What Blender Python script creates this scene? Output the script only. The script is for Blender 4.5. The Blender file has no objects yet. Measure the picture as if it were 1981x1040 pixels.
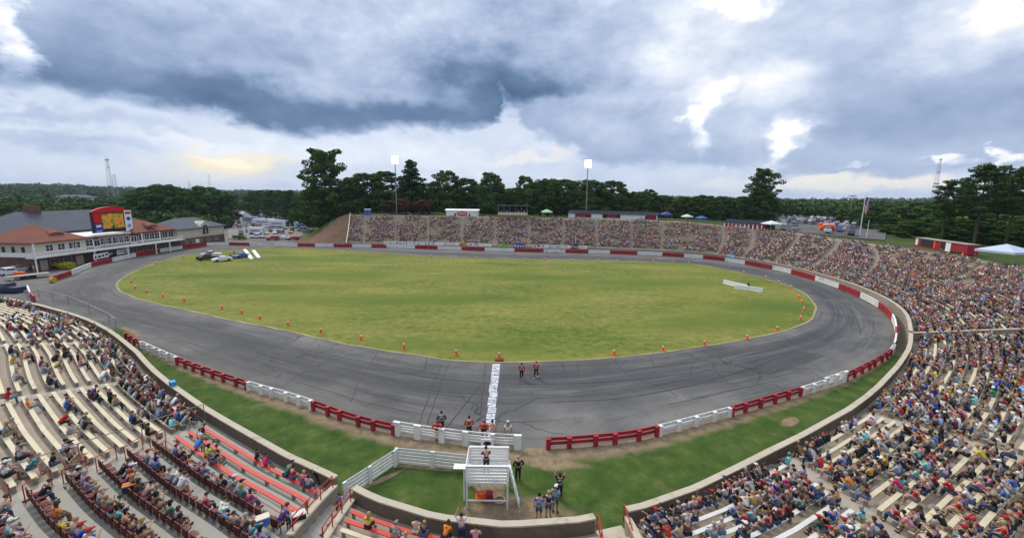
# Oval short-track stadium seen from high above the start line: one script builds everything.
import bpy, math, random
import numpy as np
from mathutils import Vector, Matrix

FULL = True          # the photograph's picture area fills the frame (its border is not part of the place)
random.seed(7); RNG = np.random.default_rng(11)
SC = bpy.context.scene
COL = SC.collection
R = math.radians

# ------------------------------------------------------------------ camera and the photograph's rays
H = 19.0; PITCH = R(9.8); ROLL = R(0.8); FPX = 500.0; CX = 597.0; CY = 315.0
_rt = np.array([1., 0, 0]); _dn = np.array([0, -math.sin(PITCH), -math.cos(PITCH)]); C_F = np.array([0, math.cos(PITCH), -math.sin(PITCH)])
C_R = _rt*math.cos(ROLL) - _dn*math.sin(ROLL); C_D = _dn*math.cos(ROLL) + _rt*math.sin(ROLL)
CAMP = np.array([0., 0., H])
def ray(px, py): return C_R*(px-CX)/FPX + C_D*(py-CY)/FPX + C_F
def un(px, py, z=0.0):
    d = ray(px, py); s = (z-H)/d[2]; return (d[0]*s, d[1]*s)
def proj(p):
    v = np.asarray(p, float) - CAMP
    c = v @ C_F
    return CX + FPX*(v @ C_R)/c, CY + FPX*(v @ C_D)/c, c
def col_x(px, Y):                       # world x of the vertical line px at distance Y
    d = ray(px, 232); return Y*d[0]/d[1]
def z_for(X, Y, py):                    # height that shows at picture row py
    a, b = -20., 120.
    for _ in range(40):
        m = (a+b)/2
        if proj((X, Y, m))[1] > py: a = m
        else: b = m
    return (a+b)/2

cam = bpy.data.objects.new('camera', bpy.data.cameras.new('camera')); COL.objects.link(cam); SC.camera = cam
m = Matrix(((C_R[0], -C_D[0], -C_F[0], 0), (C_R[1], -C_D[1], -C_F[1], 0), (C_R[2], -C_D[2], -C_F[2], H), (0, 0, 0, 1)))
cam.matrix_world = m
cam.data.sensor_width = 36; cam.data.sensor_fit = 'HORIZONTAL'
cam.data.clip_start = 0.2; cam.data.clip_end = 20000
if FULL:
    cam.data.lens = 36*FPX/1194
else:
    cam.data.lens = 36*FPX/1981; cam.data.shift_x = (990.5-597)/1981; cam.data.shift_y = -(520-315)/1981

# ------------------------------------------------------------------ object helpers
def tag(o, label=None, cat=None, group=None, kind=None):
    if label: o['label'] = label
    if cat: o['category'] = cat
    if group: o['group'] = group
    if kind: o['kind'] = kind
    return o
def empty(name, loc=(0, 0, 0), rz=0.0):
    o = bpy.data.objects.new(name, None); COL.objects.link(o); o.location = loc; o.rotation_euler = (0, 0, rz); o.empty_display_size = .3
    return o
def link(name, me, parent=None, loc=None, rz=0.0):
    o = bpy.data.objects.new(name, me); COL.objects.link(o)
    if parent: o.parent = parent
    if loc is not None: o.location = loc; o.rotation_euler = (0, 0, rz)
    return o
def copy_tree(o, kids=None):
    c = o.copy(); COL.objects.link(c)
    for ch in (kids[o] if kids else o.children):
        k = copy_tree(ch, kids); k.parent = c
    return c
class MB:
    def __init__(s): s.v = []; s.f = []; s.m = []
    def add(s, vs, fs, m=0):
        b = len(s.v); s.v += [tuple(v) for v in vs]; s.f += [tuple(i+b for i in f) for f in fs]; s.m += [m]*len(fs); return s
    def box(s, c, d, rz=0.0, m=0, taper=1.0):
        x, y, z = (q/2 for q in d); co, si = math.cos(rz), math.sin(rz); vs = []
        for zz in (-z, z):
            t = taper if zz > 0 else 1
            for a, b in ((-x, -y), (x, -y), (x, y), (-x, y)):
                vs.append((c[0]+(a*co-b*si)*t, c[1]+(a*si+b*co)*t, c[2]+zz))
        return s.add(vs, [(3, 2, 1, 0), (4, 5, 6, 7), (0, 1, 5, 4), (1, 2, 6, 5), (2, 3, 7, 6), (3, 0, 4, 7)], m)
    def beam(s, p, q, w, h, m=0):       # box along p-q
        p = Vector(p); q = Vector(q); t = (q-p).normalized(); u = t.cross(Vector((0, 0, 1)))
        if u.length < 1e-4: u = Vector((1, 0, 0))
        u.normalize(); n = u.cross(t); vs = []
        for e in (p, q):
            for a, b in ((-1, -1), (1, -1), (1, 1), (-1, 1)): vs.append(e+u*a*w/2+n*b*h/2)
        return s.add(vs, [(0, 1, 2, 3), (7, 6, 5, 4), (0, 4, 5, 1), (1, 5, 6, 2), (2, 6, 7, 3), (3, 7, 4, 0)], m)
    def tube(s, p, q, r0, r1=None, n=8, m=0):
        r1 = r0 if r1 is None else r1; p = Vector(p); q = Vector(q); t = (q-p).normalized()
        u = t.cross(Vector((0, 0, 1))); u = Vector((1, 0, 0)) if u.length < 1e-4 else u.normalized(); w = t.cross(u); vs = []
        for e, r in ((p, r0), (q, r1)):
            for i in range(n):
                a = 2*math.pi*i/n; vs.append(e+(u*math.cos(a)+w*math.sin(a))*r)
        fs = [(i, (i+1) % n, n+(i+1) % n, n+i) for i in range(n)] + [tuple(range(n-1, -1, -1)), tuple(range(n, 2*n))]
        return s.add(vs, fs, m)
    def ell(s, c, r, n=10, k=6, m=0, zmin=-1.0):
        vs = []; fs = []
        for j in range(k+1):
            ph = math.asin(zmin)+(math.pi/2-math.asin(zmin))*j/k
            for i in range(n):
                a = 2*math.pi*i/n; vs.append((c[0]+r[0]*math.cos(ph)*math.cos(a), c[1]+r[1]*math.cos(ph)*math.sin(a), c[2]+r[2]*math.sin(ph)))
        for j in range(k):
            for i in range(n): fs.append((j*n+i, j*n+(i+1) % n, (j+1)*n+(i+1) % n, (j+1)*n+i))
        return s.add(vs, fs, m)
    def poly(s, vs, m=0): return s.add(vs, [tuple(range(len(vs)))], m)
    def prism(s, pts, z0, z1, m=0):
        n = len(pts); vs = [(x, y, z0) for x, y in pts]+[(x, y, z1) for x, y in pts]
        return s.add(vs, [tuple(range(n-1, -1, -1)), tuple(range(n, 2*n))]+[(i, (i+1) % n, n+(i+1) % n, n+i) for i in range(n)], m)
    def mesh(s, name, mats, smooth=False):
        me = bpy.data.meshes.new(name); me.from_pydata(s.v, [], s.f)
        for q in (mats if isinstance(mats, (list, tuple)) else [mats]): me.materials.append(q)
        me.polygons.foreach_set('material_index', s.m)
        if smooth: me.polygons.foreach_set('use_smooth', [True]*len(s.f))
        me.update(); return me
    def build(s, name, mats, parent=None, loc=None, rz=0.0, smooth=False):
        return link(name, s.mesh(name, mats, smooth), parent, loc, rz)
def np_mesh(name, V, Fq, mat, colors=None, smooth=False):
    """V (n,3); Fq (m,k) all faces of k corners; colors per face (m,4)"""
    V = np.asarray(V, np.float32); Fq = np.asarray(Fq, np.int32); k = Fq.shape[1]
    me = bpy.data.meshes.new(name); me.vertices.add(len(V)); me.vertices.foreach_set('co', V.ravel())
    me.loops.add(Fq.size); me.loops.foreach_set('vertex_index', Fq.ravel())
    me.polygons.add(len(Fq)); me.polygons.foreach_set('loop_start', np.arange(0, Fq.size, k, dtype=np.int32))
    if smooth: me.polygons.foreach_set('use_smooth', np.ones(len(Fq), bool))
    for q in (mat if isinstance(mat, (list, tuple)) else [mat]): me.materials.append(q)
    if colors is not None:
        a = me.attributes.new('tint', 'FLOAT_COLOR', 'FACE'); a.data.foreach_set('color', np.asarray(colors, np.float32).ravel())
    me.update(calc_edges=True); return me

# ------------------------------------------------------------------ node helpers and materials
class NT:
    def __init__(s, tree): s.t = tree; s.n = tree.nodes; s.l = tree.links
    def new(s, ty, **kw):
        n = s.n.new(ty)
        for k, v in kw.items(): setattr(n, k, v)
        return n
    def put(s, sock, v):
        if isinstance(v, bpy.types.NodeSocket): s.l.new(v, sock)
        elif v is not None:
            try: sock.default_value = v
            except Exception: sock.default_value = (*v, 1) if len(v) == 3 else v
    def math(s, op, a, b=None, c=None, clamp=False):
        n = s.new('ShaderNodeMath', operation=op); n.use_clamp = clamp
        s.put(n.inputs[0], a)
        if b is not None: s.put(n.inputs[1], b)
        if c is not None: s.put(n.inputs[2], c)
        return n.outputs[0]
    def mix(s, f, a, b, bt='MIX'):
        n = s.new('ShaderNodeMix', data_type='RGBA', blend_type=bt); s.put(n.inputs[0], f); s.put(n.inputs[6], a); s.put(n.inputs[7], b); return n.outputs[2]
    def noise(s, vec, scale, detail=4, rough=.55, dist=0.0):
        n = s.new('ShaderNodeTexNoise'); s.put(n.inputs['Vector'], vec); n.inputs['Scale'].default_value = scale
        n.inputs['Detail'].default_value = detail; n.inputs['Roughness'].default_value = rough; n.inputs['Distortion'].default_value = dist
        return n.outputs['Fac']
    def ramp(s, f, stops):
        n = s.new('ShaderNodeValToRGB'); s.put(n.inputs[0], f); e = n.color_ramp.elements
        while len(e) < len(stops): e.new(.5)
        for q, (p, c) in zip(e, stops): q.position = p; q.color = (*c, 1) if not isinstance(c, (int, float)) else (c, c, c, 1)
        return n.outputs[0]
    def sstep(s, v, a, b):
        n = s.new('ShaderNodeMapRange', interpolation_type='SMOOTHSTEP'); s.put(n.inputs[0], v); n.inputs[1].default_value = a; n.inputs[2].default_value = b; return n.outputs[0]
    def scale(s, vec, v):
        n = s.new('ShaderNodeMapping'); s.put(n.inputs['Vector'], vec); n.inputs['Scale'].default_value = v; return n.outputs[0]
def newmat(name, rough=.8, spec=.3, metal=0.0):
    ma = bpy.data.materials.new(name); ma.use_nodes = True; nt = NT(ma.node_tree); b = nt.n['Principled BSDF']
    b.inputs['Roughness'].default_value = rough; b.inputs['Metallic'].default_value = metal; b.inputs['Specular IOR Level'].default_value = spec
    return ma, nt, b
def pos(nt): return nt.new('ShaderNodeNewGeometry').outputs['Position']
def mat(name, c, rough=.8, var=.18, sc=3.0, spec=.3, metal=0.0, dirt=None, bump=0.0, world=True):
    """plain colour broken by two scales of wear noise"""
    ma, nt, b = newmat(name, rough, spec, metal)
    v = pos(nt) if world else nt.new('ShaderNodeTexCoord').outputs['Object']
    n1 = nt.noise(v, sc, 5, .6); n2 = nt.noise(v, sc*.13, 3, .5)
    k = nt.math('ADD', nt.math('MULTIPLY', nt.math('SUBTRACT', n1, .5), var*1.6), nt.math('MULTIPLY', nt.math('SUBTRACT', n2, .5), var*1.6))
    k = nt.math('ADD', k, 1.0)
    m1 = nt.mix(1.0, (*c, 1), nt.new('ShaderNodeCombineColor').outputs[0], 'MULTIPLY')
    cc = [n for n in nt.n if n.bl_idname == 'ShaderNodeCombineColor'][-1]
    for i in range(3): nt.put(cc.inputs[i], k)
    out = m1
    if dirt: out = nt.mix(nt.sstep(nt.noise(v, sc*.6, 6, .7), .52, .72), out, (*dirt, 1))
    nt.put(b.inputs['Base Color'], out)
    if bump:
        bn = nt.new('ShaderNodeBump'); bn.inputs['Strength'].default_value = bump; bn.inputs['Distance'].default_value = .02; nt.put(bn.inputs['Height'], n1); nt.put(b.inputs['Normal'], bn.outputs[0])
    return ma
def objmat(name, rough=.75, spec=.25, var=.15, sc=14.0, graphic=False):
    """the object's own colour, slightly mottled: shirts, trousers, cars"""
    ma, nt, b = newmat(name, rough, spec)
    oi = nt.new('ShaderNodeObjectInfo'); v = nt.new('ShaderNodeTexCoord').outputs['Object']
    k = nt.math('ADD', nt.math('MULTIPLY', nt.math('SUBTRACT', nt.noise(v, sc, 4), .5), var*2), 1.0)
    cc = nt.new('ShaderNodeCombineColor')
    for i in range(3): nt.put(cc.inputs[i], k)
    out = nt.mix(1.0, oi.outputs['Color'], cc.outputs[0], 'MULTIPLY')
    if graphic:                          # printed front and back of some shirts, fold shading painted into the colour of all
        sx = nt.new('ShaderNodeSeparateXYZ'); nt.put(sx.inputs[0], v); rn_ = oi.outputs['Random']
        inx = nt.math('LESS_THAN', nt.math('ABSOLUTE', sx.outputs[0]), .085)
        zz = nt.math('MULTIPLY', nt.math('GREATER_THAN', sx.outputs[2], .3), nt.math('LESS_THAN', sx.outputs[2], .42)); z2 = nt.math('MULTIPLY', nt.math('GREATER_THAN', sx.outputs[2], 1.17), nt.math('LESS_THAN', sx.outputs[2], 1.3))
        k = nt.math('MULTIPLY', nt.math('MULTIPLY', inx, nt.math('ADD', zz, z2)), nt.math('GREATER_THAN', rn_, .6)); k = nt.math('MULTIPLY', k, nt.sstep(nt.noise(v, 22, 2), .42, .5))
        lg = nt.mix(nt.math('GREATER_THAN', rn_, .86), (.6, .6, .58, 1), (.35, .04, .04, 1)); out = nt.mix(nt.math('MULTIPLY', k, .8), out, lg)
        fo = nt.math('ADD', .82, nt.math('MULTIPLY', nt.noise(v, 7, 2, .5, 1.5), .36)); c3 = nt.new('ShaderNodeCombineColor'); [nt.put(c3.inputs[i], fo) for i in range(3)]; out = nt.mix(1.0, out, c3.outputs[0], 'MULTIPLY')
    nt.put(b.inputs['Base Color'], out); return ma
def tintmat(name, rough=.8, spec=.2, trans=0.0):
    ma, nt, b = newmat(name, rough, spec)
    a = nt.new('ShaderNodeAttribute', attribute_name='tint')
    nt.put(b.inputs['Base Color'], a.outputs['Color'])
    return ma

M = {}
M['concrete'] = mat('concrete', (.30, .25, .195), .9, .22, 1.1, dirt=(.2, .175, .145), bump=.2)
M['concrete_new'] = mat('concrete_new', (.30, .29, .25), .85, .12, .9, dirt=(.26, .25, .23), bump=.15)
M['coping'] = mat('coping', (.45, .40, .31), .9, .16, 1.5, dirt=(.30, .26, .20), bump=.2)
M['wallface'] = mat('wallface', (.17, .135, .105), .9, .35, 1.0, dirt=(.12, .1, .08))
M['bench'] = mat('bench', (.55, .48, .335), .65, .22, 1.3, dirt=(.40, .36, .28), world=True)
M['bench_white'] = mat('bench_white', (.58, .58, .56), .6, .16, 1.4, dirt=(.42, .41, .38))
M['bench_red'] = mat('bench_red', (.5, .03, .022), .5, .12, 2.0, dirt=(.48, .06, .045))
M['red'] = mat('red_paint', (.34, .02, .03), .55, .35, 1.1, dirt=(.15, .03, .03))
M['redrail'] = mat('red_rail', (.38, .03, .025), .5, .15, 4)
M['white'] = mat('white_paint', (.70, .70, .68), .6, .15, 1.0, dirt=(.38, .37, .34))
M['whiteclean'] = mat('white_clean', (.80, .80, .78), .5, .06, 2)
M['steel'] = mat('steel', (.28, .28, .27), .5, .12, 4, metal=.6)
M['black'] = mat('black', (.02, .02, .022), .6, .2, 5)
M['dark'] = mat('dark_glass', (.03, .035, .045), .15, .2, 3, spec=.5)
M['orange'] = mat('cone_orange', (.85, .12, .02), .5, .1, 8, world=False)
M['chair'] = mat('chair_maroon', (.075, .012, .012), .55, .2, 6, world=False)
M['brick'] = None
M['shingle_red'] = mat('shingle_red', (.19, .065, .045), .9, .3, 2.5, dirt=(.14, .055, .04))
M['slate_dark'] = mat('slate_dark', (.028, .03, .042), .95, .25, 2.5, spec=.1)
M['shingle_grey'] = mat('shingle_grey', (.085, .095, .12), .9, .25, 2.5)
M['stucco'] = mat('stucco', (.52, .47, .37), .85, .08, 1.5)
M['dirt'] = mat('dirt', (.27, .19, .12), .95, .25, .8, dirt=(.2, .15, .09))
M['bank'] = mat('bank_earth', (.115, .062, .036), .95, .6, .6, dirt=(.07, .06, .03), bump=.5)
M['wood'] = mat('bark', (.07, .055, .042), .9, .3, 3, world=False)
M['cloth'] = objmat('cloth', graphic=True); M['paint'] = objmat('car_paint', .35, .5, .04, 3); M['matte'] = objmat('matte', .7, .3, .1, 2)
M['tyre'] = mat('tyre', (.02, .02, .02), .8, .2, 8)
M['skin'] = objmat('skin', .6, .3, .08, 20); M['hair'] = objmat('hair', .7, .3, .3, 40)
M['tint'] = tintmat('tinted_cloth'); M['leaf'] = tintmat('leaves', 1.0, .04)
def brickmat():
    ma, nt, b = newmat('brick', .9, .2); bt = nt.new('ShaderNodeTexBrick')
    g = nt.new('ShaderNodeNewGeometry'); sx = nt.new('ShaderNodeSeparateXYZ'); nt.put(sx.inputs[0], g.outputs['Position'])
    cb = nt.new('ShaderNodeCombineXYZ'); nt.put(cb.inputs[0], nt.math('ADD', sx.outputs[0], sx.outputs[1])); nt.put(cb.inputs[1], sx.outputs[2])
    nt.put(bt.inputs['Vector'], cb.outputs[0]); bt.inputs['Scale'].default_value = 3.0
    bt.inputs['Color1'].default_value = (.17, .07, .05, 1); bt.inputs['Color2'].default_value = (.12, .055, .04, 1); bt.inputs['Mortar'].default_value = (.2, .16, .13, 1)
    nt.put(b.inputs['Base Color'], nt.mix(nt.sstep(nt.noise(g.outputs['Position'], .6, 4), .45, .7), bt.outputs['Color'], (.11, .055, .04, 1))); return ma
M['brick'] = brickmat()
def emit(name, c, s):
    ma = bpy.data.materials.new(name); ma.use_nodes = True; b = ma.node_tree.nodes['Principled BSDF']
    b.inputs['Base Color'].default_value = (*c, 1); b.inputs['Emission Color'].default_value = (*c, 1); b.inputs['Emission Strength'].default_value = s; return ma

# ------------------------------------------------------------------ plan of the bowl: front wall line P, outward offset d, distance along s
PTS = [(-118.0, 76.0), (-114.1, 75.3), (-110.1, 74.6), (-106.2, 73.8), (-102.3, 72.9), (-98.4, 72.0), (-94.6, 70.9), (-90.7, 69.9), (-86.9, 68.8), (-83.0, 67.6), (-79.3, 66.3), (-75.5, 64.8), (-71.8, 63.3), (-68.2, 61.6), (-64.6, 59.9), (-61.0, 58.1), (-57.5, 56.2), (-54.1, 54.1), (-50.7, 51.9), (-47.5, 49.6), (-44.3, 47.2), (-41.1, 44.8), (-38.0, 42.2), (-34.9, 39.7), (-31.7, 37.3), (-28.4, 35.0), (-25.1, 32.7), (-21.8, 30.6), (-18.4, 28.5), (-15.0, 26.4), (-11.4, 24.5), (-7.8, 22.4), (-4.0, 21.0), (-0.1, 20.5), (3.9, 20.95), (7.8, 22.1), (11.5, 23.75), (15.1, 25.8), (18.5, 27.8), (22.0, 29.8), (25.4, 31.9), (28.8, 34.0), (32.1, 36.3), (35.3, 38.7), (38.4, 41.2), (41.5, 43.7), (44.5, 46.3), (47.5, 49.0), (50.3, 51.8), (53.1, 54.8), (55.7, 57.8), (58.3, 60.8), (60.8, 63.9), (63.1, 67.2), (65.1, 70.6), (66.9, 74.2), (68.4, 77.9), (69.7, 81.7), (70.8, 85.6), (71.7, 89.5), (72.3, 93.4), (72.7, 97.4), (72.9, 101.4), (73.0, 105.4), (72.8, 109.4), (72.1, 113.3), (71.0, 117.2), (69.6, 120.9), (68.1, 124.6), (66.5, 128.3), (64.4, 131.7), (61.8, 134.7), (58.6, 137.2), (55.1, 139.1), (51.3, 140.4), (47.5, 141.4), (43.6, 142.3), (39.7, 143.2), (35.8, 144.1), (31.9, 145.0), (28.0, 145.7), (24.0, 146.3), (20.0, 146.5), (16.0, 146.7), (12.0, 146.9), (8.0, 147.0), (4.0, 147.1), (0.0, 147.3), (-4.0, 147.7), (-7.9, 148.3), (-11.9, 149.0), (-15.8, 149.6), (-19.8, 150.0), (-23.8, 150.2), (-27.8, 150.3), (-31.8, 150.4), (-35.8, 150.4), (-39.8, 150.5), (-43.8, 150.6), (-47.8, 150.6), (-51.8, 150.7), (-55.8, 150.8), (-59.8, 150.9), (-63.8, 151.0), (-67.8, 151.0), (-71.8, 151.0)]
P = np.array(PTS); SS = np.arange(len(P))*4.0
T = np.gradient(P, axis=0); T /= np.linalg.norm(T, axis=1)[:, None]
for _ in range(2): T[1:-1] = (T[:-2]+2*T[1:-1]+T[2:])/4
T /= np.linalg.norm(T, axis=1)[:, None]
NRM = np.c_[T[:, 1], -T[:, 0]]
HS = [0, 132.5, 185, 203, 234, 253, 265, 275, 286, 293, 403]; HZ = [8.5, 8.5, 7.0, 6.6, 6.2, 6.7, 7.1, 8.1, 8.8, 9.7, 9.8]
def rim(s): return np.interp(s, HS, HZ)
def zrow(s, d): return .5+(rim(s)-.5)*np.clip(d, 0, 26)/26
def bowl(s, d):
    return np.interp(s, SS, P[:, 0])+np.interp(s, SS, NRM[:, 0])*d, np.interp(s, SS, P[:, 1])+np.interp(s, SS, NRM[:, 1])*d
def tang(s):
    a, b = np.interp(s, SS, T[:, 0]), np.interp(s, SS, T[:, 1]); return math.atan2(b, a)
# ------------------------------------------------------------------ infield and outer barrier curves (from the ground plan)
INF = [(135,333),(138,339),(152,347),(177,354),(204,360),(237,367),(269,375),(300,380),(353,391),(404,403),(484,415),(530,422),(580,424),(656,422),(707,419),(757,414),(808,407),(858,399),(899,391),(934,381),(949,371),(951.5,358),(939,343),(909,331),(858,318),(808,309),(760,307),(707,305.5),(677,305),(585,303.5),(492,300),(455,297),(405,293.5),(366,291.2),(338,290),(304,291),(260,294),(211,300),(183,307.5),(160,316),(142,326)]
BAR = [(61.5,330.5),(84.6,323),(107,313),(131,307.5),(159,301),(187.5,296),(212.5,292),(242,288.3),(267,286.5),(292,285.2),(320,284.2),(346,284),(370,284.5),(411,286.3),(430,288),(481,291.5),(568.6,294.5),(631,296),(714,297.8),(769.5,300),(794,301.6),(847,306),(898,314),(925.6,319.6),(952,327.7),(978.6,337),(1003,347),(1025,361),(1040,376),(1047,390),(1047,401.6),(1038,416),(1013,431),(982.4,446.4),(960,453.5),(932.7,462),(894,473),(854,485),(768,508),(737,515),(688,520.5),(633,524),(608.5,524),(561,521.6),(510,515),(463.6,508),(410.6,495),(367.4,478.5),(322,464),(300,458.5),(254,443),(209,426.5),(168,407.7),(155,402),(147,396)]
def crom(pts, n, closed=False):
    pts = np.array(pts, float); out = []; N = len(pts)
    for i in range(N if closed else N-1):
        g = (lambda k: pts[k % N]) if closed else (lambda k: pts[min(max(k, 0), N-1)])
        a, b, c, d = g(i-1), g(i), g(i+1), g(i+2)
        for k in range(n):
            t = k/n; out.append(.5*((2*b)+(-a+c)*t+(2*a-5*b+4*c-d)*t*t+(-a+3*b-3*c+d)*t**3))
    if not closed: out.append(pts[-1])
    return np.array(out)
inf_w = crom([un(*q) for q in INF], 6, True)
bar_w = crom([un(*q) for q in BAR], 6)
def smooth_open(A, n):
    for _ in range(n): A[1:-1] = (A[:-2]+2*A[1:-1]+A[2:])/4
    return A
bar_w = smooth_open(bar_w, 6)
PDENSE = np.array([bowl(s, 0) for s in np.arange(0, 420, .5)]); PDN = np.array([(np.interp(s, SS, NRM[:, 0]), np.interp(s, SS, NRM[:, 1])) for s in np.arange(0, 420, .5)])
for _i in range(len(bar_w)):          # keep the barrier clear of the stand wall
    _d = bar_w[_i]-PDENSE; _k = int(np.argmin((_d**2).sum(1))); _q = float(_d[_k]@PDN[_k])
    if _q > -1.5 and _i > 30: bar_w[_i] -= PDN[_k]*(_q+1.5)
bar_w = smooth_open(bar_w, 4)
for _ in range(8): inf_w = (np.roll(inf_w, 1, 0)+2*inf_w+np.roll(inf_w, -1, 0))/4
CEN = np.array([-18., 95.])
def radial(poly, th):
    """distance from CEN to the polyline along each angle"""
    q = poly-CEN; a = np.arctan2(q[:, 1], q[:, 0]); r = np.hypot(q[:, 0], q[:, 1]); o = np.argsort(a)
    a = np.r_[a[o]-2*np.pi, a[o], a[o]+2*np.pi]; r = np.r_[r[o], r[o], r[o]]
    return np.interp(th, a, r)
outer_closed = np.r_[bar_w, np.array([(-56, 54.6), (-64, 58.8), (-76, 64.4), (-84, 68.2), (-91, 75), (-94, 82)])]
TH = np.linspace(-np.pi, np.pi, 481)
RI = radial(inf_w, TH); RO = radial(outer_closed, TH)

def strip(name, A, B, nv, z, ma, kind='structure', vmax=1.0, ulen=None, zf=None):
    """sheet between two matching polylines, with a UV: u metres along, v across"""
    A = np.asarray(A); B = np.asarray(B); n = len(A); V = []; UV = []
    u = np.r_[0, np.cumsum(np.linalg.norm(np.diff((A+B)/2, axis=0), axis=1))]
    for j in range(nv+1):
        t = j/nv
        for i in range(n):
            q = A[i]*(1-t)+B[i]*t; V.append((q[0], q[1], z if zf is None else zf(q[0], q[1], t))); UV.append((u[i], t))
    F = [(j*n+i, j*n+i+1, (j+1)*n+i+1, (j+1)*n+i) for j in range(nv) for i in range(n-1)]
    me = bpy.data.meshes.new(name); me.from_pydata(V, [], F); uv = me.uv_layers.new(name='UVMap')
    for l in me.loops: uv.data[l.index].uv = UV[l.vertex_index]
    me.materials.append(ma); me.update()
    if sum(p.normal.z for p in me.polygons) < 0: me.flip_normals()
    o = link(name, me)
    if kind: o['kind'] = kind
    return o

# asphalt with racing groove, seams, cracks and skid marks (all of them marks in the surface itself)
def asphalt(name, groove=True):
    ma, nt, b = newmat(name, .82, .3); v = pos(nt)
    base = nt.ramp(nt.noise(v, .16, 5, .6), [(.32, (.068, .068, .067)), (.5, (.1, .098, .095)), (.68, (.15, .145, .134))])
    base = nt.mix(nt.math('MULTIPLY', nt.sstep(nt.noise(v, 2.5, 4, .7), .35, .75), .35), base, (.062, .064, .07, 1))
    if groove:
        uvn = nt.new('ShaderNodeUVMap'); sx = nt.new('ShaderNodeSeparateXYZ'); nt.put(sx.inputs[0], uvn.outputs[0])
        U, Vv = sx.outputs[0], sx.outputs[1]
        st = nt.new('ShaderNodeCombineXYZ'); nt.put(st.inputs[0], nt.math('MULTIPLY', U, .045)); nt.put(st.inputs[1], nt.math('MULTIPLY', Vv, 9.0))
        ln = nt.noise(st.outputs[0], 1.6, 7, .68)            # long streaks along the lap
        w = nt.math('ADD', Vv, nt.math('MULTIPLY', nt.math('SUBTRACT', nt.noise(v, .035, 2), .5), .5))
        g = nt.math('MULTIPLY', nt.sstep(w, .05, .3), nt.math('SUBTRACT', 1.0, nt.sstep(w, .42, .78)))
        base = nt.mix(nt.math('MULTIPLY', g, nt.math('ADD', .15, nt.math('MULTIPLY', ln, 1.05)), clamp=True), base, (.044, .045, .053, 1))
        base = nt.mix(nt.math('MULTIPLY', nt.sstep(ln, .52, .66), .7), base, (.045, .048, .056, 1))
        base = nt.mix(nt.math('MULTIPLY', nt.sstep(ln, .48, .3), .45), base, (.165, .16, .148, 1))
        base = nt.mix(nt.math('MULTIPLY', nt.math('MULTIPLY', nt.sstep(w, .68, .9), nt.sstep(nt.noise(v, .09, 4), .38, .6)), .5), base, (.17, .163, .148, 1))
        rp = nt.new('ShaderNodeCombineXYZ'); nt.put(rp.inputs[0], nt.math('MULTIPLY', U, .018)); nt.put(rp.inputs[1], nt.math('MULTIPLY', Vv, 2.2)); vp = nt.new('ShaderNodeTexVoronoi', distance='CHEBYCHEV'); nt.put(vp.inputs['Vector'], rp.outputs[0]); vp.inputs['Scale'].default_value = 2.0
        base = nt.mix(nt.math('MULTIPLY', nt.sstep(nt.noise(v, .42, 6, .75), .56, .68), .5), base, (.055, .055, .058, 1))
        bw = nt.new('ShaderNodeRGBToBW'); nt.put(bw.inputs[0], vp.outputs['Color']); base = nt.mix(.22, base, bw.outputs[0], 'OVERLAY')
        ed = nt.sstep(nt.math('ADD', Vv, nt.math('MULTIPLY', nt.noise(v, .5, 5), .05)), .05, .018)
        base = nt.mix(nt.math('MULTIPLY', ed, .8), base, (.27, .23, .17, 1))
        for vv, wd in ((.27, .0035), (.52, .003), (.76, .0035)):   # paving seams
            dd = nt.math('ABSOLUTE', nt.math('SUBTRACT', nt.math('ADD', Vv, nt.math('MULTIPLY', nt.math('SUBTRACT', nt.noise(v, .12, 3), .5), .05)), vv))
            on = nt.math('MULTIPLY', nt.math('SUBTRACT', 1.0, nt.sstep(dd, wd*.5, wd*1.5)), nt.sstep(nt.noise(v, .07, 2), .42, .55))
            base = nt.mix(nt.math('MULTIPLY', on, .8), base, (.02, .021, .024, 1))
    for sc, wd, lo, hi, am in ((.085, .008, .47, .6, .9), (.21, .014, .5, .64, .65)):   # cracks, sealed with tar
        dv = nt.new('ShaderNodeVectorMath', operation='ADD'); nt.put(dv.inputs[0], v)
        nz = nt.new('ShaderNodeTexNoise'); nt.put(nz.inputs['Vector'], v); nz.inputs['Scale'].default_value = .35; nz.inputs['Detail'].default_value = 6
        sc2 = nt.new('ShaderNodeVectorMath', operation='SCALE'); nt.put(sc2.inputs[0], nz.outputs['Color']); sc2.inputs['Scale'].default_value = 2.6
        nt.put(dv.inputs[1], sc2.outputs[0])
        vo = nt.new('ShaderNodeTexVoronoi', feature='DISTANCE_TO_EDGE'); nt.put(vo.inputs['Vector'], dv.outputs[0]); vo.inputs['Scale'].default_value = sc
        on = nt.math('MULTIPLY', nt.math('SUBTRACT', 1.0, nt.sstep(vo.outputs[0], wd*.35, wd)), nt.sstep(nt.noise(v, .05, 3), lo, hi))
        base = nt.mix(nt.math('MULTIPLY', on, am), base, (.026, .026, .028, 1))
    nt.put(b.inputs['Base Color'], base)
    bn = nt.new('ShaderNodeBump'); bn.inputs['Strength'].default_value = .25; nt.put(bn.inputs['Height'], nt.noise(v, 9, 3)); nt.put(b.inputs['Normal'], bn.outputs[0])
    return ma
M['track'] = asphalt('track_asphalt'); M['asphalt'] = asphalt('apron_asphalt', False)
oi = CEN+np.c_[np.cos(TH)*(RI-.2), np.sin(TH)*(RI-.2)]; oo = CEN+np.c_[np.cos(TH)*(RO+.35), np.sin(TH)*(RO+.35)]
strip('racing_track', oi, oo, 10, 0.0, M['track'])

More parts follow.
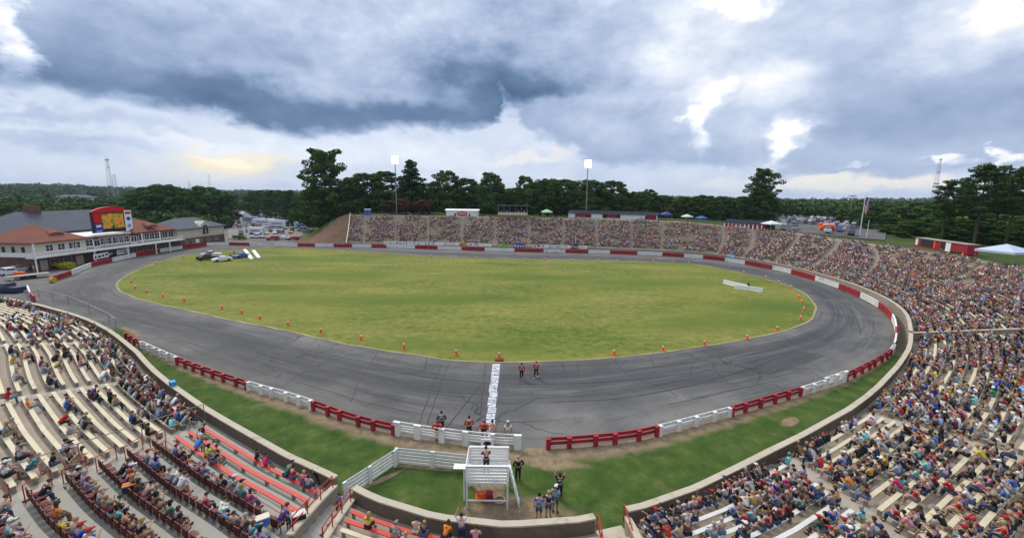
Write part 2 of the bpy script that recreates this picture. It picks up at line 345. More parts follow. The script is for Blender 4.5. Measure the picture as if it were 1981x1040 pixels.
def blobmask(nt, v, blobs, warp=1.0, soft=.25):
    """union of ragged-edged ellipses on the ground (cx, cy, rx, ry, angle)"""
    nz = nt.new('ShaderNodeTexNoise'); nt.put(nz.inputs['Vector'], v); nz.inputs['Scale'].default_value = .55; nz.inputs['Detail'].default_value = 6
    out = None
    for cx, cy, rx, ry, an in blobs:
        mp = nt.new('ShaderNodeMapping', vector_type='TEXTURE'); nt.put(mp.inputs['Vector'], v)
        mp.inputs['Location'].default_value = (cx, cy, 0); mp.inputs['Rotation'].default_value = (0, 0, an); mp.inputs['Scale'].default_value = (rx, ry, 1e3)
        ln = nt.new('ShaderNodeVectorMath', operation='LENGTH'); nt.put(ln.inputs[0], mp.outputs[0])
        d = nt.math('ADD', ln.outputs['Value'], nt.math('MULTIPLY', nt.math('SUBTRACT', nz.outputs['Fac'], .5), warp))
        k = nt.math('SUBTRACT', 1.0, nt.sstep(d, 1-soft, 1+soft))
        out = k if out is None else nt.math('MAXIMUM', out, k)
    return out
# infield turf: mown, patchy, greener in long bands
ma, nt, b = newmat('infield_turf', .95, .1); v = pos(nt)
rot = nt.new('ShaderNodeMapping'); nt.put(rot.inputs['Vector'], v); rot.inputs['Rotation'].default_value = (0, 0, .06); rot.inputs['Scale'].default_value = (.42, 1, 1)
n1 = nt.noise(rot.outputs[0], .10, 9, .7, .3); n2 = nt.noise(v, .035, 4, .5); n3 = nt.noise(v, .8, 8, .78)
c = nt.ramp(nt.math('ADD', nt.math('MULTIPLY', n1, .45), nt.math('MULTIPLY', n3, .55)), [(.39, (.06, .10, .018)), (.45, (.105, .14, .028)), (.5, (.148, .168, .038)), (.56, (.20, .195, .052)), (.63, (.29, .25, .09))])
c = nt.mix(nt.math('MULTIPLY', nt.sstep(n2, .38, .68), .35), c, (.2, .205, .038, 1))
gb = blobmask(nt, v, [(-45, 98, 22, 4.5, .02), (5, 98, 18, 5, -.06), (28, 94, 20, 4, .03), (-20, 76, 25, 3.5, .05), (35, 66, 14, 4, .35), (-60, 120, 14, 5, 0), (-8, 52, 10, 2, 0), (45, 74, 9, 4, .3), (-52, 84, 12, 3, -.2)], 1.3, .6)
c = nt.mix(nt.math('MULTIPLY', nt.math('MULTIPLY', gb, nt.sstep(n3, .38, .6)), .8), c, (.07, .125, .02, 1))
c = nt.mix(nt.math('MULTIPLY', nt.sstep(nt.noise(rot.outputs[0], .3, 8, .75), .63, .76), .7), c, (.36, .3, .13, 1))
nt.put(b.inputs['Base Color'], c)
bn = nt.new('ShaderNodeBump'); bn.inputs['Strength'].default_value = .5; bn.inputs['Distance'].default_value = .05; nt.put(bn.inputs['Height'], nt.noise(v, 6, 4, .7)); nt.put(b.inputs['Normal'], bn.outputs[0])
M['infield'] = ma
bm = MB(); bm.poly([(CEN[0]+math.cos(t)*(r+.12*math.sin(t*97)+.1*math.sin(t*41)), CEN[1]+math.sin(t)*(r+.12*math.sin(t*97)+.1*math.sin(t*41)), .012) for t, r in zip(TH[:-1], RI[:-1])])
tag(bm.build('infield_grass', M['infield']), kind='structure')
# worn sandy lip round the infield
M['lip'] = mat('sandy_lip', (.30, .25, .13), .95, .35, 1.2, dirt=(.14, .15, .05))
A = CEN+np.c_[np.cos(TH), np.sin(TH)]*(RI-.12-.18*np.abs(np.sin(TH*23)))[:, None]; Bq = CEN+np.c_[np.cos(TH), np.sin(TH)]*(RI+.1+.1*np.sin(TH*41))[:, None]
strip('infield_edge_path', A, Bq, 1, .018, M['lip'])

# verge between the outer barrier and the stands
def ray_hit(p, n, poly):
    best = None
    a = poly[:-1]; d = poly[1:]-poly[:-1]; den = n[0]*d[:, 1]-n[1]*d[:, 0]; den = np.where(abs(den) < 1e-9, 1e-9, den)
    q = a-p; t = (q[:, 0]*d[:, 1]-q[:, 1]*d[:, 0])/den; u = (q[:, 0]*n[1]-q[:, 1]*n[0])/den
    ok = (t > 0.02) & (t < 60) & (u >= -.02) & (u <= 1.02)
    return t[ok].min() if ok.any() else None
sv = np.arange(66, 404.5, 1.0); A = []; Bq = []; last = 3.0
for s in sv:
    p = np.array(bowl(s, -.1)); n = -np.array([np.interp(s, SS, NRM[:, 0]), np.interp(s, SS, NRM[:, 1])]); t = ray_hit(p, n, bar_w)
    last = t if t is not None and t < 14 else last
    A.append(p+n*(last+.05)); Bq.append(np.array(bowl(s, .1)))
ma, nt, b = newmat('verge_turf', .95, .1); v = pos(nt); uvn = nt.new('ShaderNodeUVMap'); sx = nt.new('ShaderNodeSeparateXYZ'); nt.put(sx.inputs[0], uvn.outputs[0])
c = nt.ramp(nt.noise(v, .55, 8, .72), [(.3, (.026, .055, .012)), (.47, (.046, .084, .018)), (.58, (.07, .105, .026)), (.7, (.13, .135, .048))])
c = nt.mix(nt.math('MULTIPLY', nt.sstep(nt.noise(v, .16, 4), .5, .66), .4), c, (.075, .1, .024, 1))
dirtc = nt.ramp(nt.noise(v, 1.6, 7, .7), [(.3, (.13, .1, .065)), (.55, (.24, .18, .115)), (.75, (.33, .255, .165))])
e = nt.math('ADD', sx.outputs[1], nt.math('MULTIPLY', nt.math('SUBTRACT', nt.noise(v, .8, 6, .65), .5), .32))
edge = nt.math('SUBTRACT', 1.0, nt.sstep(e, .13, .28))
gone = nt.sstep(nt.math('ADD', sx.outputs[0], nt.math('MULTIPLY', nt.noise(v, .5, 3), 4.0)), 119, 125)
spots = blobmask(nt, v, [(.3, 23.3, 3.2, 1.35, 0), (-1.3, 25.1, 1.0, 1.4, .2), (2.9, 28.2, 2.4, .8, -.15), (-6.0, 27.4, 2.6, .22, -.1), (-8.6, 26.0, 1.6, .2, .72), (.4, 29.5, 4.0, .3, -.03), (24.2, 34.4, 1.1, .45, .6)], 1.5, .3)
c = nt.mix(nt.math('MAXIMUM', nt.math('MAXIMUM', edge, spots), gone, clamp=True), c, dirtc)
c = nt.mix(nt.math('MULTIPLY', gone, .6), c, (.1, .085, .07, 1))
nt.put(b.inputs['Base Color'], c); M['verge'] = ma
bn = nt.new('ShaderNodeBump'); bn.inputs['Strength'].default_value = .5; bn.inputs['Distance'].default_value = .05; nt.put(bn.inputs['Height'], nt.noise(v, 7, 4, .7)); nt.put(b.inputs['Normal'], bn.outputs[0])
strip('grass_verge', A, Bq, 6, .012, M['verge'])

# ------------------------------------------------------------------ land
dense = np.array([bowl(s, 0) for s in np.arange(0, 420, 2.0)]); dens_s = np.arange(0, 420, 2.0)
dn_ = np.array([(np.interp(s, SS, NRM[:, 0]), np.interp(s, SS, NRM[:, 1])) for s in dens_s])
def sdist(X, Y):
    X = np.atleast_1d(X).astype(float); Y = np.atleast_1d(Y).astype(float); D = np.empty(len(X)); S_ = np.empty(len(X))
    for k in range(0, len(X), 4000):
        dx = X[k:k+4000, None]-dense[None, :, 0]; dy = Y[k:k+4000, None]-dense[None, :, 1]; q = dx*dx+dy*dy; i = q.argmin(1); ar = np.arange(len(i))
        D[k:k+4000] = np.sqrt(q[ar, i])*np.sign(dx[ar, i]*dn_[i, 0]+dy[ar, i]*dn_[i, 1]); S_[k:k+4000] = dens_s[i]
    return D, S_
def sm(x, a, b): t = np.clip((x-a)/(b-a), 0, 1); return t*t*(3-2*t)
def land(X, Y):
    X = np.atleast_1d(np.asarray(X, float)); Y = np.atleast_1d(np.asarray(Y, float)); D, S_ = sdist(X, Y)
    r = np.hypot(X, Y-60)
    h = rim(S_)*1.0; h = h+(7.2-h)*sm(D, 45, 110)
    left = 1-sm(X, -90, -68)                    # open low ground beyond the left-hand bend
    left = np.where(Y < 100, np.where(X < -60, 1-sm(Y, 20, 55)*0, 0), left)
    h = h*(1-left)
    inside = (D < 27)
    h = np.where(inside & (left < .98), -.6, h); h = np.where((Y < 60) & (X < -60), np.where(D > 26, 8.5, -.6), h)
    h = np.where(left >= .98, -.12, h)
    az = np.arctan2(X, np.maximum(Y, 1e-3))
    hill = 1.5*sm(r, 420, 1250)+5*np.sin(az*7+1)*sm(r, 600, 1500)+3.5*np.sin(X*.008+Y*.005)*sm(r, 400, 900)+7*sm(r, 1300, 2300)
    return h*(1-sm(r, 300, 800))+1.0*sm(r, 330, 800)+hill*np.where(Y > 0, 1, .3)
def grid(lo, hi, near_lo, near_hi, st, far):
    a = list(np.arange(near_lo, near_hi, st)); q = near_lo; w = st
    while q > lo: w = min(w*1.25, far); q -= w; a.insert(0, q)
    q = a[-1]; w = st
    while q < hi: w = min(w*1.25, far); q += w; a.append(q)
    return np.array(a)
gx = grid(-5200, 5200, -200, 190, 3.0, 320); gy = grid(-1200, 7000, -20, 230, 3.0, 320)
GX, GY = np.meshgrid(gx, gy); GZ = land(GX.ravel(), GY.ravel())
n = len(gx); ii, jj = np.meshgrid(np.arange(n-1), np.arange(len(gy)-1)); i0 = (jj*n+ii).ravel()
ma, nt, b = newmat('ground', .95, .1); v = pos(nt)
c = nt.ramp(nt.noise(v, .05, 7, .65), [(.3, (.025, .045, .012)), (.5, (.05, .075, .02)), (.62, (.085, .1, .032)), (.75, (.16, .13, .07))])
nt.put(b.inputs['Base Color'], c); M['ground'] = ma
gme = np_mesh('ground', np.c_[GX.ravel(), GY.ravel(), GZ], np.c_[i0, i0+1, i0+n+1, i0+n], ma, smooth=True)
tag(link('ground', gme), kind='structure')
def sheet(name, pts, z, ma, seg=0):
    bm = MB(); bm.poly([(x, y, z) for x, y in pts]); return tag(bm.build(name, ma), kind='structure')
sheet('paved_apron', [(-260, 70), (-118, 76.5), (-96, 71.3), (-75, 64.6), (-56, 55.4), (-46, 50), (-60, 120), (-70, 160), (-88, 171), (-95, 200), (-190, 430), (-420, 430), (-420, 70)], -.03, M['asphalt'])
M['gravel'] = mat('parking_gravel', (.2, .19, .17), .95, .25, .4, dirt=(.12, .12, .11))

# earth bank at the open end of the far stand
bk = MB(); NX, NY = 26, 26; vs = []
for j in range(NY+1):
    for i in range(NX+1):
        y = 151.6+62*j/NY; x = -58.6-.312*min(y-151, 27)-21.5*i/NX
        x += -(max(0, y-151)/26)*8*0
        z0 = .15+9.9*float(np.clip((y-151)/25.5, 0, 1)); t = i/NX; z = z0*float(1-sm(t, 0.02, .92))
        z = max(z, float(land(x, y)[0]) if y > 178 else -.2)+.05+.22*math.sin(i*1.7+j*.9)*math.sin(j*1.3)*min(1, i/3)
        vs.append((x, y, z))
bk.add(vs, [(j*(NX+1)+i, (j+1)*(NX+1)+i, (j+1)*(NX+1)+i+1, j*(NX+1)+i+1) for j in range(NY) for i in range(NX)])
o = bk.build('earth_bank', M['bank'], smooth=True)
if o.data.polygons[0].normal.z < 0: o.data.flip_normals()
tag(o, kind='structure')

# ------------------------------------------------------------------ sky: broken storm clouds, laid out by azimuth and height above the horizon
def sky_world():
    w = bpy.data.worlds.new('World'); SC.world = w; w.use_nodes = True; nt = NT(w.node_tree); bg = nt.n['Background']
    tc = nt.new('ShaderNodeTexCoord'); g = tc.outputs['Generated']; sx = nt.new('ShaderNodeSeparateXYZ'); nt.put(sx.inputs[0], g)
    az = nt.math('ARCTAN2', sx.outputs[0], sx.outputs[1]); el = nt.math('ARCSINE', sx.outputs[2])
    def warp(scale, det, off):
        mp = nt.new('ShaderNodeMapping'); nt.put(mp.inputs['Vector'], g); mp.inputs['Location'].default_value = (off, off*.7, -off); mp.inputs['Scale'].default_value = (1, 1, 1.7)
        z = nt.new('ShaderNodeTexNoise'); nt.put(z.inputs['Vector'], mp.outputs[0]); z.inputs['Scale'].default_value = scale; z.inputs['Detail'].default_value = det; z.inputs['Roughness'].default_value = .6
        return z.outputs['Fac']
    w2 = lambda a_, o_: nt.math('ADD', nt.math('MULTIPLY', nt.math('SUBTRACT', warp(5, 3, o_), .5), a_*.9), nt.math('MULTIPLY', nt.math('SUBTRACT', warp(19, 7, o_+2.2), .5), a_*.55))
    wa = w2(.20, 3.1); we = w2(.12, 8.7)
    AZ = nt.math('ADD', az, wa); EL = nt.math('ADD', el, we)
    def ang(px, py):
        d = ray(px, py); d = d/np.linalg.norm(d); return math.atan2(d[0], d[1]), math.asin(d[2])
    def blob(px, py, rx, ry, rot=0.0, soft=.5):
        a0, e0 = ang(px, py); ax, ex_ = ang(px+rx, py); ay, ey_ = ang(px, py-ry)
        ra = abs(ax-a0); re = abs(ey_-e0); rr = R(rot)
        x = nt.math('SUBTRACT', AZ, a0); y = nt.math('SUBTRACT', EL, e0)
        if rot:
            x2 = nt.math('ADD', nt.math('MULTIPLY', x, math.cos(rr)), nt.math('MULTIPLY', y, math.sin(rr)))
            y2 = nt.math('SUBTRACT', nt.math('MULTIPLY', y, math.cos(rr)), nt.math('MULTIPLY', x, math.sin(rr))); x, y = x2, y2
        x = nt.math('DIVIDE', x, ra); y = nt.math('DIVIDE', y, re)
        d = nt.math('SQRT', nt.math('ADD', nt.math('MULTIPLY', x, x), nt.math('MULTIPLY', y, y)))
        return nt.math('SUBTRACT', 1.0, nt.sstep(d, 1-soft, 1+soft))
    f1 = warp(3.0, 4, 1.7); f2 = warp(8.5, 9, 5.2); f3 = warp(24, 7, 9.4)
    bil = nt.math('SUBTRACT', nt.math('ABSOLUTE', nt.math('SUBTRACT', warp(6.5, 5, 4.4), .5)), .07)
    B = nt.math('ADD', .735, nt.math('ADD', nt.math('MULTIPLY', nt.math('SUBTRACT', f1, .5), .22), nt.math('MULTIPLY', nt.math('SUBTRACT', f2, .5), .30)))
    def edge_el(pts):
        fc = nt.new('ShaderNodeFloatCurve'); nt.put(fc.inputs['Value'], nt.math('DIVIDE', nt.math('ADD', AZ, 1.3), 2.8, clamp=True)); c = fc.mapping.curves[0]; q = [ang(*w) for w in pts]; q.sort()
        while len(c.points) < len(q): c.points.new(.5, .5)
        for a_, (x, y) in zip(c.points, q): a_.location = (min(1, max(0, (x+1.3)/2.8)), (y+.3)/1.4); a_.handle_type = 'AUTO_CLAMPED'
        fc.mapping.update(); return nt.math('SUBTRACT', nt.math('MULTIPLY', fc.outputs[0], 1.4), .3)
    def mass(B, pts, lo_b, hi_b, L, tex, soft=.012, fade=None):
        h = nt.math('SUBTRACT', nt.math('ADD', el, nt.math('MULTIPLY', we, .6)), edge_el(pts)); mk = nt.sstep(h, -soft*.6, soft)
        if fade: mk = nt.math('MULTIPLY', mk, nt.sstep(AZ, ang(fade[0], 120)[0], ang(fade[1], 120)[0]))
        g = nt.math('SUBTRACT', 1.0, nt.math('EXPONENT', nt.math('DIVIDE', nt.math('MAXIMUM', h, 0.0), -L)))
        inside = nt.math('ADD', nt.math('ADD', lo_b, nt.math('MULTIPLY', g, hi_b-lo_b)), nt.math('MULTIPLY', nt.math('ADD', nt.math('MULTIPLY', nt.math('SUBTRACT', f2, .5), tex*1.5), nt.math('ADD', nt.math('MULTIPLY', bil, tex*1.7), nt.math('MULTIPLY', nt.math('SUBTRACT', f3, .5), tex*.35))), nt.math('ADD', .35, nt.math('MULTIPLY', g, .65))))
        mx = nt.new('ShaderNodeMix', data_type='FLOAT'); nt.put(mx.inputs[0], mk); nt.put(mx.inputs[2], B); nt.put(mx.inputs[3], inside); return mx.outputs[0]
    for q in SKYBLOBS[:NB0]: B = nt.math('ADD', B, nt.math('MULTIPLY', blob(*q[1:]), q[0]))
    for q in SKYMASS: B = mass(B, *q)
    for q in SKYBLOBS[NB0:]:
        k = blob(*q[1:])
        if q[0] > .25: k = nt.math('MULTIPLY', k, nt.math('ADD', .12, nt.math('MULTIPLY', nt.math('ADD', f2, nt.math('MULTIPLY', nt.math('SUBTRACT', f3, .5), .6)), 1.6)))
        B = nt.math('ADD', B, nt.math('MULTIPLY', k, q[0]))
    col = nt.ramp(B, [(.0, (.065, .125, .24)), (.2, (.125, .205, .35)), (.36, (.25, .345, .52)), (.52, (.39, .48, .67)), (.68, (.55, .64, .81)), (.84, (.76, .82, .93)), (.97, (1.0, 1.0, 1.0))])
    for a, c in SKYWARM:
        k = nt.math('MULTIPLY', blob(*a[1:]), a[0]); col = nt.mix(k, col, (*c, 1))
    up = nt.math('ADD', 1.0, nt.math('MULTIPLY', nt.sstep(el, .62, 1.1), ZENITH-1))
    cc = nt.new('ShaderNodeCombineColor'); [nt.put(cc.inputs[i], up) for i in range(3)]
    col = nt.mix(1.0, col, cc.outputs[0], 'MULTIPLY')
    below = nt.sstep(el, -.02, -.06); col = nt.mix(below, col, (.12, .13, .1, 1))
    st = nt.new('ShaderNodeTexSky', sky_type='NISHITA'); st.sun_disc = False; st.sun_elevation = SUN_EL; st.sun_rotation = SUN_ROT
    bg.inputs['Strength'].default_value = SKY_STR; nt.put(bg.inputs['Color'], col)
    b2 = nt.new('ShaderNodeBackground'); nt.put(b2.inputs['Color'], st.outputs[0]); b2.inputs['Strength'].default_value = .05
    ad = nt.new('ShaderNodeMixShader'); ad.inputs[0].default_value = .06; out = nt.n['World Output']
    nt.l.new(bg.outputs[0], ad.inputs[1]); nt.l.new(b2.outputs[0], ad.inputs[2]); nt.l.new(ad.outputs[0], out.inputs[0])
    w.cycles.sampling_method = 'MANUAL'; w.cycles.sample_map_resolution = 512
ZENITH = 1.5; SKY_STR = .82
SUN_EL = R(48); SUN_AZ = R(-40)                     # azimuth measured from +Y towards +X
SUN_ROT = SUN_AZ
SKYMASS = [([(860, 130), (900, 200), (960, 213), (1010, 217), (1060, 214), (1110, 207), (1194, 200), (1330, 192)], .50, .70, .08, .26, .02), ([(880, 150), (945, 160), (975, 164), (1010, 167), (1060, 167), (1120, 161), (1194, 150), (1330, 140)], .26, .80, .13, .40, .05, (905, 1010)),
    ([(560, 60), (600, 140), (640, 172), (680, 188), (720, 198), (780, 196), (825, 190), (860, 197), (888, 198), (908, 196), (940, 190), (990, 180)], .44, .84, .12, .40, .02, (960, 850)), ([(-120, 128), (0, 116), (60, 110), (120, 120), (200, 127), (260, 131), (300, 143), (350, 153), (400, 159), (450, 157), (520, 152), (570, 150), (594, 128), (640, 118), (700, 112), (780, 110), (860, 100), (960, 90)], .10, .76, .105, .42, .02, (800, 590))]
SKYBLOBS = [(-.16, 60, 168, 90, 10, 0, .7), (-.12, 30, 142, 70, 8, 0, .6), (-.10, 150, 150, 90, 8, 0, .7), (.10, 420, 180, 260, 14, 0, .7),
    (-.36, 555, 92, 60, 34, -10, .8), (-.16, 350, 120, 160, 16, -3, .7), (-.16, 640, 20, 90, 26, 0, .8), (.12, 345, 95, 70, 18, 0, .8), (.14, 400, 68, 40, 22, 0, .7), (-.10, 120, 45, 80, 26, 0, .8), (.42, 2, 40, 26, 66, 0, .6), (.10, 430, 118, 60, 10, 0, .8), (-.10, 300, 40, 120, 24, 0, .8),
    (.22, 815, 118, 14, 22, 15, .8), (.40, 808, 145, 12, 26, -14, .8), (.44, 922, 152, 22, 18, 0, .8), (.46, 906, 184, 13, 14, -15, .7), (.02, 850, 90, 60, 40, 0, 1.0), (.18, 880, 100, 50, 24, 0, .8), (.34, 862, 4, 34, 12, 0, .6), (.20, 1110, 40, 60, 34, 0, .9), (.26, 1180, 6, 50, 40, 0, .9), (.46, 1118, 186, 28, 5, -6, .5), (.46, 1185, 182, 14, 7, 0, .5), (.34, 588, 120, 9, 12, 0, .5), (.22, 1000, 201, 14, 4, 8, .6), (.12, 780, 80, 50, 24, 0, .8), (-.12, 700, 130, 70, 16, 0, .8)]
NB0 = 4
SKYWARM = [((.95, 262, 190, 68, 15, 3, .6), (.98, .86, .62)), ((.8, 255, 186, 40, 6, 0, .6), (1.08, 1.0, .78)), ((.45, 250, 210, 110, 8, 0, .5), (.84, .82, .78)), ((.5, 612, 186, 45, 6, 0, .5), (.95, .88, .82)), ((.9, 1010, 221, 140, 8, -1, .5), (.93, .89, .81)), ((.5, 870, 212, 70, 8, 0, .5), (.9, .88, .84))]
sky_world()
sun = bpy.data.objects.new('sun', bpy.data.lights.new('sun', 'SUN')); COL.objects.link(sun); sun.data.energy = 2.0; sun.data.angle = R(22); sun.data.color = (1, .92, .78)
d = Vector((math.sin(SUN_AZ)*math.cos(SUN_EL), math.cos(SUN_AZ)*math.cos(SUN_EL), math.sin(SUN_EL))); sun.rotation_euler = d.to_track_quat('Z', 'Y').to_euler()
SC.view_settings.view_transform = 'Standard'; SC.view_settings.look = 'None'; SC.view_settings.exposure = 0.42; SC.view_settings.gamma = 1
SC.render.use_motion_blur = False
# ------------------------------------------------------------------ grandstands
ORD = ['first', 'second', 'third', 'fourth', 'fifth', 'sixth', 'seventh', 'eighth', 'ninth', 'tenth', 'eleventh', 'twelfth', 'thirteenth', 'fourteenth', 'fifteenth', 'sixteenth', 'seventeenth', 'eighteenth', 'nineteenth']
def ordw(n):
    if n <= 19: return ORD[n-1]
    t = ['', '', 'twent', 'thirt', 'fort', 'fift', 'sixt', 'sevent', 'eight', 'ninet'][n//10 % 10]
    return t+'ieth' if n % 10 == 0 else t+'y-'+ORD[n % 10-1]
AIS = {'far_left_gap': (58.2, .15), 'left_gap': (75.5, .33), 'mid_gap': (91.5, .517), 'railed_gap': (105.7, .604), 'notch_l': (120.8, .475), 'notch_r': (122.1, .49), 'gate_l': (137.1, -.25), 'gate_r': (138.8, -.3), 'a6': (153.4, -.736), 'a7': (166.1, -.516), 'cross': (196.8, .186),
       'b0': (209.5, .35), 'b1': (222.5, .6), 'b2': (236., .88), 'b3': (253.8, .403), 'b4': (263.8, .345), 'b5': (273.7, .3), 'b6': (281.5, .18), 'f9': (298.1, -.03), 'f8': (307.7, -.02), 'f7': (319.1, 0), 'f6': (330.7, -.06), 'f5': (342.5, 0), 'f4': (354., .2), 'f3': (366.2, .16), 'f2': (378., .198), 'f1': (389.5, .269), 'f0': (400.5, .344), 'end': (407.0, .31)}
REG = [(.95+.82*k, .82) for k in range(30)]
BLK = [(.85+1.0*k, 1.0) for k in range(3)]+[(3.85+1.5*k, 1.5) for k in range(15)]
# name, left edge, right edge, rows, bench material, words for labels, half gap at either side
SECT = [('far left bench block', None, 'far_left_gap', REG, 'bench'), ('upper left bench block', 'far_left_gap', 'left_gap', REG, 'bench'), ('middle left bench block', 'left_gap', 'mid_gap', REG, 'bench'), ('lower left bench block', 'mid_gap', 'railed_gap', REG, 'bench'),
        ('red seat block', 'railed_gap', 'notch_l', BLK, 'bench_red'), ('bottom centre block', 'notch_r', 'gate_l', REG, 'bench_red'), ('white bench block', 'gate_r', 'a6', REG, 'bench_white'), ('lower right bench block', 'a6', 'a7', REG, 'bench'), ('right block below cross wall', 'a7', 'cross', REG, 'bench'),
        ('right block above cross wall', 'cross', 'b0', REG, 'bench')]
_far = ['b0', 'b1', 'b2', 'b3', 'b4', 'b5', 'b6', 'f9', 'f8', 'f7', 'f6', 'f5', 'f4', 'f3', 'f2', 'f1', 'f0', 'end']
for i in range(len(_far)-1): SECT.append((ordw(i+1)+(' bend block' if i < 6 else ' far block'), _far[i], _far[i+1], REG, 'bench'))
M['concrete_step'] = mat('concrete_step', (.36, .32, .26), .9, .2, 1.3, dirt=(.26, .22, .18))
def edge(name, d):
    if name is None: return 0.0
    a, b = AIS[name]; return a+b*d
def tier_mesh(bm, sl, sr, rows, m=0):
    """treads and risers between two aisle lines"""
    ds = [(.12, rows[0][0]-.12, True)]+[(a, w, False) for a, w in rows]+[(rows[-1][0]+rows[-1][1], 3.4, True)]
    zprev = None; nc = max(2, int(abs(edge(sr, 10)-edge(sl, 10))/1.2)+1)
    for idx, (d0, w, _) in enumerate(ds):
        dz = .5 if idx == 0 else None; d1 = d0+w; r0 = []; r1 = []; zs = []
        for i in range(nc):
            t = i/(nc-1)
            s0 = edge(sl, d0)*(1-t)+edge(sr, d0)*t; s1 = edge(sl, d1)*(1-t)+edge(sr, d1)*t
            z = .5 if idx == 0 else float(zrow(s0, d1)); zs.append(z); r0.append(bowl(s0, d0)); r1.append(bowl(s1, d1))
        zp = [-.3]*nc if zprev is None else zprev
        vs = [(x, y, z) for (x, y), z in zip(r0, zp)]+[(x, y, z) for (x, y), z in zip(r0, zs)]+[(x, y, z) for (x, y), z in zip(r1, zs)]
        fs = [(i, i+1, nc+i+1, nc+i) for i in range(nc-1)]+[(nc+i, nc+i+1, 2*nc+i+1, 2*nc+i) for i in range(nc-1)]
        bm.add(vs, fs, m); zprev = zs
    return bm
STANDS = [('left grandstand of concrete tiers with cream benches beside the track entrance', None, 'notch_l', [(None, 'railed_gap', REG), ('railed_gap', 'notch_l', BLK)], ['far_left_gap', 'left_gap', 'mid_gap', 'railed_gap']),
          ('small concrete stand section directly behind the white flag stand', 'notch_r', 'gate_l', [('notch_r', 'gate_l', REG)], []),
          ('right grandstand of concrete tiers below the cross wall', 'gate_r', 'cross', [('gate_r', 'cross', REG)], ['a6', 'a7']),
          ('long curved grandstand of concrete tiers along the far bend and back straight', 'cross', 'end', [('cross', 'end', REG)], _far[:-1])]
for lab, L, Rr, parts, aisles in STANDS:
    mid = (edge(L, 0)+edge(Rr, 0))/2; root = empty('grandstand', (*bowl(mid, 0), 0)); tag(root, lab, 'grandstand')
    inv = Matrix.Translation((-root.location[0], -root.location[1], 0))
    for a, b_, rows in parts:
        o = tier_mesh(MB(), a, b_, rows).build('concrete_tiers', M['concrete'] if rows is REG else M['concrete_new'], root); o.data.transform(inv)
    for an in aisles:
        bm = MB(); wdt = 1.15
        for d0, w in REG:
            s = edge(an, d0); z1 = float(zrow(s, d0+w)); z0 = .5 if d0 < 2 else float(zrow(s, d0)); x, y = bowl(s, d0-.16)
            bm.box((x, y, (z0+(z1-z0)*.5+z0)/2+.004), (wdt, .34, (z1-z0)*.5), tang(s))
            x, y = bowl(s, d0+w/2); bm.box((x, y, z1+.006), (wdt, w-.04, .012), tang(s))
        o = bm.build('aisle_steps', M['concrete_step'], root); o.data.transform(inv)
    # back parapet
    bm = MB(); sA, sB = edge(L, 29), edge(Rr, 29); nn = max(2, int((sB-sA)/2)); pr = None
    for i in range(nn+1):
        s = sA+(sB-sA)*i/nn; q = (*bowl(s, 28.9), float(rim(s)))
        if pr: bm.beam((pr[0], pr[1], pr[2]-.4), (q[0], q[1], q[2]-.4), .2, 1.2)
        pr = q
    o = bm.build('back_parapet', M['concrete'], root); o.data.transform(inv)

# walls in front of the stands
def curved_wall(name, lab, s0, s1, zt, zb=-.3, th=.34, mface='wallface', fence=False):
    c = bowl((s0+s1)/2, 0); root = empty(name, (*c, 0)); tag(root, lab, 'wall'); n = max(2, int((s1-s0)/1.0)); bm = MB(); cp = MB()
    ss = np.linspace(s0, s1, n+1)
    def band(b, d0, d1, z0, z1):
        vs = []
        for s in ss:
            for d, z in ((d0, z0), (d1, z0), (d1, z1), (d0, z1)):
                x, y = bowl(s, d); vs.append((x-c[0], y-c[1], z))
        fs = []
        for i in range(n):
            for a, q in ((0, 1), (1, 2), (2, 3), (3, 0)): fs.append((i*4+a, i*4+q, i*4+4+q, i*4+4+a))
        fs += [(3, 2, 1, 0), (n*4, n*4+1, n*4+2, n*4+3)]
        b.add(vs, fs)
    band(bm, -.14, .16, zb, zt-.1); band(cp, -.2, .24, zt-.1, zt)
    bm.build('wall_face', M[mface], root); cp.build('coping', M['coping'], root); return root
curved_wall('stand_wall', 'brown concrete wall with cream coping in front of the left benches', 71.5, 120.6, 1.5)
curved_wall('stand_wall', 'concrete wall closing the left benches off from the paved track entrance', 2, 71.3, 1.5)
curved_wall('stand_wall', 'curved concrete wall directly behind the white flag stand', 122.3, 136.9, 1.5)
curved_wall('stand_wall', 'long concrete wall with cream coping below the right-hand crowd', 138.9, 197, 1.5)
curved_wall('stand_wall', 'tan concrete wall round the far bend and back straight below the crowd', 197.2, 404.3, 1.7, mface='concrete')
# radial cross wall and side walls of the notch
def radial_wall(name, lab, an, d0, d1, ds=0.0, up=.9, mat_='concrete'):
    root = empty(name, (*bowl(edge(an, d0)+ds, d0), 0)); tag(root, lab, 'wall'); bm = MB(); cp = MB(); n = max(1, int((d1-d0)/1.0)); pr = None
    for i in range(n+1):
        d = d0+(d1-d0)*i/n; s = edge(an, d)+ds; x, y = bowl(s, d); q = (x-root.location[0], y-root.location[1], float(zrow(s, d))+up)
        if pr: bm.beam((pr[0], pr[1], pr[2]-.75), (q[0], q[1], q[2]-.75), .28, 1.5); cp.beam(pr, q, .38, .1)
        pr = q
    bm.build('wall_face', M[mat_], root); cp.build('coping', M['coping'], root); return root
radial_wall('cross_wall', 'straight concrete wall crossing the right grandstand from front wall to rim', 'cross', .3, 27, 0, 1.0)
radial_wall('stair_wall', 'concrete side wall of the stair notch beside the red seats', 'notch_l', .3, 5.0, -.1, .55)
radial_wall('stair_wall', 'concrete side wall of the stair notch on the flag stand side', 'notch_r', .3, 4.0, .1, .25)
radial_wall('stair_wall', 'short concrete side wall right of the cream entry steps', 'gate_r', .3, 3.0, .12, .55)
radial_wall('end_wall', 'pale concrete end wall closing the far grandstand beside the earth bank', 'end', .3, 28.5, 0, .8)
